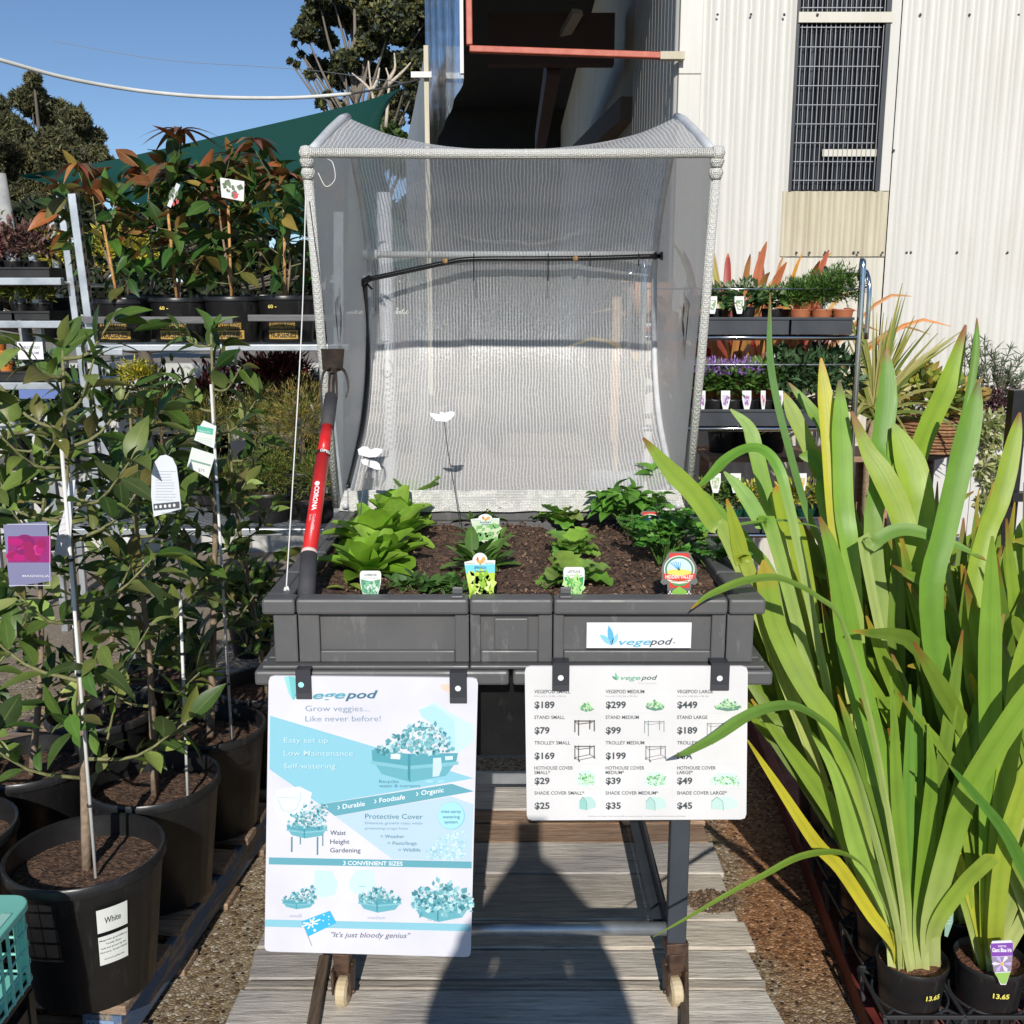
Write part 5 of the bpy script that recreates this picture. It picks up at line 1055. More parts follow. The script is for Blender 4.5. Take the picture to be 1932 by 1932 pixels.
def herbtag(label, x0, y0, x1, y1, Y, word):
    t = root('plant_tag', label, 'plant tag', tuple(P((x0 + x1) / 2, y1, Y))); w_ = x1 - x0; h = y1 - y0
    q = [(20, 4), (26, 0), (74, 0), (80, 4), (84, 12), (95, 28), (98, 42), (94, 54), (100, 66), (92, 72), (82, 70), (80, 104), (20, 104), (18, 70), (8, 72), (0, 66), (6, 54), (2, 42), (5, 28), (16, 12)]
    plate(t, [(x0 + w_ * a / 100, y0 + h * b / 100) for a, b in q][::-1], Y, (.16, .16, .15)); mb = MB(); B = tagboard(mb, x0, y0, x1, y1, Y)
    B.poly([(25, 3), (75, 3), (77, 30), (76, 78), (24, 78), (23, 30)], (.65, .06, .04), 1); B.disc(50, 38, 41, 30, (.75, .78, .7), 2, 28); B.disc(50, 38, 38, 28, (.1, .25, .15), 2.3, 28); B.disc(50, 38, 33, 24, (.6, .75, .85), 2.6, 28)
    B.poly([(17, 40), (50, 36), (83, 41), (78, 54), (22, 54)], (.75, .68, .15), 3)
    for a in range(5): B.line([(50, 40), (26 + a * 7, 20 + abs(a - 2) * 1.5)], 2, (.1, .4, .7), 3.3)
    B.poly([(8, 46), (50, 52), (92, 46), (90, 58), (50, 63), (10, 58)], (.7, .07, .04), 4); B.poly([(16, 59), (50, 64), (84, 59), (66, 70), (50, 72), (34, 70)], (.8, .78, .66), 4); B.poly([(26, 66), (50, 69), (74, 66), (62, 73), (38, 73)], (.1, .35, .12), 5)
    B.text('HIDDEN VALLEY', 13, 57, 74, 7, (.85, .8, .75), 5, .03); B.text('HERB FARM', 27, 64.5, 46, 3, (.4, .1, .05), 5, .02)
    B.poly([(50, 74), (72, 86), (76, 103), (24, 103), (28, 86)], (.25, .5, .08), 5); B.text(word, 28, 96, 44, 5, (.85, .88, .8), 6, .03)
    for i in range(4):
        for j in range(3):
            for s_ in (20, 70): B.rect(s_ + j * 3.6, 84 + i * 4.6, s_ + j * 3.6 + 3.6, 88.6 + i * 4.6, (.8, .8, .78) if (i + j) % 2 else (.03, .03, .03), 6)
    mb.obj('printing', INK, t)
herbtag('red and green coriander tag at the front right of the planter', 1246, 1041, 1317, 1128, 2.13, 'CORIANDER')
herbtag('round red topped basil tag half buried in coriander leaves', 1198, 964, 1256, 1030, 2.72, 'BASIL')

# ================================================================== LEFT: MAGNOLIAS ON THE BLUE PALLET
random.seed(52)
MG = [(.10, .17, .035), (.14, .22, .045), (.075, .135, .028), (.2, .28, .065), (.05, .1, .022), (.3, .37, .11), (.17, .17, .05), (.035, .07, .018), (.06, .11, .03)]
MGN = [(.24, .07, .03), (.2, .11, .03), (.3, .09, .04), (.16, .12, .03)]
def magnolia_mb(base, top, nb, spread, L, cols, tips, tipfrac, nleaf=7, lean=.0, fb=.12, droop=.0, cone=.35, tuft=0):
    """trunk + side branches in one bark mesh, leaves in another"""
    tb = MB(); lb = MB(); base = Vector(base); top = Vector(top); H = (top - base).length
    mid = (base + top) / 2 + V(rnd(-.03, .03), rnd(-.03, .03), 0)
    tr = spline([base, base * .65 + top * .35 + V(rnd(-.02, .02), rnd(-.02, .02), 0), base * .3 + top * .7 + V(rnd(-.02, .02), 0, 0), top], 14)
    bc = (.26, .19, .13); bg_ = (.16, .2, .05)
    r0 = .004 + H * .007
    tb.tube(tr, [r0 * (1 - .75 * i / 14) for i in range(15)], 7, c=[mixc(bc, bg_, max(0, i / 14 - .4)) for i in range(15)])
    a = rnd(0, 6.28)
    def lf(p, d, tipness):
        c = random.choice(cols); c = tuple(x * rnd(.85, 1.15) for x in c)
        if tipness > rnd(.1, 1.0): c = random.choice(tips)
        l_ = L * rnd(.5, 1.3)
        leaf(lb, p + d * .008, (d + V(0, 0, -droop)).normalized(), UP + rdir() * .75, l_, l_ * rnd(.38, .52), c, rnd(.05, .5), rnd(.1, .5), 6, p=.9, stem=.06)
    for i in range(nb):
        a += 2.4 + rnd(-.4, .4); f = fb + (1 - fb) * (i + .5) / nb; k = f * 14; i0 = min(13, int(k)); p = tr[i0] + (tr[i0 + 1] - tr[i0]) * (k - i0)
        bl = spread * (1 - cone * f) * rnd(.6, 1.15); d = V(math.cos(a), math.sin(a), rnd(.25, .8)).normalized(); e = p + d * bl + UP * bl * .15
        q = spline([p, p + d * bl * .5 - UP * .02, e], 6); tb.tube(q, [r0 * .45 - r0 * .05 * j for j in range(7)], 5, c=mixc(bc, bg_, .6))
        for j in range(nleaf):
            t = .25 + .75 * (j + rnd(0, .8)) / nleaf; kk = min(5, int(t * 6)); pp = q[kk] + (q[kk + 1] - q[kk]) * (t * 6 - kk); aa = j * 2.4 + i
            sd = d.orthogonal().normalized(); sd = Matrix.Rotation(aa, 3, d) @ sd; lf(pp, (d * .55 + sd * .8 + UP * .25).normalized(), tipfrac * (1 if t > .8 else .3) * (.4 + f))
        for j in range(2): lf(e, (d + rdir() * .6).normalized(), tipfrac * (.5 + f))
    for j in range(6): lf(top, (UP * .7 + rdir(-.2, .6)).normalized(), tipfrac * 1.6)
    for k in range(tuft):
        c0_ = top if k < tuft // 2 else e; a = rnd(0, 6.28); d = V(math.cos(a), math.sin(a), rnd(.1, .9)).normalized(); leaf(lb, c0_ + UP * .02, d, UP, L * rnd(.7, 1.1), L * .26, tuple(x * rnd(.8, 1.3) for x in random.choice([(.22, .09, .05), (.34, .15, .07), (.17, .07, .05)])), 1.1, .3, 7, p=.9, stem=.06)
    return tb, lb
POTS = []
def G2(px, py, z): return G(px, py, z)
def big_magnolia(label, x, y, r, h, toppx, nb, spread, L, stake=None, fill=.84, zbase=.14, tipfrac=.06, nleaf=7, group='potted magnolias on the blue pallet'):
    o = V(x, y, zbase); t = root('potted_magnolia', label, 'magnolia', tuple(o), group)
    pot_parts(r, h, o, t, r * .76, fill=fill)
    base = o + V(0, 0, h * fill); top = P(toppx[0], toppx[1], y + rnd(-.05, .05))
    tb, lb = magnolia_mb(base, top, nb, spread, L, MG, MGN, tipfrac, nleaf); tb.obj('trunk', BARK, t, True); lb.obj('foliage', LEAF, t, True)
    if stake:
        a = P(stake[0], stake[1], y - .03); b = P(stake[2], stake[3], y - .03); b = V(b.x, b.y, b.z); sb = MB(); e = V(b.x + (b.x - a.x) * .02, b.y, zbase + h * fill - .03)
        sb.tube([a, V(b.x, b.y, e.z)], .0042, 8); s = sb.obj('stake', WHITEPL, t, True); sb = MB()
        for k in (.25, .5, .8): c = a + (V(b.x, b.y, e.z) - a) * k; sb.tube([c - UP * .003, c + UP * .003], .0075, 8, c=(.03, .03, .03))
        sb.obj('stake_tie', PAINT, s, True)
    return t
big = [  # label, x, y, r, h, top px, branches, spread, leaf, stake
    ('tall magnolia in the front pot with the white labels, tied to a white stake', -1.0, 2.2, .18, .34, (118, 660), 14, .28, .10, (115, 830, 180, 1645)),
    ('magnolia in the second pot along the blue board, branching low', -.97, 2.58, .175, .34, (245, 770), 11, .25, .095, (340, 1130, 352, 1480)),
    ('magnolia in the third pot along the blue board with a bare leaning trunk', -.93, 2.96, .17, .33, (398, 630), 9, .25, .095, (398, 725, 432, 1300)),
    ('magnolia in the fourth pot along the blue board, half hidden by the poster', -.84, 3.32, .17, .33, (430, 800), 9, .23, .09, None),
    ('magnolia in the shaded pot left of the front labelled pot', -1.40, 2.3, .18, .34, (20, 800), 11, .27, .10, None),
    ('magnolia in the inner pot behind the front labelled pot', -1.36, 2.7, .175, .34, (95, 830), 9, .26, .10, (128, 980, 150, 1420)),
    ('magnolia in the inner pot of the third row', -1.31, 3.08, .17, .33, (270, 880), 8, .25, .1, (268, 1010, 290, 1390)),
    ('magnolia in the inner pot of the fourth row', -1.25, 3.45, .17, .33, (320, 900), 8, .25, .1, (338, 1040, 350, 1300)),
    ('magnolia in the far left pot of the second row', -1.76, 2.75, .175, .34, (-20, 930), 9, .26, .10, None),
]
for b_ in big:
    t = big_magnolia(b_[0], b_[1], b_[2], b_[3], b_[4], b_[5], int(b_[6] * 1.75), b_[7] * (.75 if b_[1] > -1.0 + .02 else 1), b_[8] * .82, b_[9], nleaf=8)
    POTS.append(t)
# labels on the front pot
def pot_label(parent, cx, cy, x0, x1, y0, y1, r_fn, drawing):
    pass
front = POTS[0]; o = V(-1.0, 2.2, .14)
def on_pot(o, r0, r1, h, ang, z):
    r_ = r0 + (r1 - r0) * (z - o.z) / h + .0012; return o + V(math.sin(ang) * r_, -math.cos(ang) * r_, z - o.z)
for k, (z1_, z0_, lines) in enumerate(((.415, .355, [('White', .5, .034, .016)]), (.345, .27, [('Magnolia grandiflora', .86, .06, .004), ('Teddy Bear', .72, .035, .004), ('Sold and grown by the', .58, .055, .004), ('Nursery, Road NSW', .44, .06, .004), ('www.plants', .2, .045, .004)]))):
    a0_, a1_ = R(28), R(51); mb = MB(); nn = 8; b0 = len(mb.v)
    for i in range(nn + 1):
        a = a0_ + (a1_ - a0_) * i / nn; mb.add(on_pot(o, .1415, .1775, .34, a, z0_), WHT); mb.add(on_pot(o, .1415, .1775, .34, a, z1_), WHT)
    for i in range(nn): q = b0 + 2 * i; mb.f.append((q, q + 2, q + 3, q + 1))
    lb = mb.obj('pot_label', PAINT, front); mb = MB()
    for (s_, f, w_, h_) in lines:
        vs, fs, a, b = text_data(s_, .01, 0); b0 = len(mb.v)
        for v in vs:
            an = (a0_ + a1_) / 2 + ((v[0] - a) / (b - a) - .5) * w_ / .16; z = z0_ + (z1_ - z0_) * f + v[1] * h_ / .7 - h_ / 2; p = on_pot(o, .142, .178, .34, an, z); mb.add(p, (.05, .05, .05))
        for f_ in fs: mb.f.append(tuple(b0 + i for i in f_))
    mb.obj('label_writing', INK, lb)
# swing tags hanging in the magnolias
def swing(label, q, Y, c, draw, loc=None):
    t = root('swing_tag', label, 'swing tag', tuple(P(q[0][0], q[0][1], Y))); plate(t, q, Y, c); mb = MB(); xs = [a[0] for a in q]; ys = [a[1] for a in q]
    B = tagboard(mb, min(xs), min(ys), max(xs), max(ys), Y); draw(B); mb.obj('printing', INK, t); return t
def d1(B):
    for i in range(11): B.rect(14 + rnd(0, 3), 26 + i * 4.6, 84 - rnd(0, 18), 27.2 + i * 4.6, (.45, .46, .48), 1)
    B.poly([(8, 79), (94, 75), (95, 86), (9, 90)], (.08, .08, .09), 1)
    for i in range(5): B.disc(17 + i * 15, 84 - i * .7, 4.5, 2.8, (.7, .72, .75), 2, 10)
    B.text('Hamilton', 35, 95, 45, 3, (.35, .36, .4), 1)
arch = [(287, 975), (285, 935), (286, 895), (291, 872), (302, 860), (313, 858), (325, 864), (333, 880), (337, 910), (342, 960)]
swing('tall arch topped white swing tag with fine print among the magnolia leaves', [(x + (3 if y > 960 else 0), y) for x, y in arch], 2.08, (.66, .69, .74), d1)
def d2(B): B.poly([(16, 18), (88, 30), (84, 52), (12, 40)], (.1, .45, .33), 1); [B.line([(14, 60 + i * 7), (80, 68 + i * 7)], 1.5, (.5, .52, .5), 1) for i in range(3)]; B.text('Magnolia', 20, 40, 55, 8, (.6, .75, .7), 2, 0, 0, .1)
swing('pale tag with a green block tied high on the white stake', [(384, 793), (408, 804), (404, 846), (366, 830), (372, 812)], 2.45, (.7, .74, .7), d2)
def d3(B): B.poly([(12, 38), (84, 56), (84, 62), (12, 44)], (.2, .35, .28), 1); B.text('$75', 40, 78, 22, 10, (.25, .25, .3), 1, 0, 0, .1)
swing('pale tilted tag with a price below the green block tag', [(362, 844), (406, 858), (393, 902), (353, 880)], 2.42, (.7, .73, .71), d3)
def d4(B):
    B.rect(10, 22, 98, 62, (.28, .02, .16), 1)
    for i in range(26): a = rnd(0, 6.28); r_ = rnd(2, 26); B.disc(52 + r_ * 1.5 * math.cos(a), 42 + r_ * .7 * math.sin(a), rnd(9, 17), rnd(5, 9), random.choice([(.42, .01, .16), (.55, .04, .22), (.3, .01, .1), (.22, .01, .12)]), 2 + i * .03, 12)
    B.text('MAGNOLIA', 40, 84, 55, 3.2, (.7, .68, .75), 2, .01); B.line([(8, 4), (96, 4), (96, 97), (12, 97)], 1, (.6, .6, .7), 2)
swing('purple tag with a magenta magnolia flower picture hanging at the left', [(6, 990), (88, 984), (98, 1096), (18, 1108)], 1.95, (.2, .2, .34), d4)
swing('narrow translucent white plastic tag edge on beside the white stake', [(130, 908), (142, 905), (136, 975), (132, 1046), (100, 1058), (108, 1010), (122, 960)], 2.2, (.68, .68, .74), lambda B: [B.line([(30, 40 + i * 8), (70, 36 + i * 8)], 1, (.5, .5, .55), 1) for i in range(5)])
swing('white crumpled tag low in the magnolia trunks behind the big tag', [(228, 1010), (256, 1018), (258, 1040), (240, 1052), (224, 1030)], 3.3, (.72, .72, .74), lambda B: None)

# ---- crates bottom left
TEAL = nm('mint_green_plastic', (.2, .58, .48), (.24, .63, .53), 5, .4)
cr = root('plastic_crate', 'mint green plastic crate with lattice sides at the lower left corner', 'crate', (-1.2, 1.65, .387))
mb = MB(); cx0, cx1, cy0, cy1, cz0, cz1 = -1.45, -.965, 1.42, 1.88, .387, .56
def rrect(x0, x1, y0, y1, r_, n=6):
    pts = []
    for cx, cy, a0 in ((x1 - r_, y1 - r_, 0), (x0 + r_, y1 - r_, 90), (x0 + r_, y0 + r_, 180), (x1 - r_, y0 + r_, 270)):
        for i in range(n + 1): a = R(a0 + 90 * i / n); pts.append((cx + r_ * math.cos(a), cy + r_ * math.sin(a)))
    return pts
out = rrect(cx0, cx1, cy0, cy1, .04); inn = rrect(cx0 + .045, cx1 - .045, cy0 + .045, cy1 - .045, .02); n = len(out)
for (lst, z) in ((out, cz1 - .014), (out, cz1), (inn, cz1), (inn, cz1 - .014)):
    for x, y in lst: mb.add((x, y, z))
for k in range(3):
    for i in range(n): a = k * n + i; b = k * n + (i + 1) % n; mb.f.append((a, b, b + n, a + n))
bevel(mb.obj('rim', TEAL, cr, False), .003)
mb = MB(); out2 = rrect(cx0 + .006, cx1 - .006, cy0 + .006, cy1 - .006, .036)
for z, z2_ in ((cz0, cz0 + .01),): 
    pass
L_ = len(out2)
def wallpt(s):  # walk round the rounded rectangle
    s = s % L_; i = int(s); f = s - i; a = out2[i]; b = out2[(i + 1) % L_]; return V(a[0] * (1 - f) + b[0] * f, a[1] * (1 - f) + b[1] * f, 0)
for zz in [cz0 + .004 + i * (cz1 - cz0 - .02) / 4 for i in range(5)]:
    mb.tube([wallpt(i) + V(0, 0, zz) for i in range(L_ + 1)], .0028, 6)
for side in (0, 1):
    for k in range(13):
        y = cy0 + .045 + (cy1 - cy0 - .09) * k / 12; x = (cx1 - .006) if side == 0 else (cx0 + .006); mb.beam((x, y, cz0), (x, y, cz1 - .01), .003, .006, (1, 0, 0))
        x = cx0 + .045 + (cx1 - cx0 - .09) * k / 12; y = (cy1 - .006) if side == 0 else (cy0 + .006); mb.beam((x, y, cz0), (x, y, cz1 - .01), .003, .006, (0, 1, 0))
for i in range(L_):
    if (i % 7) < 6: a = wallpt(i); b = wallpt(i + 1); mb.f.append(tuple(mb.add(p) for p in (a + V(0, 0, cz0), b + V(0, 0, cz0), b + V(0, 0, cz1 - .01), a + V(0, 0, cz1 - .01))))
mb.box(cx0 + .02, cx1 - .02, cy0 + .02, cy1 - .02, cz0, cz0 + .004); inner = [(x * .97 + (cx0 + cx1) / 2 * .03, y * .97 + (cy0 + cy1) / 2 * .03) for x, y in out2]
mb.obj('lattice_wall', TEAL, cr)
mb = MB(); mb.box(cx1 - .032, cx1 - .012, cy1 - .14, cy1 - .07, cz1 + .0005, cz1 + .003, (.4, .7, .6)); bevel(mb.obj('rim_label', PAINT, cr), .002)
bc_ = root('plastic_crate', 'black slatted crate in deep shade under the mint green crate', 'crate', (-1.2, 1.65, 0))
mb = MB()
for zz in (.06, .17, .28): mb.box(-1.44, -.98, 1.44, 1.46, zz - .052, zz + .052); mb.box(-1.44, -.98, 1.84, 1.86, zz - .052, zz + .052); mb.box(-1.0, -.98, 1.46, 1.84, zz - .052, zz + .052); mb.box(-1.44, -1.42, 1.46, 1.84, zz - .052, zz + .052)
for x in (-1.441, -.999):
    for y in (1.439, 1.841): mb.box(x - .002, x + .022, y, y + .022, .0, .36)
mb.box(-1.44, -.98, 1.44, 1.86, .362, .384); mb.obj('slats', BLACKP, bc_)

# ================================================================== LEFT: RACKS
random.seed(77)
rack = root('galvanised_rack', 'galvanised steel plant rack with mesh shelf behind the big magnolias', 'rack', (-1.6, 4.8, 0))
YA, YB = 4.45, 5.25
def upright(px0, py0, px1, py1, Y, w_=.05, d_=.04, parent=rack, mat=GALV, name='upright'):
    a = P(px0, py0, Y); b = P(px1, py1, Y); k = b.z / (a.z - b.z); e = b + (b - a) * k; mb = MB(); mb.beam(a, e, w_, d_, up=(0, 1, 0)); o = bevel(mb.obj(name, mat, parent), .003)
    mb = MB(); 
    d = (e - a); n_ = int(d.length / .05)
    for i in range(n_): c = a + d * ((i + .5) / n_); mb.box(c.x + w_ * .5 - .001, c.x + w_ * .5 + .004, c.y - .02, c.y - .004, c.z - .01, c.z + .01)
    mb.obj('slot_row', nm('slot_dark', (.02, .02, .025), None, rough=.7) if 'slot_dark' not in bpy.data.materials else bpy.data.materials['slot_dark'], o)
    return o
upright(138, 366, 208, 900, YA, .034, .04); upright(112, 345, 170, 800, YB, .034, .04)
upright(640, 400, 640, 900, YA + .02, .045, .04); upright(610, 420, 612, 900, YB, .045, .04)
def bar(px0, px1, py, Y, h=.03, d=.03, mat=GALV, name='shelf_bar', parent=rack, z=None):
    a = P(px0, py, Y); b = P(px1, py, Y); zz = a.z if z is None else z; mb = MB(); mb.box(a.x, b.x, Y - d / 2, Y + d / 2, zz - h / 2, zz + h / 2); return bevel(mb.obj(name, mat, parent), .004)
zs1 = P(400, 655, YA - .03).z; bar(185, 660, 656, YA - .03, .028, .03); bar(150, 640, 656, YB, .03, .03, z=zs1); bar(170, 232, 664, YA - .06, .03, .01)
GW = nm('grey_timber_rail', (.1, .1, .105), (.16, .16, .165), 10, .7, stretch=(1, 9, 9))
bar(158, 440, 604, YA - .04, .03, .02, GW, 'timber_rail'); bar(468, 640, 600, YA - .04, .028, .02, GW, 'timber_rail')
zs2 = P(500, 1000, YA).z; bar(120, 700, 1003, YA, .032, .03); bar(150, 640, 990, YB, .03, .03, z=zs2)
def mesh_shelf(x0, x1, y0, y1, z, parent, pitch=.045):
    mb = MB(); k = 0; w_ = x1 - x0; h = y1 - y0; q = x0 - h
    while q < x1:
        a = max(q, x0); b = min(q + h, x1)
        if b > a:
            mb.beam((a, y0 + (a - q), z), (b, y0 + (b - q), z), .004, .002); mb.beam((a, y1 - (a - q), z + .002), (b, y1 - (b - q), z + .002), .004, .002)
        q += pitch
    return mb.obj('mesh_shelf', GALV, parent)
xa = P(120, 1000, YA).x; mesh_shelf(xa, -.62, YA, YB, zs2 + .018, rack)
mesh_shelf(xa, -.62, YA, YB, zs1 + .0, rack, .06)
zs3 = P(400, 1268, 4.1).z; mb = MB(); mb.box(-1.45, -.62, 4.08, 4.11, zs3 - .03, zs3 + .01); mb.obj('low_shelf_bar', GALV, rack); mesh_shelf(-1.45, -.62, 4.11, 4.5, zs3, rack)
for x in (-1.4, -.66): boxobj('foot', [(x - .02, x + .02, 4.1, 4.14, 0, zs3 - .03)], GALV, rack)

def writing(mb, s_, o, r0, r1, h, ang, z, w_, hh, c, bold=.02):
    vs, fs, a, b = text_data(s_, bold, 0); b0 = len(mb.v); rr = (r0 + r1) / 2
    for v in vs: an = ang + ((v[0] - a) / (b - a) - .5) * w_ / rr; mb.add(on_pot(o, r0 + .0008, r1 + .0008, h, an, z + v[1] * hh / .7 - hh / 2), c)
    for f in fs: mb.f.append(tuple(b0 + i for i in f))
def curved(mb, o, r0, r1, h, a0, a1, z0, z1, c, nn=8):
    b0 = len(mb.v)
    for i in range(nn + 1): a = a0 + (a1 - a0) * i / nn; mb.add(on_pot(o, r0, r1, h, a, z0), c); mb.add(on_pot(o, r0, r1, h, a, z1), c)
    for i in range(nn): q = b0 + 2 * i; mb.f.append((q, q + 2, q + 3, q + 1))
MR = [(.035, .085, .02), (.055, .125, .025), (.025, .06, .016), (.085, .17, .03), (.14, .14, .03)]
MRN = [(.3, .09, .03), (.26, .14, .04), (.4, .13, .04), (.2, .08, .03), (.3, .22, .05)]
rk = [('racked magnolia in the leftmost labelled pot beside the steel upright', 228, 565, (175, 345), False, None), ('racked magnolia in the second pot, price written on its left side', 338, 562, (330, 305), True, (-.25, '60 -')),
      ('racked magnolia in the third pot with an orange bamboo stake', 440, 560, (410, 310), True, None), ('racked magnolia in the rightmost pot, price under its rim', 540, 558, (540, 318), True, (-.3, '60 -'))]
ORW = (.52, .32, .07)
for i, (lb_, px, py, tp_, _, pr) in enumerate(rk):
    Y = YA + .16; c = P(px, py, Y); rr = .128 if i != 0 else .135; h = c.z - (zs1 + .016); o = V(c.x, Y, zs1 + .016)
    t = root('potted_magnolia', lb_, 'magnolia', tuple(o), 'magnolias on the galvanised rack'); pot_parts(rr, h, o, t, rr * .86, fill=.88)
    top = P(tp_[0], tp_[1] + 25, Y); tb, fb_ = magnolia_mb(o + V(0, 0, h * .9), top, 13, .24, .118, MR, MRN, .5, 6, cone=.15, fb=.1, droop=.3, tuft=22); tb.obj('trunk', BARK, t, True); fb_.obj('foliage', LEAF, t, True)
    a = P((350, 322, 436, 540)[i] - 150 * (i == 0), 470, Y - .03); sb = MB(); q = [o + V(.0, -.03, h * .85), V(a.x, Y - .04, top.z - .12)]; sb.tube(q, [.007, .006], 7, c=(.5, .27, .1)); sb.obj('bamboo_stake', BARK, t, True)
    mb = MB(); r0, r1 = rr * .86, rr * .96; zl0 = o.z + h * .08; zl1 = o.z + h * .27
    curved(mb, o, r0 + .001, r1 + .001, h, -.55, .6, zl0, zl1, ORW); writing(mb, 'NURSERIES', o, r0 + .001, r1 + .001, h, .03, (zl0 + zl1) / 2, .115, .024, (.03, .025, .02), .03)
    curved(mb, o, r0 + .001, r1 + .001, h, -.5, .5, zl1 + .002, zl1 + .036, (.06, .045, .02)); writing(mb, 'BLACKALL RANGE', o, r0 + .0015, r1 + .0015, h, .0, zl1 + .019, .115, .022, ORW, .02)
    if pr: writing(mb, pr[1], o, r0 + .004, r1 + .004, h, pr[0], o.z + h * .77, .04, .014, (.75, .6, .15), .03)
    mb.obj('pot_label', INK, t)
    # slatted apron below the rail
for i, (px, r_) in enumerate(((285, .12), (395, .12), (500, .12), (600, .12))):
    Y = YB - .12; c = P(px, 556, Y); h = c.z - (zs1 + .016); o = V(c.x, Y, zs1 + .016)
    t = root('potted_magnolia', ('rear row potted magnolia showing between the first and second racked pots', 'rear row potted magnolia showing between the second and third racked pots', 'rear row potted magnolia showing between the third and fourth racked pots', 'rear row potted magnolia at the right end beside the net cover')[i], 'magnolia', tuple(o), 'magnolias on the galvanised rack'); pot_parts(r_, h, o, t, r_ * .86, n=20)
    tb, fb_ = magnolia_mb(o + V(0, 0, h * .9), P(px + rnd(-20, 20), 345, Y), 8, .2, .12, MR, MRN, .45, 7, cone=.15, droop=.3, tuft=14); tb.obj('trunk', BARK, t, True); fb_.obj('foliage', LEAF, t, True)
# the one reaching out past the upright on the left
for (q, Y, c, nm_) in (([(508, 424), (568, 436), (568, 488), (512, 480)], 4.4, (.72, .7, .68), 'white flower picture tag high among the racked magnolias'), ([(420, 440), (434, 445), (414, 494), (406, 498)], 4.35, (.6, .6, .62), 'narrow pale tag hanging from the second racked magnolia')):
    q = [(415, 335), (461, 342), (460, 380), (418, 372)] if Y > 4.38 else [(333, 345), (340, 349), (322, 392), (315, 388)]
    swing(nm_, q, Y, c, lambda B: [leafy(B, 15, 12, 70, 60, 12, 26, [(.1, .15, .08), (.16, .2, .12)], 1), leafy(B, 45, 60, 85, 90, 6, 20, [(.55, .08, .08)], 2)])

CONI = amat('conifer_foliage', rough=.6, trans=.15, var=.25, vscale=18)
def conifer(label, px, py, rpx, Y, cols, rimpx=None, n=2600, cat='shrub', group='golden shrubs on the mesh shelf', zsh=None, L=.03, W=.008, potr=.115, asp=1.0, name='potted_shrub', tips=None):
    k = (Y * CT + .3) / 1932; c = P(px, py, Y); r_ = rpx * k; zsh = zs2 + .02 if zsh is None else zsh
    o = V(c.x, Y, zsh); ph = max(.08, min(.22, (c.z - r_ * asp * .7) - zsh)); t = root(name, label, cat, tuple(o), group); pot_parts(potr, ph, o, t, n=20)
    mb = MB(); bush(mb, (c.x, Y, max(c.z, zsh + ph + r_ * asp * .45)), (r_, r_ * .9, r_ * asp), n, L, W, cols, -.75, .1, 1, .25, .5, tips)
    mb.obj('foliage', CONI, t)
    mb = MB(); mb.tube([o + V(0, 0, ph * .8), V(c.x + .01, Y, c.z)], .008, 6, c=(.12, .08, .05)); mb.obj('stem', BARK, t, True); return t
GOLD = [(.28, .24, .05), (.2, .2, .05), (.32, .2, .06), (.14, .17, .04)]; CGRN = [(.11, .17, .03), (.16, .2, .035), (.07, .12, .02), (.24, .22, .05)]
conifer('golden brown topped shrub beside the red cultivator handle', 568, 800, 70, YA + .2, GOLD, n=3600, asp=1.25); conifer('loose golden green shrub left of the cultivator string', 485, 790, 58, YA + .42, GOLD + CGRN, n=2600)
conifer('golden green shrub right of the arch topped tag', 400, 790, 58, YA + .5, GOLD + CGRN, n=2600); conifer('yellow green shrub behind the steel rack upright', 300, 780, 60, YA + .5, GOLD, n=2200)
conifer('dense green conifer in a black pot on the front of the mesh shelf', 505, 888, 62, YA + .12, CGRN, n=3400, asp=.85, L=.028); conifer('dense green conifer tight against the planter left rim', 600, 900, 50, YA + .12, CGRN, n=2600, asp=1.1)
conifer('fine leaved green shrub low behind the white swing tag', 425, 900, 45, YA + .35, CGRN, n=1500, asp=.8)
MAR = [(.10, .012, .012), (.16, .02, .015), (.06, .01, .01)]
conifer('dark maroon leaved shrub under the top shelf of the galvanised rack', 520, 710, 75, YB + .25, MAR, n=1800, group=None, L=.06, W=.03, asp=.6)
YEL = [(.62, .52, .04), (.7, .6, .1), (.45, .42, .04), (.3, .35, .05)]
conifer('bright yellow flowering shrub behind the leftmost racked magnolias', 235, 470, 62, 5.7, YEL, n=1700, group='yellow flowering shrubs', L=.035, W=.022, zsh=zs1, asp=.8); conifer('bright yellow shrub left of the steel upright', 100, 475, 40, 5.9, YEL, n=1100, group='yellow flowering shrubs', L=.03, W=.02, zsh=zs1, asp=1.1)
conifer('small pale yellow shrub below the top rack shelf', 262, 705, 36, 5.3, YEL, n=900, group='yellow flowering shrubs', L=.03, W=.016, asp=.7)
# dark shrubs low behind everything on the left
for i, (px, py, rp, Y, lb_) in enumerate(((560, 1180, 90, 4.3, 'leafy green shrub low beside the planter under the mesh shelf'), (470, 1130, 70, 4.3, 'leafy green shrub on the low shelf behind the magnolia trunks'))):
    c = P(px, py, Y); t = root('potted_shrub', lb_, 'shrub', (c.x, Y, zs3 + .012), 'green shrubs on the low shelf'); pot_parts(.1, .16, V(c.x, Y, zs3 + .012), t, n=20); mb = MB(); bush(mb, (c.x, Y, c.z), (rp * .0022, rp * .002, rp * .0018), 260, .07, .035, MG, -.5, .2, 4); mb.obj('foliage', LEAF, t, True)

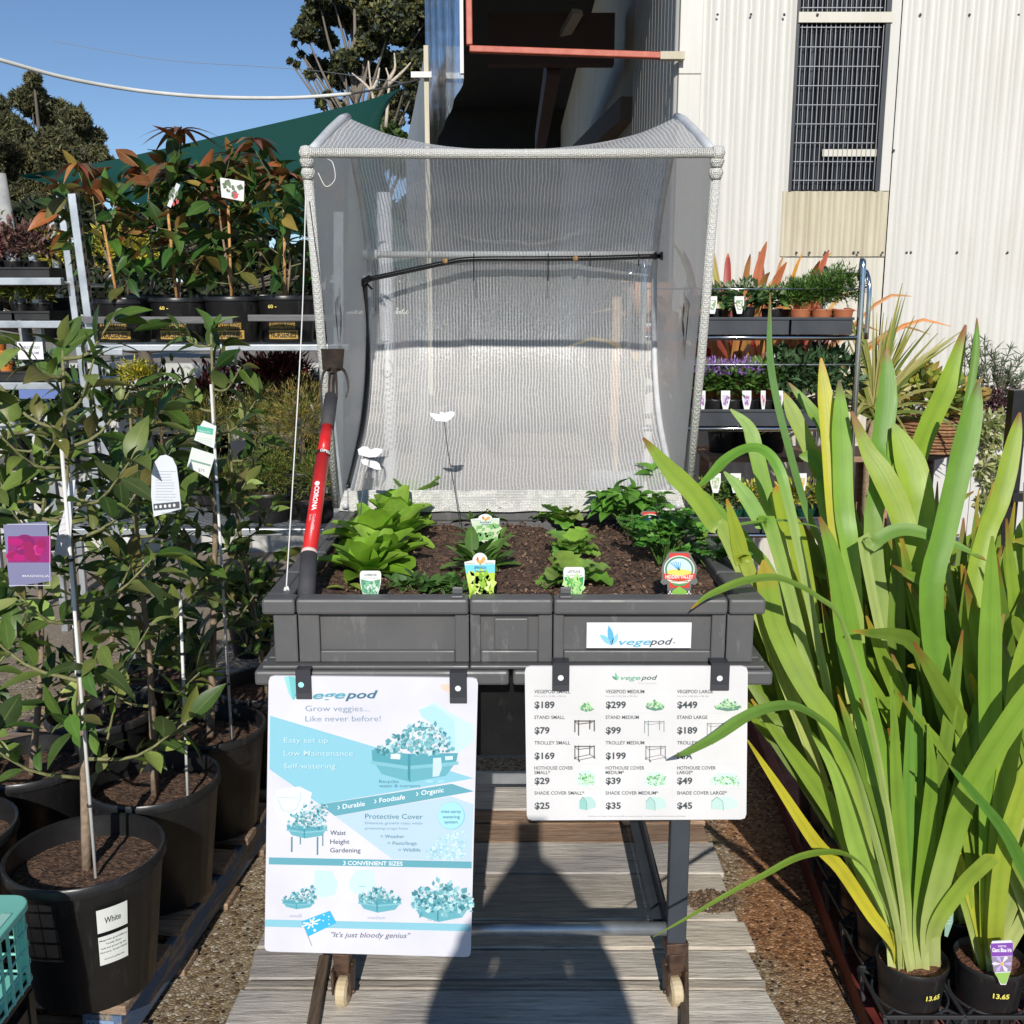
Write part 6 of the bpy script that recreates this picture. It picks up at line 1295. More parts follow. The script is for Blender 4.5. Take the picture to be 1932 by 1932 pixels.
# ---- far left display shelves
r2 = root('display_rack', 'pale steel display rack of seedling trays at the far left edge', 'rack', (-2.9, 5.5, 0))
for px in (62, -60, 100):
    a = P(px, 480 if px != 100 else 420, 5.35 if px != 100 else 5.9); boxobj('post', [(a.x - .018, a.x + .018, a.y - .018, a.y + .018, 0, a.z)], GALV, r2)
sh_z = []
for py in (531, 612, 728, 815):
    a = P(-90, py, 5.15); b = P(118, py, 5.15); mb = MB(); mb.box(a.x, b.x, 5.13, 5.17, a.z - .018, a.z + .018); mb.box(a.x, b.x, 5.171, 5.9, a.z - .012, a.z); bevel(mb.obj('shelf', GALV, r2), .003); sh_z.append(a.z + .02)
def small_plant(label, px, Y, z, potw, h, cols, n, L, W, name='potted_plant', cat='potted plant', potmat=None, group=None, dome=1.0, rx=None, stemh=0, flowers=None, soft=True):
    x = P(px, 700, Y).x; o = V(x, Y, z); t = root(name, label, cat, tuple(o), group); pot_parts(potw, potw * 1.5, o, t, potw * .72, mat=potmat, n=14)
    mb = MB(); rx = rx or potw * 1.5; bush(mb, (x, Y, z + potw * 1.5 + h * .4 + stemh), (rx, rx, h * .6 * dome), n, L, W, cols, -.6, .2, 2, .2, .6)
    if flowers: bush(mb, (x, Y, z + potw * 1.5 + h * .75), (rx, rx, h * .4), flowers[1], flowers[2], flowers[2], flowers[0], 0, .1, 1, .6, .8)
    mb.obj('foliage', SOFT, t); return t
def tray(label, x0, x1, y0, y1, z, h=.06, mat=BLACKP, group=None):
    t = root('seedling_tray', label, 'tray', ((x0 + x1) / 2, (y0 + y1) / 2, z), group); mb = MB(); mb.box(x0, x1, y0, y0 + .006, z, z + h); mb.box(x0, x1, y1 - .006, y1, z, z + h); mb.box(x0, x0 + .006, y0 + .0061, y1 - .0061, z, z + h); mb.box(x1 - .006, x1, y0 + .0061, y1 - .0061, z, z + h); mb.box(x0 + .006, x1 - .006, y0 + .006, y1 - .006, z + .002, z + .006)
    mb.box(x0 - .006, x1 + .006, y0 - .006, y0 - .0002, z + h - .012, z + h); bevel(mb.obj('tray_body', mat, t), .003); return t
def xa_(px, Y=5.2): return P(px, 700, Y).x
PINKS = [(.4, .12, .14), (.5, .25, .2), (.25, .08, .1)]; PURP = [(.16, .07, .07), (.22, .12, .1), (.1, .06, .05)]; YG = [(.3, .33, .05), (.4, .4, .08), (.16, .24, .04)]
tray('black seedling tray on the top shelf of the far left display', xa_(20), xa_(112), 5.18, 5.5, sh_z[0], .05)
for i, (px, c, l_) in enumerate(((10, PINKS, 'pink tinged'), (45, PURP, 'burgundy leaved'), (88, PURP, 'brown purple leaved'))):
    small_plant(l_ + ' small plant on the top shelf of the far left display', px, 5.3, sh_z[0] + .01, .05, .2, c, 260, .035, .022, rx=.12)
small_plant('tall pink flowering plant behind the grey pole at the far left', -5, 5.6, sh_z[0], .07, .32, PINKS + YG, 400, .03, .012, rx=.16)
for i, (px, c, l_) in enumerate(((0, PURP + YG, 'mossy grey green'), (50, YG, 'yellow green'), (90, YG + CGRN, 'lime green'))):
    small_plant(l_ + ' small plant on the second shelf of the far left display', px, 5.3, sh_z[1] + .01, .05, .12, c, 260, .035, .012, rx=.12)
tray('black seedling tray on the second shelf of the far left display', xa_(-20), xa_(35), 5.18, 5.5, sh_z[1], .045); tray('green rimmed tray on the second shelf of the far left display', xa_(40), xa_(105), 5.18, 5.5, sh_z[1], .045)
ORG = nm('orange_terracotta', (.6, .17, .03), (.66, .22, .05), 9, .6)
for i, (px, r_) in enumerate(((-4, .055), (12, .05))):
    o = V(P(px, 700, 5.3).x, 5.3, sh_z[2] + .08 - .06 * i); t = root('orange_pot', ('bright orange pot at the left edge of the photo', 'orange pot just left of the handwritten sign')[i], 'pot', tuple(o)); pot_parts(r_, .13, o, t, mat=ORG, n=18)
    boxobj('pot_riser', [(o.x - .04, o.x + .04, 5.26, 5.34, sh_z[2], o.z - .0005)], BLACKP, t)
a = P(32, 645, 5.12); b = P(83, 678, 5.12); t = root('paper_sign', 'white handwritten paper sign on the far left display shelf', 'sign', tuple(a)); mb = MB(); mb.box(a.x, b.x, 5.118, 5.122, b.z, a.z, (.78, .78, .8)); mb.obj('sheet', PAINT, t)
mb = MB(); B = tagboard(mb, 32, 645, 83, 678, 5.117); B.text("HELLO FOLKS", 20, 38, 64, 14, (.2, .18, .3), 1, .01); B.text('WELCOME', 36, 70, 46, 14, (.2, .18, .3), 1, .01); mb.obj('handwriting', INK, t)
tray('black tray of succulents on the third shelf of the far left display', xa_(-20), xa_(110), 5.18, 5.5, sh_z[2], .05)
for i, (px, l_) in enumerate(((38, 'grey green succulent left of its little tag'), (72, 'pale succulent right of the little tag'), (100, 'dark succulent at the right end of the third display shelf'))): small_plant(l_, px, 5.26, sh_z[2] + .01, .04, .08, [(.12, .2, .12), (.2, .28, .2)], 150, .03, .014, rx=.09)
a = P(36, 735, 5.12); b = P(128, 752, 5.12); t = root('shelf_strip', 'blue and white printed strip under the third display shelf', 'label strip', tuple(a)); mb = MB(); mb.box(a.x, b.x, 5.115, 5.12, b.z, a.z, (.12, .18, .42)); mb.obj('strip', PAINT, t)
for i, (px, l_) in enumerate(((12, 'white pot low on the far left display'), (60, 'second white pot low on the far left display'), (105, 'white pot nearest the rack upright low on the display'))):
    o = V(P(px, 800, 5.3).x, 5.3, sh_z[3]); t = root('white_pot', l_, 'pot', tuple(o), 'white pots on the lowest display shelf'); pot_parts(.07, .12, o, t, mat=WHITEPL, n=18); mb = MB(); bush(mb, o + V(0, 0, .17), (.09, .09, .06), 120, .04, .02, PURP + MG, -.4, .2, 2); mb.obj('foliage', SOFT, t)
t = root('grey_pole', 'grey round concrete pole rising at the left edge of the photo', 'pole', (-2.7, 5.9, 0)); mb = MB(); a = P(-2, 328, 5.9); b = P(22, 470, 5.9); e = b + (b - a) * (b.z / (a.z - b.z)); mb.tube([a, e], .036, 14); mb.obj('shaft', nm('weathered_concrete', (.3, .3, .29), (.42, .42, .4), 14, .8, bmp=.2), t, True)
# white planks and wall pieces behind the left racks
t = root('low_white_wall', 'low whitewashed wall glimpsed behind the left racks', 'wall', (-2.2, 7.2, 0)); mb = MB(); mb.box(-4.5, -1.15, 7.2, 7.3, 0, 1.35); mb.obj('wall_face', nm('old_whitewash', (.45, .45, .43), (.58, .57, .54), 3, .8), t)
t = root('back_table', 'black topped nursery table behind the left racks', 'table', (-1.9, 6.3, 0)); boxobj('table_top', [(-3.2, -.75, 6.0, 6.6, .78, .82)], BLACKP, t); 
for x in (-3.15, -.8):
    for y in (6.03, 6.57): boxobj('leg', [(x - .02, x + .02, y - .02, y + .02, 0, .78)], GALV, t)
for i in range(7):
    small_plant(('mixed green', 'dark leaved', 'yellow green', 'deep green', 'reddish', 'grey green', 'bright green')[i] + ' potted shrub standing on the black table behind the racks', 20 + i * 95, 6.3, .82, .09, .45, (MG, MAR, YG, MG, MAR, CGRN, CGRN)[i], 420, .06, .03, rx=.24, group='shrubs on the black table')
# ================================================================== RIGHT: GIANT IRISES
random.seed(64)
IG = (.25, .37, .04); IY = (.5, .52, .06); IB = (.62, .66, .26); ID = (.14, .23, .035); TIP = (.28, .09, .02)
bench = root('red_timber_edge', 'dark red painted timber bed edge running beside the irises', 'timber edging', (.95, 3, 0))
a = G(1610, 1932, .06); b = G(1400, 1330, .06)
mb = MB(); mb.beam(V(.845, 1.9, .035), V(1.03, 4.4, .035), .035, .07); bevel(mb.obj('edge_board', nm('dark_red_paint', (.13, .02, .015), (.2, .035, .025), 12, .6, bmp=.2), bench), .004)
mb = MB(); mb.sheet((.865, 1.85, .03), (2.6, 1.85, .03), (2.6, 4.4, .03), (1.05, 4.4, .03), 2, 2); mb.obj('bed_floor', nm('red_brown_floor', (.16, .05, .035), (.26, .1, .075), 14, .8, bmp=.2), bench)
PR = .081; PH = .14
iris_pots = {}
def iris_base(x, y): return V(x, y, .075)
grid = {}
names = ['front', 'second', 'third', 'fourth', 'fifth', 'sixth', 'seventh', 'eighth']
cols3 = ['left', 'middle', 'right', 'far right']
def ipos(r_, c_): return V(.931 + .182 * c_ + .015 * r_, 2.135 + .19 * r_, .105)
hero = {}   # (row, col) -> list of blades
def hb(rc, pts, Ys, w_, c=IG, tip=TIP, n=18, basec=IB, face=(0, -1, .15), tl=.2, bw=.6, fold=.16, tb_=.022):
    """pts are picture positions from tip to where the blade meets its neighbours; Ys gives tip depth"""
    hero.setdefault(rc, []).append((pts, Ys, w_, c, tip, n, basec, face, tl, bw, fold, tb_))
A_ = (0, 0); B_ = (0, 1)
hb(A_, [(1440, 1056), (1457, 1159), (1487, 1234), (1520, 1294), (1568, 1369), (1620, 1500), (1680, 1720)], 2.28, .052, (.33, .44, .04), (.55, .35, .03), tl=.04)
hb(A_, [(1546, 975), (1570, 1042), (1592, 1150), (1607, 1249), (1631, 1339), (1652, 1429), (1664, 1519), (1697, 1739)], 2.2, .062, (.24, .4, .04), tl=.3)
hb(A_, [(1532, 1382), (1574, 1453), (1601, 1534), (1622, 1609), (1655, 1669), (1686, 1750)], 2.12, .05, (.34, .5, .09), IG, tl=.4)
hb(A_, [(1680, 1276), (1687, 1369), (1690, 1460), (1700, 1609), (1710, 1740)], 2.14, .034, IG, IG, tl=.5)
hb(A_, [(1717, 1291), (1715, 1430), (1712, 1609), (1716, 1740)], 2.16, .03, (.2, .36, .05), IG, tl=.3)
hb(A_, [(1733, 1294), (1730, 1430), (1721, 1609), (1722, 1740)], 2.18, .036, (.2, .36, .05), IG, tl=.3)
hb(A_, [(1751, 1366), (1757, 1460), (1748, 1580), (1736, 1740)], 2.12, .042, IG, IG, tl=.5)
hb(A_, [(2030, 1190), (1932, 1324), (1862, 1429), (1820, 1504), (1796, 1579), (1757, 1730)], 2.0, .06, (.3, .43, .05), tl=.15)
hb(A_, [(1876, 1612), (1850, 1635), (1817, 1669), (1766, 1745)], 2.03, .042, (.38, .48, .06), IY, tl=.05, bw=.8)
hb(A_, [(1270, 1428), (1300, 1418), (1352, 1390), (1412, 1350), (1472, 1332), (1517, 1340), (1571, 1380), (1607, 1440), (1640, 1545), (1690, 1740)], 1.93, .03, (.2, .33, .05), (.1, .12, .06), n=26, face=(0, -.45, 1), tl=.25)
hb(A_, [(1410, 1396), (1472, 1489), (1538, 1588), (1586, 1639), (1646, 1729), (1690, 1785)], 2.06, .032, (.62, .55, .04), (.5, .4, .03), basec=(.5, .5, .08), tl=.35)
hb(A_, [(1232, 1768), (1300, 1730), (1380, 1683), (1440, 1652), (1500, 1620), (1555, 1608), (1600, 1614), (1640, 1650), (1680, 1745)], 1.85, .018, (.25, .35, .04), (.2, .25, .04), n=24, face=(0, -.4, 1), tl=.5)
hb(B_, [(1606, 776), (1637, 850), (1666, 898), (1699, 970), (1716, 1043), (1750, 1180), (1790, 1310), (1820, 1457), (1845, 1620), (1857, 1745)], 2.4, .062, (.38, .46, .035), TIP, n=22, basec=IY)
hb(B_, [(1684, 800), (1687, 864), (1725, 970), (1755, 1080), (1790, 1200), (1815, 1350), (1840, 1560), (1862, 1745)], 2.45, .048, (.3, .42, .04), n=20)
hb(B_, [(1872, 1011), (1868, 1130), (1866, 1280), (1868, 1411), (1866, 1600), (1866, 1745)], 2.1, .056, (.27, .42, .05), IG, tl=.25, basec=IY)
hb(B_, [(1960, 1120), (1925, 1260), (1905, 1400), (1885, 1560), (1872, 1745)], 2.1, .05, (.36, .47, .05), tl=.2, basec=IY)
hb(B_, [(1990, 1330), (1932, 1480), (1895, 1600), (1878, 1745)], 2.0, .045, (.4, .5, .06), basec=IY)
hb(B_, [(1800, 1260), (1815, 1400), (1830, 1560), (1850, 1745)], 2.16, .045, (.36, .46, .06), IG, basec=IY, tl=.4)
hb(B_, [(1786, 1560), (1805, 1620), (1835, 1700), (1850, 1760)], 2.14, .03, IY, basec=IY)
hb((0, 2), [(1790, 1443), (1827, 1485), (1891, 1563), (1932, 1640), (1990, 1760)], 1.95, .03, (.13, .28, .04), IG, tl=.5)
hb((1, 0), [(1583, 717), (1588, 838), (1592, 960), (1610, 1120), (1640, 1320), (1670, 1500)], 2.45, .052, (.27, .45, .04), (.14, .08, .03))
hb((1, 1), [(1673, 656), (1674, 736), (1663, 838), (1659, 906), (1655, 1100), (1690, 1350), (1730, 1560)], 2.5, .056, (.18, .34, .035), (.35, .12, .04), tl=.25)
hb((1, 2), [(1822, 613), (1790, 719), (1751, 804), (1727, 872), (1710, 960), (1760, 1200), (1850, 1500)], 2.6, .056, (.34, .46, .035), (.3, .1, .03), tb_=.03)
hb((1, 2), [(1843, 600), (1839, 668), (1822, 770), (1790, 906), (1790, 1100), (1850, 1400)], 2.55, .022, (.2, .34, .05), fold=.5)
hb((0, 2), [(1846, 720), (1834, 787), (1808, 889), (1780, 1008), (1755, 1130), (1790, 1350), (1900, 1600)], 2.3, .060, (.2, .36, .035), (.14, .12, .03))
hb((0, 2), [(1924, 778), (1911, 838), (1887, 940), (1860, 1008), (1835, 1130), (1840, 1300), (1930, 1600)], 2.35, .05, (.38, .47, .04), (.3, .12, .03))
hb((1, 1), [(1686, 800), (1706, 848), (1724, 900), (1733, 960), (1736, 1100), (1742, 1300), (1745, 1480)], 2.42, .08, (.38, .49, .035), IG, n=20, tl=.3, bw=.5)
hb((1, 0), [(1549, 675), (1557, 753), (1564, 838), (1572, 950), (1590, 1150), (1650, 1450)], 2.5, .042, (.55, .52, .03), (.6, .33, .03))
hb((2, 0), [(1488, 722), (1527, 770), (1554, 811), (1568, 900), (1590, 1100), (1650, 1400)], 2.7, .034, (.24, .38, .04))
hb((2, 0), [(1479, 741), (1496, 780), (1520, 831), (1544, 889), (1572, 980), (1610, 1200), (1650, 1400)], 2.6, .042, (.36, .44, .05), (.5, .3, .04))
hb((2, 0), [(1453, 552), (1452, 668), (1465, 753), (1486, 838), (1520, 960), (1580, 1150), (1640, 1380)], 2.6, .02, (.14, .28, .05), (.3, .1, .04))
hb((2, 0), [(1378, 772), (1411, 804), (1425, 848), (1447, 940), (1480, 1060), (1540, 1230), (1630, 1400)], 2.6, .042, (.3, .46, .06), IG, tl=.3)
hb((1, 0), [(1213, 826), (1263, 886), (1306, 929), (1345, 985), (1400, 1080), (1500, 1250), (1640, 1480)], 2.3, .048, (.36, .47, .05), (.3, .1, .02), tl=.25, bw=.3)
hb((1, 0), [(1310, 925), (1340, 898), (1372, 866), (1409, 847), (1440, 850), (1466, 880), (1485, 940), (1530, 1150), (1620, 1400)], 2.45, .034, (.22, .42, .05), IG, n=24, face=(0, -.6, .8))
hb((2, 0), [(1323, 922), (1350, 955), (1380, 992), (1412, 1030), (1480, 1150), (1600, 1350)], 2.5, .034, (.28, .43, .06), IG, tl=.4)
hb((1, 0), [(1366, 890), (1402, 929), (1438, 989), (1470, 1050), (1520, 1180), (1600, 1380)], 2.4, .04, (.26, .44, .05), IG, tl=.3)
hb((1, 0), [(1371, 941), (1388, 1001), (1402, 1061), (1425, 1110), (1500, 1260), (1620, 1450)], 2.3, .04, (.42, .47, .04), (.55, .2, .03), tl=.35)
hb((0, 0), [(1304, 1149), (1330, 1128), (1354, 1116), (1400, 1098), (1457, 1090), (1498, 1102), (1540, 1126), (1590, 1180), (1650, 1400), (1700, 1700)], 2.02, .027, (.26, .38, .05), (.6, .28, .03), n=26, face=(0, -.4, 1), tl=.3)
hb((2, 0), [(1338, 1005), (1390, 991), (1462, 982), (1510, 988), (1556, 1006), (1600, 1090), (1640, 1300)], 2.3, .014, (.26, .4, .06), (.4, .2, .05), n=20, face=(0, -.3, 1))
hb((1, 1), [(1868, 1060), (1810, 1031), (1762, 1013), (1716, 1000), (1680, 1005), (1648, 1030), (1637, 1080), (1640, 1180), (1670, 1350), (1720, 1560)], 2.25, .036, (.24, .38, .07), (.4, .2, .05), n=26, face=(0, -.7, .6), tl=.4)
hb((2, 0), [(1465, 916), (1485, 980), (1515, 1080), (1550, 1200), (1620, 1400)], 2.5, .055, (.4, .47, .04), (.6, .25, .03), tl=.12)
hb((2, 1), [(1508, 860), (1540, 866), (1560, 910), (1566, 1000), (1600, 1200)], 2.55, .045, (.24, .42, .05), IG)
hb((3, 0), [(1345, 930), (1330, 1150), (1400, 1250), (1500, 1350)], 2.6, .03, (.26, .38, .05), IG)
hb((2, 0), [(1442, 1130), (1462, 1250), (1500, 1380), (1580, 1500)], 2.35, .03, (.3, .42, .05), IG, tl=.4)
hb((3, 0), [(1450, 1180), (1490, 1290), (1520, 1370), (1600, 1480)], 2.6, .025, (.26, .38, .05), IG)
def build_iris(rc, label, nrand, rmax=.3, hmin=.7, hmax=1.35):
    r_, c_ = rc; o = ipos(r_, c_); t = root('potted_iris', label, 'iris', tuple(o), 'giant irises in black pots')
    pot_parts(PR, PH, o, t, PR * .8, REDSOIL if 0 else None or REDSOIL, n=26, fill=.86)
    mb = MB(); soil = o + V(0, 0, PH * .86)
    for k, (pts, Yt, w_, c, tip, n, basec, face, tl, bw, fold, tb_) in enumerate(hero.get(rc, [])):
        if rc[0] >= 1: pts = ([p for p in pts if p[1] <= 1160 or p[0] < 1320] + [None])[:-1] if any(p[1] <= 1100 for p in pts) else pts
        pts = pts or [(1640, 1150)]; m_ = len(pts); q = []
        for i, (x, y) in enumerate(pts):
            f = (i / m_) ; f = f * f * .3 + f * .7; q.append(P(x, y, Yt + (o.y - .02 - Yt) * f))
        base = soil + V(max(-.045, min(.045, (pts[-1][0] - (966 + o.x / (o.y * CT + 1.5 * ST) * 1932)) * .0011)), -.02 + .012 * (k % 3), -.005)
        q.append(base); q = q[::-1]
        blade(mb, q, w_ * .92, (c[0] * .86, c[1] * .95, c[2] * 1.0) if c[1] < .5 else c, tip, n + 6, face, basec, tl, max(bw, .8) if rc[0] == 0 and w_ > .028 else bw, fold, tb_)
    az = rnd(-.6, .6)
    for i in range(nrand):
        th = (i + .5) / nrand * 1.15 - .575 + rnd(-.08, .08); th *= 1.0 if rc[1] else 1.1
        d = V(math.cos(az), math.sin(az) * .5 + .1, 0); L = rnd(hmin, hmax) * (1.08 - .35 * abs(th)); base = soil + d * th * .06 + V(0, rnd(-.03, .03), 0)
        o2 = V(rnd(-.03, .03), rnd(-.06, .1), 0)
        e = base + d * math.sin(th) * L + UP * math.cos(th) * L + o2; mid = base + d * math.sin(th * .8) * L * .5 + UP * math.cos(th * .8) * L * .5 + o2 * .3
        q = [base, mid, e]
        if rnd(0, 1) < .16: e2 = e + d * (1 if th > 0 else -1) * rnd(.1, .2) - UP * rnd(.02, .12); q = [base, mid, mid * .3 + e * .7, e2]
        c = mixc(ID, IG, rnd(.2, 1.1)); v = rnd(.85, 1.15); c = tuple(x * v for x in c)
        an = rnd(-.5, .5); blade(mb, q, rnd(.028, .044), c, random.choice([TIP, TIP, (.5, .3, .04)]), 12, (math.sin(an), -math.cos(an), .1), IB, rnd(.15, .35), .6, rnd(.05, .22))
    mb.obj('leaves', BLADE, t, True); return t
spec = [((0, 0), 'giant iris in the nearest black pot, its leaves reaching over the price board', 3), ((0, 1), 'giant iris in the black pot with the purple flower tag', 4), ((0, 2), 'giant iris cut off by the right edge of the photo in the front row', 6),
        ((1, 0), 'giant iris in the second row directly behind the nearest pot', 6), ((1, 1), 'giant iris in the second row behind the purple tagged pot', 7), ((1, 2), 'giant iris in the second row against the right photo edge', 7),
        ((2, 0), 'giant iris in the third row whose thin leaf stands up against the steel trolley', 7), ((2, 1), 'giant iris in the third row, second from the red edge board', 8), ((2, 2), 'giant iris in the third row nearest the right photo edge', 8),
        ((3, 0), 'giant iris in the fourth row beside the red edge board', 9), ((3, 1), 'giant iris in the fourth row, away from the red edge board', 9), ((3, 2), 'giant iris in the fourth row nearest the right photo edge', 8), ((4, 0), 'giant iris in the fifth row, rear end of the red edge board', 9), ((4, 1), 'giant iris in the fifth row in front of the white planter box', 8), ((5, 0), 'rearmost giant iris, just before the display trolley', 7)]
for rc, lb_, n in spec:
    r_ = rc[0]; build_iris(rc, lb_, int(n * (1.8 if r_ == 0 else 4.2)), .2, .6, (1.0 if rc[1] == 0 else 1.15) - .03 * r_)
# carry trays that hold the pots
for r_ in range(0, 5):
    o = ipos(r_, 0); t = root('carry_tray', ('front black carry tray with open rings around the two nearest iris pots', 'second black carry tray in the shade behind the front one', 'third black carry tray under the iris leaves', 'fourth black carry tray beside the red edge board', 'rearmost black carry tray of irises')[r_], 'carry tray', tuple(o), 'black carry trays'); mb = MB()
    zt_ = o.z + .045
    for c_ in (0, 1, 2):
        p = ipos(r_, c_); R1 = PR * .99 + .004
        ring = [V(p.x + R1 * math.cos(a), p.y + R1 * math.sin(a), zt_) for a in [6.2832 * i / 28 for i in range(29)]]; mb.tube(ring, .0035, 6)
        sq = [V(p.x + .089 * i, p.y + .089 * j, zt_ + .002) for i, j in ((-1, -1), (1, -1), (1, 1), (-1, 1), (-1, -1))]
        for a, b in zip(sq, sq[1:]): mb.beam(a, b, .006, .009)
        for i, j in ((-1, -1), (1, -1), (1, 1), (-1, 1)): mb.beam(V(p.x + .089 * i, p.y + .089 * j, zt_), V(p.x + .06 * i, p.y + .06 * j, zt_ + .001), .006, .006); mb.beam(V(p.x + .089 * i, p.y + .089 * j, zt_), V(p.x + .07 * i, p.y + .07 * j, .036), .008, .006, (0, 1, .1))
        for i in range(-2, 3): mb.beam(V(p.x + .03 * i, p.y - .08, zt_), V(p.x + .026 * i, p.y - .06, .04), .005, .004, (0, 1, .1))
        mb.box(p.x - .07, p.x + .07, p.y - .07, p.y + .07, .036, .041)
    bevel(mb.obj('tray_frame', nm('tray_grey_plastic', (.03, .032, .035), None, rough=.5) if 'tray_grey_plastic' not in bpy.data.materials else bpy.data.materials['tray_grey_plastic'], t), .001, 1)
for t in [o for o in bpy.data.objects if o.name.startswith('potted_iris')]: pass
# pots sit in their trays; prices and the purple tag
def on_iris(i, s_, dz, ang, lbl):
    o = ipos(0, i); t = [q for q in col.objects if q.get('label', '').startswith(lbl)][0]; mb = MB(); writing(mb, s_, o, PR * .8 + .006, PR * .965 + .0045, PH, ang, o.z + PH * dz, .034, .012, (.8, .72, .15), .03); mb.obj('price_writing', INK, t)
on_iris(0, '13.65', .62, .28, 'giant iris in the nearest'); on_iris(1, '13.65', .66, -.1, 'giant iris in the black pot with')
t = root('plant_tag', 'purple and white iris flower tag in the second black pot', 'plant tag', tuple(P(1890, 1850, 2.04)))
plate(t, [(1868, 1785), (1872, 1776), (1908, 1774), (1912, 1780), (1908, 1830), (1898, 1858), (1888, 1858), (1876, 1832)], 2.04, (.75, .72, .8)); mb = MB(); B = tagboard(mb, 1867, 1775, 1913, 1857, 2.04)
B.poly([(4, 6), (96, 4), (95, 34), (6, 36)], (.22, .07, .4), 1); B.text('Giant Blue Iris', 10, 25, 80, 9, (.85, .82, .9), 2, .03); B.text('DIETES', 34, 14, 34, 4, (.8, .75, .9), 2, .02); B.poly([(7, 37), (94, 35), (88, 70), (18, 72)], (.3, .25, .35), 1)
for i in range(6): a = i * 1.05; B.poly([(50, 52), (50 + 34 * math.cos(a + .25), 52 + 17 * math.sin(a + .25)), (50 + 42 * math.cos(a), 52 + 21 * math.sin(a)), (50 + 34 * math.cos(a - .25), 52 + 17 * math.sin(a - .25))], (.72, .68, .88) if i % 2 else (.5, .4, .75), 2 + i * .05)
B.disc(50, 52, 7, 4, (.8, .5, .1), 3); B.poly([(20, 74), (86, 72), (66, 99), (48, 99)], (.3, .5, .12), 1); mb.obj('printing', INK, t)
t = root('plant_tag', 'green backed plant tag standing edge on between the two front iris pots', 'plant tag', tuple(P(1790, 1770, 2.1))); plate(t, [(1784, 1712), (1792, 1700), (1800, 1706), (1798, 1740), (1788, 1768), (1782, 1766)], 2.1, (.25, .4, .32))
mb = MB(); B = tagboard(mb, 1783, 1703, 1799, 1765, 2.1); [B.line([(25, 20 + i * 9), (80, 16 + i * 9)], 2, (.5, .6, .52), 1) for i in range(6)]; mb.obj('printing', INK, t)

# ================================================================== RIGHT: DISPLAY TROLLEY
random.seed(91)
TY = 4.55; TB = 5.1
dt = root('display_trolley', 'chrome tube display trolley of flower trays before the white shed wall', 'display trolley', (1.9, 4.8, 0))
xl_, xr_ = P(1318, 700, TY).x - .25, P(1612, 560, TY).x
zt = P(1620, 515, TY).z
for (x, nm_) in ((xr_ + .03, 'end_frame'), (xl_, 'end_frame')):
    mb = MB(); mb.tube(spline([V(x, TY, .0), V(x, TY, zt - .1), V(x, TY + .03, zt - .02), V(x, TY + .08, zt), V(x, TB - .1, zt), V(x, TB - .03, zt - .03), V(x, TB, zt - .12), V(x, TB, 0)], 60), .014, 8); mb.tube([V(x, TY, .25), V(x, TB, .25)], .01, 6); o = mb.obj(nm_, CHROME, dt, True)
mb = MB(); mb.tube(spline([V(xr_ + .06, TY - .01, P(1630, 640, TY).z), V(xr_ + .06, TY - .01, zt - .08), V(xr_ + .055, TY + .02, zt + .0), V(xr_ + .05, TY + .05, zt + .005)], 20), .011, 8); mb.obj('inner_loop', CHROME, dt, True)
zsh = [P(1500, y, TY).z for y in (637, 809, 1010)]
for i, z in enumerate(zsh):
    mb = MB(); mb.tube([V(xl_, TY, z), V(xr_ + .03, TY, z)], .012, 8); mb.tube([V(xl_, TB, z), V(xr_ + .03, TB, z)], .012, 8)
    for k in range(9): x = xl_ + (xr_ - xl_) * k / 8; mb.tube([V(x, TY, z), V(x, TB, z)], .005, 6)
    mb.obj('shelf_frame', CHROME, dt, True)
for y_ in (545, 560, 688): a = P(1320, y_, TY + .02); mb = MB(); mb.tube([V(xl_, TY + .02, a.z), V(xr_ + .03, TY + .02, a.z)], .0035, 6); mb.obj('guard_wire', CHROME if y_ != 688 else GALV, dt, True) if y_ != 560 else None
DG = nm('dark_tray_plastic', (.028, .032, .04), (.045, .05, .06), 8, .45)
tr_sp = [(1325, 1487, 0, 'left dark tray on the top shelf of the chrome trolley'), (1491, 1606, 0, 'right dark tray on the top shelf holding the dense green seedlings'), (1310, 1477, 1, 'left dark tray on the middle shelf under the purple flowers'), (1481, 1606, 1, 'right dark tray on the middle shelf under the leafy herbs'), (1290, 1450, 2, 'left dark tray on the bottom shelf of the chrome trolley'), (1455, 1606, 2, 'right dark tray on the bottom shelf of the chrome trolley')]
for x0, x1, s_, lb_ in tr_sp:
    tray(lb_, P(x0, 620, TY).x, P(x1, 620, TY).x, TY - .015, TB - .05, zsh[s_] + .013, .075, DG, 'dark trays on the chrome trolley')
tz = [z + .013 + .035 for z in zsh]
def tx(px): return P(px, 600, TY + .1).x
def rack_plant(label, px, s_, potw, potm, fn, group=None, dy=.1, name='potted_plant', cat='potted plant', up=0.0):
    o = V(tx(px), TY + dy, tz[s_] + up); t = root(name, label, cat, tuple(o), group); pot_parts(potw, potw * 1.55, o, t, potw * .75, mat=potm, n=16); mb = MB(); fn(mb, o + V(0, 0, potw * 1.5)); mb.obj('foliage', SOFT, t); return t
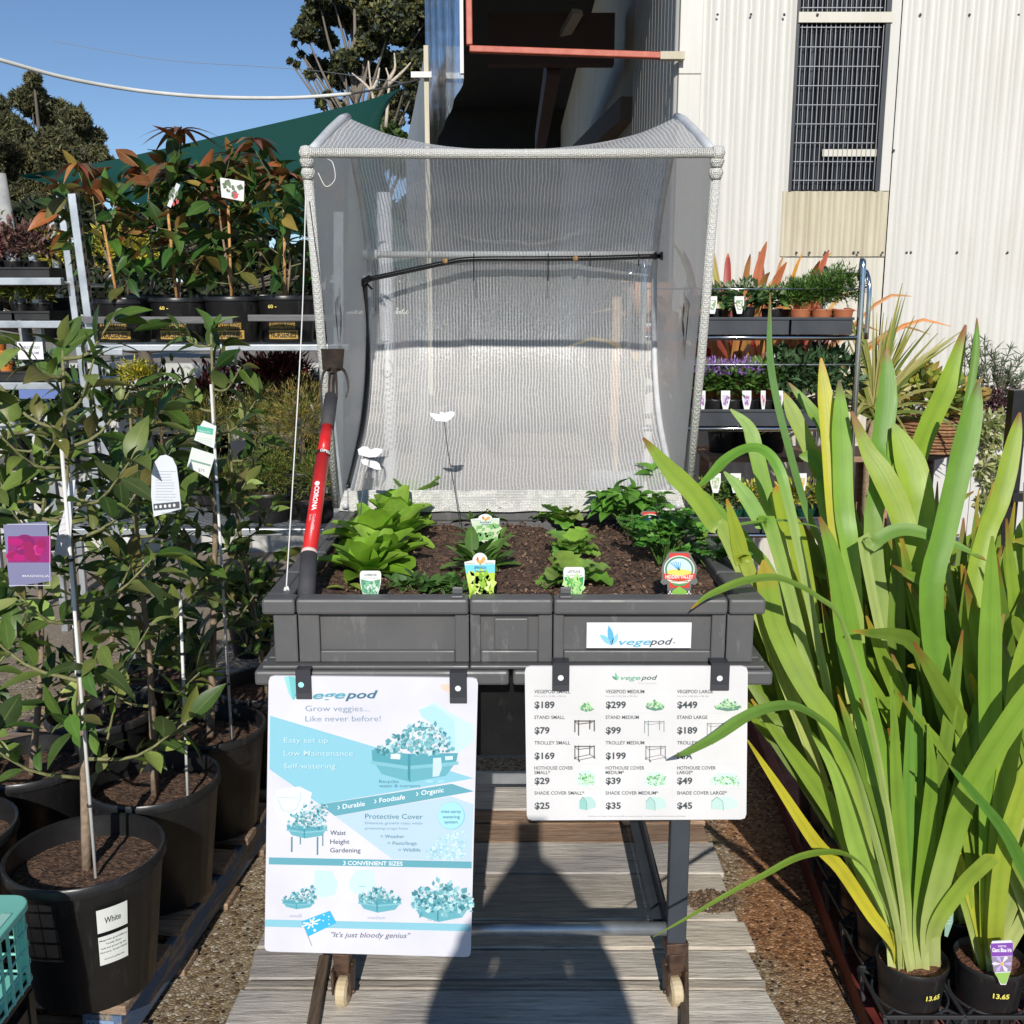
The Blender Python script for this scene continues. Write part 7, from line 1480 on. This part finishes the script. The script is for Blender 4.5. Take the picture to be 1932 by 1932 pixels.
def minitag(label, px, y0, y1, Y, c1, c2, wpx=16):
    t = root('plant_tag', label, 'plant tag', tuple(P(px, y1, Y)), 'small tags on the chrome trolley'); w_ = wpx / 2
    plate(t, [(px - w_, y0), (px + w_, y0), (px + w_, y0 + (y1 - y0) * .45), (px + w_ * .5, y1), (px - w_ * .5, y1), (px - w_, y0 + (y1 - y0) * .45)], Y, (.78, .78, .76)); mb = MB(); B = tagboard(mb, px - w_, y0, px + w_, y1, Y)
    B.poly([(14, 22), (86, 22), (84, 50), (66, 78), (34, 78), (16, 50)], c1, 1)
    for _ in range(9): B.disc(rnd(28, 72), rnd(28, 68), 9, 7, c2, 2 + rnd(0, .5), 7)
    mb.obj('printing', INK, t)
TERRA = nm('terracotta_plastic', (.38, .12, .05), (.45, .16, .07), 9, .6)
WF = [(.7, .66, .55), (.75, .7, .62), (.6, .62, .4)]; PK = [(.7, .4, .36), (.6, .3, .25)]; GR2 = [(.08, .16, .05), (.12, .22, .07), (.05, .11, .04)]; PUF = [(.42, .22, .62), (.52, .32, .72), (.32, .15, .52)]; DGR = [(.06, .14, .025), (.09, .19, .03), (.04, .1, .02), (.13, .24, .04)]
def flow(n, L, r_, h, gc, fc, nf, fs): 
    def f(mb, o):
        bush(mb, o + V(0, 0, h * .45), (r_, r_, h * .55), n, L, L * .55, gc, -.5, .2, 3); bush(mb, o + V(0, 0, h * .7), (r_ * .95, r_ * .95, h * .45), nf, fs, fs, fc, .0, .05, 1, .7, .9)
    return f
BKP = BLACKP
rack_plant('white flowering plant in a black pot at the left of the top trolley shelf', 1345, 0, .045, BKP, flow(120, .04, .07, .09, GR2, WF + PK, 110, .016)); rack_plant('cream flowering plant in the black pot nearest the middle of the top shelf', 1402, 0, .055, BKP, flow(140, .045, .085, .1, GR2, WF, 160, .016))
rack_plant('pink white flowering plant in a terracotta pot on the top trolley shelf', 1372, 0, .05, TERRA, flow(120, .045, .07, .1, GR2, WF + PK, 60, .016), dy=.25); rack_plant('small leafy plant with pale pink flowers right of the middle of the top shelf', 1458, 0, .05, BKP, flow(170, .04, .08, .08, DGR, PK + WF, 60, .018), dy=.12)
for i in range(6):
    px = 1505 + 40 * (i % 3); rack_plant('dense small leaved green seedlings in ' + ('the front left', 'the front middle', 'the front right', 'the rear left', 'the rear middle', 'the rear right')[i] + ' terracotta punnet of the right tray', px, 0, .048, TERRA, lambda mb, o: bush(mb, o + V(0, 0, .06 + .015 * (i % 3)), (.08, .085, .08 + .015 * (i % 3)), 900, .022, .016, DGR, -.6, .1, 1, .3, .5), 'terracotta punnets of green seedlings', dy=.07 + .16 * (i // 3))
for px, l_ in ((1344, 'tag in the leftmost black pot of the top trolley shelf'), (1395, 'tag in the cream flowering pot of the top trolley shelf')): minitag('small white flower ' + l_, px, 559, 592, TY + .02, (.25, .35, .2), (.75, .73, .65), 18)
for i, px in enumerate((1322, 1352, 1384, 1412)):
    rack_plant(('purple flowering plant at the hidden left end of the middle shelf', 'purple flowering plant second along the middle trolley shelf', 'purple flowering plant third along the middle trolley shelf', 'faded purple flowering plant beside the white flowers of the middle shelf')[i], px, 1, .05, BKP, flow(200, .035, .075, .16, DGR, PUF, 300, .017), 'purple flowers on the middle trolley shelf', dy=.08)
rack_plant('white flowering green plant in the middle of the middle trolley shelf', 1445, 1, .05, BKP, flow(220, .035, .08, .18, DGR, WF, 60, .014), dy=.08)
for i, px in enumerate((1480, 1518, 1556, 1592)):
    def salv(mb, o):
        bush(mb, o + V(0, 0, .1), (.09, .09, .13), 260, .045, .022, [(.07, .14, .06), (.1, .2, .09), (.05, .1, .04)], -.5, .2, 3)
        for k in range(4):
            a = rnd(0, 6.28); e = o + V(math.cos(a) * .05, math.sin(a) * .05, rnd(.22, .34)); mb.tube([o, e], .0015, 4, c=(.1, .14, .06), cap=False); bush(mb, e, (.01, .01, .035), 26, .012, .008, [(.12, .13, .12), (.3, .32, .3)], -1, .1, 1)
    rack_plant(('leafy green salvia left of the others on the middle trolley shelf', 'tall spired salvia second on the right tray of the middle shelf', 'tall dark spired salvia third on the right tray of the middle shelf', 'leafy salvia at the right end of the middle trolley shelf')[i], px, 1, .05, BKP, salv, 'salvias on the middle trolley shelf', dy=.1)
for px, l_, w_ in ((1326, 'at the hidden left end of the middle trolley shelf', 10), (1369, 'first in full view on the middle trolley shelf', 17), (1409, 'second in full view on the middle trolley shelf', 17), (1440, 'red flowered one turned sideways on the middle trolley shelf', 9), (1470, 'third in full view on the middle trolley shelf', 15)): minitag('white purple flower tag ' + l_, px, 737, 775, TY + .0, (.6, .55, .65), (.35, .12, .45) if w_ != 9 else (.6, .08, .08), w_)
GPOT = nm('dark_green_pot', (.01, .06, .035), (.015, .08, .05), 6, .4)
for i, (px, c, l_) in enumerate(((1335, YG + CGRN, 'yellowish bushy'), (1366, DGR, 'dark green'), (1396, DGR, 'deep green leafy'), (1430, YEL + YG, 'golden flowered'), (1500, YEL, 'orange yellow flowered'), (1535, YEL + YG, 'pale golden'), (1575, DGR, 'mid green'))):
    rack_plant(l_ + ' small plant in a green pot on the bottom trolley shelf', px, 2, .045, GPOT, lambda mb, o: bush(mb, o + V(0, 0, .05), (.075, .075, .08), 260, .022, .014, c, -.5, .15, 2), 'green pots on the bottom trolley shelf', dy=.06, up=.0)
for px, l_ in ((1350, 'left picture tag among the green pots of the bottom shelf'), (1388, 'second picture tag among the green pots of the bottom shelf'), (1512, 'orange flower picture tag on the bottom trolley shelf')): minitag('white ' + l_, px, 893, 930, TY - .03, (.65, .5, .3) if px == 1512 else (.4, .5, .3), (.75, .4, .05) if px == 1512 else (.7, .7, .6), 20)
# bromeliads behind the trolley, on a stand
BRO = [(.5, .16, .07), (.6, .3, .12), (.35, .06, .05), (.55, .4, .12)]
st = root('plant_stand', 'low timber stand holding the bromeliads behind the chrome trolley', 'stand', (1.5, 5.6, 0)); zst = .95
boxobj('stand_top', [(1.05, 2.05, 5.4, 5.85, zst - .03, zst)], BROWNW, st)
for x in (1.1, 2.0):
    for y in (5.44, 5.8): boxobj('leg', [(x - .025, x + .025, y - .025, y + .025, 0, zst - .03)], BROWNW, st)
for i, (px, h, l_, cc) in enumerate(((1372, .98, 'reddish arching leaved bromeliad behind the left of the chrome trolley', BRO[:3]), (1415, 1.1, 'tall yellow orange spiky bromeliad rising above the chrome trolley', [BRO[3], BRO[1], (.65, .35, .05)]), (1465, .95, 'dark red bromeliad behind the middle of the chrome trolley', [BRO[2], BRO[0]]))):
    c = P(px, 600, 5.6); o = V(c.x, 5.6, zst); t = root('bromeliad', l_, 'bromeliad', tuple(o), 'bromeliads behind the trolley'); pot_parts(.09, .15, o, t, n=18); mb = MB(); s_ = o + V(0, 0, .14)
    for k in range(34):
        a = k * 2.4; el = rnd(.45, 1.45); L = h * rnd(.7, 1.05); d = V(math.cos(a) * math.cos(el), math.sin(a) * math.cos(el), math.sin(el)); q = [s_, s_ + d * L * .5, s_ + d * L * .85 + UP * .02, s_ + d * L + V(d.x, d.y, 0) * .1 * (1.3 - el) - UP * .12 * (1.4 - el)]
        blade(mb, q, .045 if i != 1 else .022, tuple(x * rnd(.7, 1.2) for x in random.choice(cc)), random.choice(cc), 8, (rnd(-.5, .5), -1, .3), (.3, .3, .08), .4, .8)
    mb.obj('leaves', BLADE, t, True)
# cordyline
o = V(P(1650, 800, 5.0).x, 5.0, 0); t = root('cordyline', 'cordyline with narrow striped yellow green leaves fanning over the white wall', 'cordyline', tuple(o)); pot_parts(.13, .25, o, t, n=20); mb = MB(); top = P(1648, 790, 5.0); mb.tube([o + V(0, 0, .2), top], [.03, .035], 8, c=(.3, .22, .13)); mb.obj('trunk', BARK, t, True); mb = MB()
for k in range(95):
    a = rnd(0, 6.28); el = rnd(-.1, 1.5); L = rnd(.38, .6); d = V(math.cos(a) * math.cos(el) + .12, math.sin(a) * math.cos(el) * .8, math.sin(el)).normalized(); s_ = top + V(0, 0, rnd(-.02, .08)); q = [s_, s_ + d * L * .5 + UP * .01, s_ + d * L - UP * .09 * (1.4 - el)]
    blade(mb, q, .02, random.choice([(.42, .4, .1), (.2, .26, .06), (.5, .46, .18), (.3, .32, .08)]), (.3, .3, .1), 6, (rnd(-.6, .6), -1, .4), None, .7, .7)
mb.obj('leaves', BLADE, t, True)
# wicker basket plant
bk = root('wicker_basket', 'round wicker basket of yellow green foliage beside the cordyline', 'basket', tuple(P(1755, 830, 5.1))); mb = MB(); c = P(1755, 830, 5.1); c.z -= .05; n_ = 0
for k in range(11):
    z = k * .016; r_ = .13 + .07 * math.sin(k / 10 * 1.6); mb.tube([V(c.x + (r_ + .004 * math.sin(i * 5 + k * 3.1)) * math.cos(i * .2618), c.y + (r_ + .004 * math.sin(i * 5 + k * 3.1)) * math.sin(i * .2618), c.z + z) for i in range(25)], .008, 5, c=random.choice([(.3, .15, .07), (.22, .11, .05), (.36, .2, .1)]))
mb.lathe([(.001, 0), (.13, .0)], 16, c, (.2, .1, .05)); mb.obj('woven_wall', BARK, bk, True)
mb = MB(); bush(mb, c + V(-.05, 0, .25), (.24, .18, .15), 620, .05, .035, [(.35, .38, .05), (.2, .27, .04), (.12, .18, .04), (.4, .3, .06)], -.5, .2, 3); bush(mb, c + V(.17, 0, .26), (.09, .1, .1), 130, .035, .03, [(.5, .3, .07), (.45, .35, .1)], -.5, .2, 2); mb.obj('foliage', SOFT, bk)
t = root('basket_stand', 'dark stand hidden under the wicker basket', 'stand', (c.x, c.y, 0)); mb = MB(); mb.lathe([(.1, 0), (.09, .03), (.03, .06), (.03, c.z - .05), (.12, c.z - .02), (.12, c.z - .002), (.001, c.z - .002)], 16, (c.x, c.y, 0)); mb.obj('column', BLACKP, t, True)
# white slatted planter box with trailing plants
a = P(1712, 800, 5.35); zt_ = P(1830, 786, 5.35).z; zb_ = P(1830, 1052, 5.35).z
pbx = root('slatted_planter_box', 'white vertical board planter box with variegated plants trailing down its front', 'planter box', (a.x + .6, 5.5, zb_)); x = a.x; mb = MB()
BB = nm('white_weatherboard', (.58, .58, .57), (.66, .66, .64), 3, .5)
while x < a.x + 1.5: mb.box(x, x + .118, 5.35, 5.37, zb_, zt_ - .03); x += .12
bevel(mb.obj('front_boards', BB, pbx), .003)
boxobj('top_rail', [(a.x - .01, a.x + 1.51, 5.335, 5.39, zt_ - .03, zt_ + .01)], BB, pbx); boxobj('box_body', [(a.x, a.x + 1.5, 5.371, 5.75, zb_, zt_ - .05)], BB, pbx)
boxobj('mid_rail', [(a.x - .005, a.x + 1.505, 5.338, 5.3495, P(1800, 838, 5.35).z - .01, P(1800, 838, 5.35).z)], nm('dull_grey_trim', (.3, .3, .31), None, rough=.5), pbx)  # narrow plain grey strip running along the front boards
for x in (a.x + .06, a.x + 1.44): boxobj('leg', [(x - .03, x + .03, 5.42, 5.48, 0, zb_)], BLACKP, pbx); boxobj('leg', [(x - .03, x + .03, 5.66, 5.72, 0, zb_)], BLACKP, pbx)
def boxplant(label, px, py, Y, rx, rz, n, L, W, cols, seg=2, name='shrub', stemsn=0, cat='shrub', spk=False):
    c = P(px, py, Y); t = root(name, label, cat, (c.x, Y, zt_ - .04)); mb = MB()
    if spk:
        for k in range(stemsn):
            e = V(c.x + rnd(-rx, rx), Y + rnd(-.1, .1), c.z + rnd(-rz, rz)); q = spline([V(c.x + rnd(-.05, .05), Y, zt_ - .05), (V(c.x, Y, zt_) + e) / 2 + V(rnd(-.04, .04), 0, .03), e], 7); mb.tube(q, .003, 4, c=(.25, .22, .15), cap=False)
            for j in range(n):
                p = q[random.randint(3, 7)]; leaf(mb, p, (rdir(-.2, 1) + UP * .3), rdir(), L * rnd(.7, 1.2), W, random.choice(cols), .2, .1, 3)
    else: bush(mb, c, (rx, .15, rz), n, L, W, cols, -1, .2, seg, .1, .3)
    mb.obj('foliage', SOFT, t); mb = MB(); mb.tube([V(c.x, Y, zt_ - .06), V(c.x, Y, min(c.z, zt_ + .1))], .006, 5, c=(.15, .1, .06)); mb.obj('stem', BARK, t); return t
SIL = [(.12, .17, .1), (.18, .23, .14), (.08, .12, .07)]
boxplant('tall silver green shrub with needle like leaves at the left of the white box', 1838, 665, 5.5, .05, .17, 32, .055, .006, SIL, stemsn=9, spk=True); boxplant('wide silver green needle leaved shrub nearest the right photo edge', 1893, 690, 5.5, .14, .14, 28, .055, .006, SIL, stemsn=22, spk=True)
boxplant('purple brown leaved plant along the top of the white box', 1880, 765, 5.48, .16, .1, 620, .035, .018, [(.14, .06, .08), (.22, .1, .12), (.08, .04, .05)]); boxplant('small dark purple plant between the basket and the white box', 1800, 770, 5.45, .06, .07, 200, .035, .02, [(.13, .05, .08), (.2, .1, .13)])
VG = [(.55, .55, .25), (.4, .45, .18), (.62, .62, .4), (.25, .32, .1)]
t = boxplant('cream variegated plant trailing down the front of the white box', 1868, 800, 5.33, .13, .07, 260, .035, .03, VG, name='trailing_plant', cat='trailing plant'); mb = MB()
for (px, py, r_) in ((1848, 812, 20), (1880, 822, 18), (1865, 850, 17), (1885, 875, 15), (1855, 885, 14), (1872, 910, 16), (1880, 935, 15), (1858, 945, 12), (1874, 965, 10)): c = P(px, py, 5.31); bush(mb, c, (r_ * .0028, .04, r_ * .0028), 60, .035, .028, VG, -1, .2, 2, .1, -.3)
mb.obj('trailing_stems', SOFT, t)
t = root('black_post', 'black square post cut by the right photo edge before the white box', 'post', tuple(G(1920, 1180, 0))); a = P(1922, 735, 4.7); mb = MB(); mb.box(a.x - .035, a.x + .035, 4.67, 4.73, 0, a.z); bevel(mb.obj('post_shaft', BLACKP, t), .004)
mb = MB(); q = P(1918, 935, 4.65); mb.box(q.x - .04, q.x + .3, 4.6, 4.66, q.z - .02, q.z + .02); mb.obj('side_arm', BLACKP, t)
# things glimpsed through the net: pole, post and peach pot by the bay
t = root('timber_post', 'slim brown timber post seen through the right half of the net', 'post', (P(1163, 700, 5.4).x, 5.4, 0)); a = P(1163, 560, 5.4); mb = MB(); mb.box(a.x - .022, a.x + .022, 5.38, 5.42, 0, a.z); mb.obj('post_shaft', nm('tan_timber', (.4, .25, .13), (.5, .33, .18), 9, .7), t)
t = root('white_downpipe', 'white vertical pipe seen through the left half of the net', 'pipe', (P(722, 700, 5.6).x, 5.6, 0)); a = P(722, 250, 5.6); b = P(722, 800, 5.6); mb = MB(); mb.tube([V(a.x, 5.6, 0), V(a.x, 5.6, a.z - .3)], .04, 12); mb.obj('pipe_run', RIB, t, True)
t = root('pedestal_planter', 'peach coloured pot on a slim white stand seen dimly through the net', 'planter', (P(1228, 560, 5.5).x, 5.5, 0)); c = P(1228, 585, 5.5); mb = MB(); mb.lathe([(.001, 0), (.08, 0), (.11, .1), (.12, .2), (.115, .2), (.1, .1), (.001, .02)], 20, (c.x, 5.5, c.z - .06)); mb.obj('pot', nm('peach_clay', (.62, .32, .18), (.68, .38, .24), 9, .6), t, True); mb = MB(); mb.lathe([(.09, 0), (.08, .02), (.025, .05), (.025, c.z - .1), (.07, c.z - .065), (.001, c.z - .06)], 16, (c.x, 5.5, 0)); mb.obj('stand', WHITEPL, t, True)

# ================================================================== PHOTOGRAPHER (stands behind the camera and casts the long shadow)
def person():
    J = [(-.0, -.42, .93, .15, .13), (-.0, -.43, 1.12, .15, .12), (-.0, -.42, 1.32, .18, .13), (0, -.42, 1.46, .17, .11), (0, -.40, 1.54, .07, .07), (0, -.37, 1.60, .082, .09), (0, -.365, 1.675, .088, .1), (0, -.37, 1.73, .06, .07)]
    vs = [j[:3] for j in J]; rad = [j[3:] for j in J]; ed = [(i, i + 1) for i in range(len(J) - 1)]
    def add(p, r_, par): vs.append(p); rad.append(r_); ed.append((par, len(vs) - 1)); return len(vs) - 1
    for s in (-1, 1):
        sh = add((s * .185, -.42, 1.45), (.085, .085), 3); el = add((s * (.175 if s > 0 else .165), -.27, 1.45), (.066, .066), sh); wr = add((s * .085, -.12, 1.56), (.042, .04), el); pm = add((s * .052, -.085, 1.60), (.036, .018), wr)
        for k in range(4):
            a = add((s * (.05 - .006 * k), -.06, 1.60 + .018 * k), (.0095, .0095), pm); b = add((s * (.03), -.045, 1.612 + .019 * k), (.0085, .0085), a); add((s * .012, -.048, 1.615 + .019 * k), (.007, .007), b)
        a = add((s * .06, -.06, 1.57), (.011, .011), pm); add((s * .035, -.04, 1.575), (.009, .009), a)
        hp_ = add((s * .095, -.42, .88), (.09, .095), 0); kn = add((s * .11, -.40, .49), (.06, .06), hp_); an = add((s * .12, -.43, .1), (.042, .045), kn); add((s * .13, -.3, .045), (.04, .03), an)
    me = bpy.data.meshes.new('body'); me.from_pydata(vs, ed, []); o = bpy.data.objects.new('body', me); col.objects.link(o)
    m_ = o.modifiers.new('skin', 'SKIN'); m_.use_smooth_shade = True
    for i, v in enumerate(me.skin_vertices[0].data): v.radius = rad[i]; v.use_root = (i == 0)
    sub = o.modifiers.new('sub', 'SUBSURF'); sub.levels = 1; sub.render_levels = 1
    me.materials.append(nm('blue_clothing', (.05, .08, .16), (.07, .1, .2), 8, .8)); return o
pr = root('person', 'person in blue clothes holding a phone up, whose shadow falls on the pallet', 'person', (0, -.4, 0)); b = person(); b.location = (0, .4, 0); b.parent = pr
mb = MB()
for sx in (-1, 1): mb.lathe([(.001, -.006), (.008, 0), (.001, .006)], 8, (sx * .032, -.268, 1.68), (.05, .04, .03)); mb.lathe([(.001, -.03), (.012, -.01), (.012, .012), (.001, .03)], 8, (sx * .082, -.37, 1.67), (.5, .3, .22))
mb.lathe([(.011, -.02), (.012, 0), (.004, .02)], 8, (0, -.262, 1.655), (.5, .3, .22)); mb.box(-.02, .02, -.272, -.262, 1.615, 1.622, (.4, .15, .12)); f = mb.obj('face', PAINT, pr, True)
mb = MB(); mb.lathe([(.001, .075), (.05, .066), (.08, .035), (.088, 0), (.084, -.04)], 16, (0, -.375, 1.715), (.05, .03, .02)); mb.obj('hair', PAINT, pr, True)
mb = MB(); mb.lathe([(.001, .10), (.03, .095), (.06, .07), (.095, .03), (.13, -.02), (.175, -.075), (.178, -.08), (.125, -.035), (.09, 0), (.001, .06)], 24, (.012, -.37, 1.715), (.55, .48, .35)); mb.obj('sun_hat', PAINT, pr, True)
ph = root('mobile_phone', 'dark mobile phone held upright in both hands behind the camera position', 'phone', (0, -.03, 1.64)); mb = MB(); mb.box(-.038, .038, -.034, -.026, 1.60, 1.755, (.02, .02, .025)); bevel(mb.obj('phone_body', PAINT, ph), .003)
for o in bpy.data.objects:
    if '_loc' in o: del o['_loc']
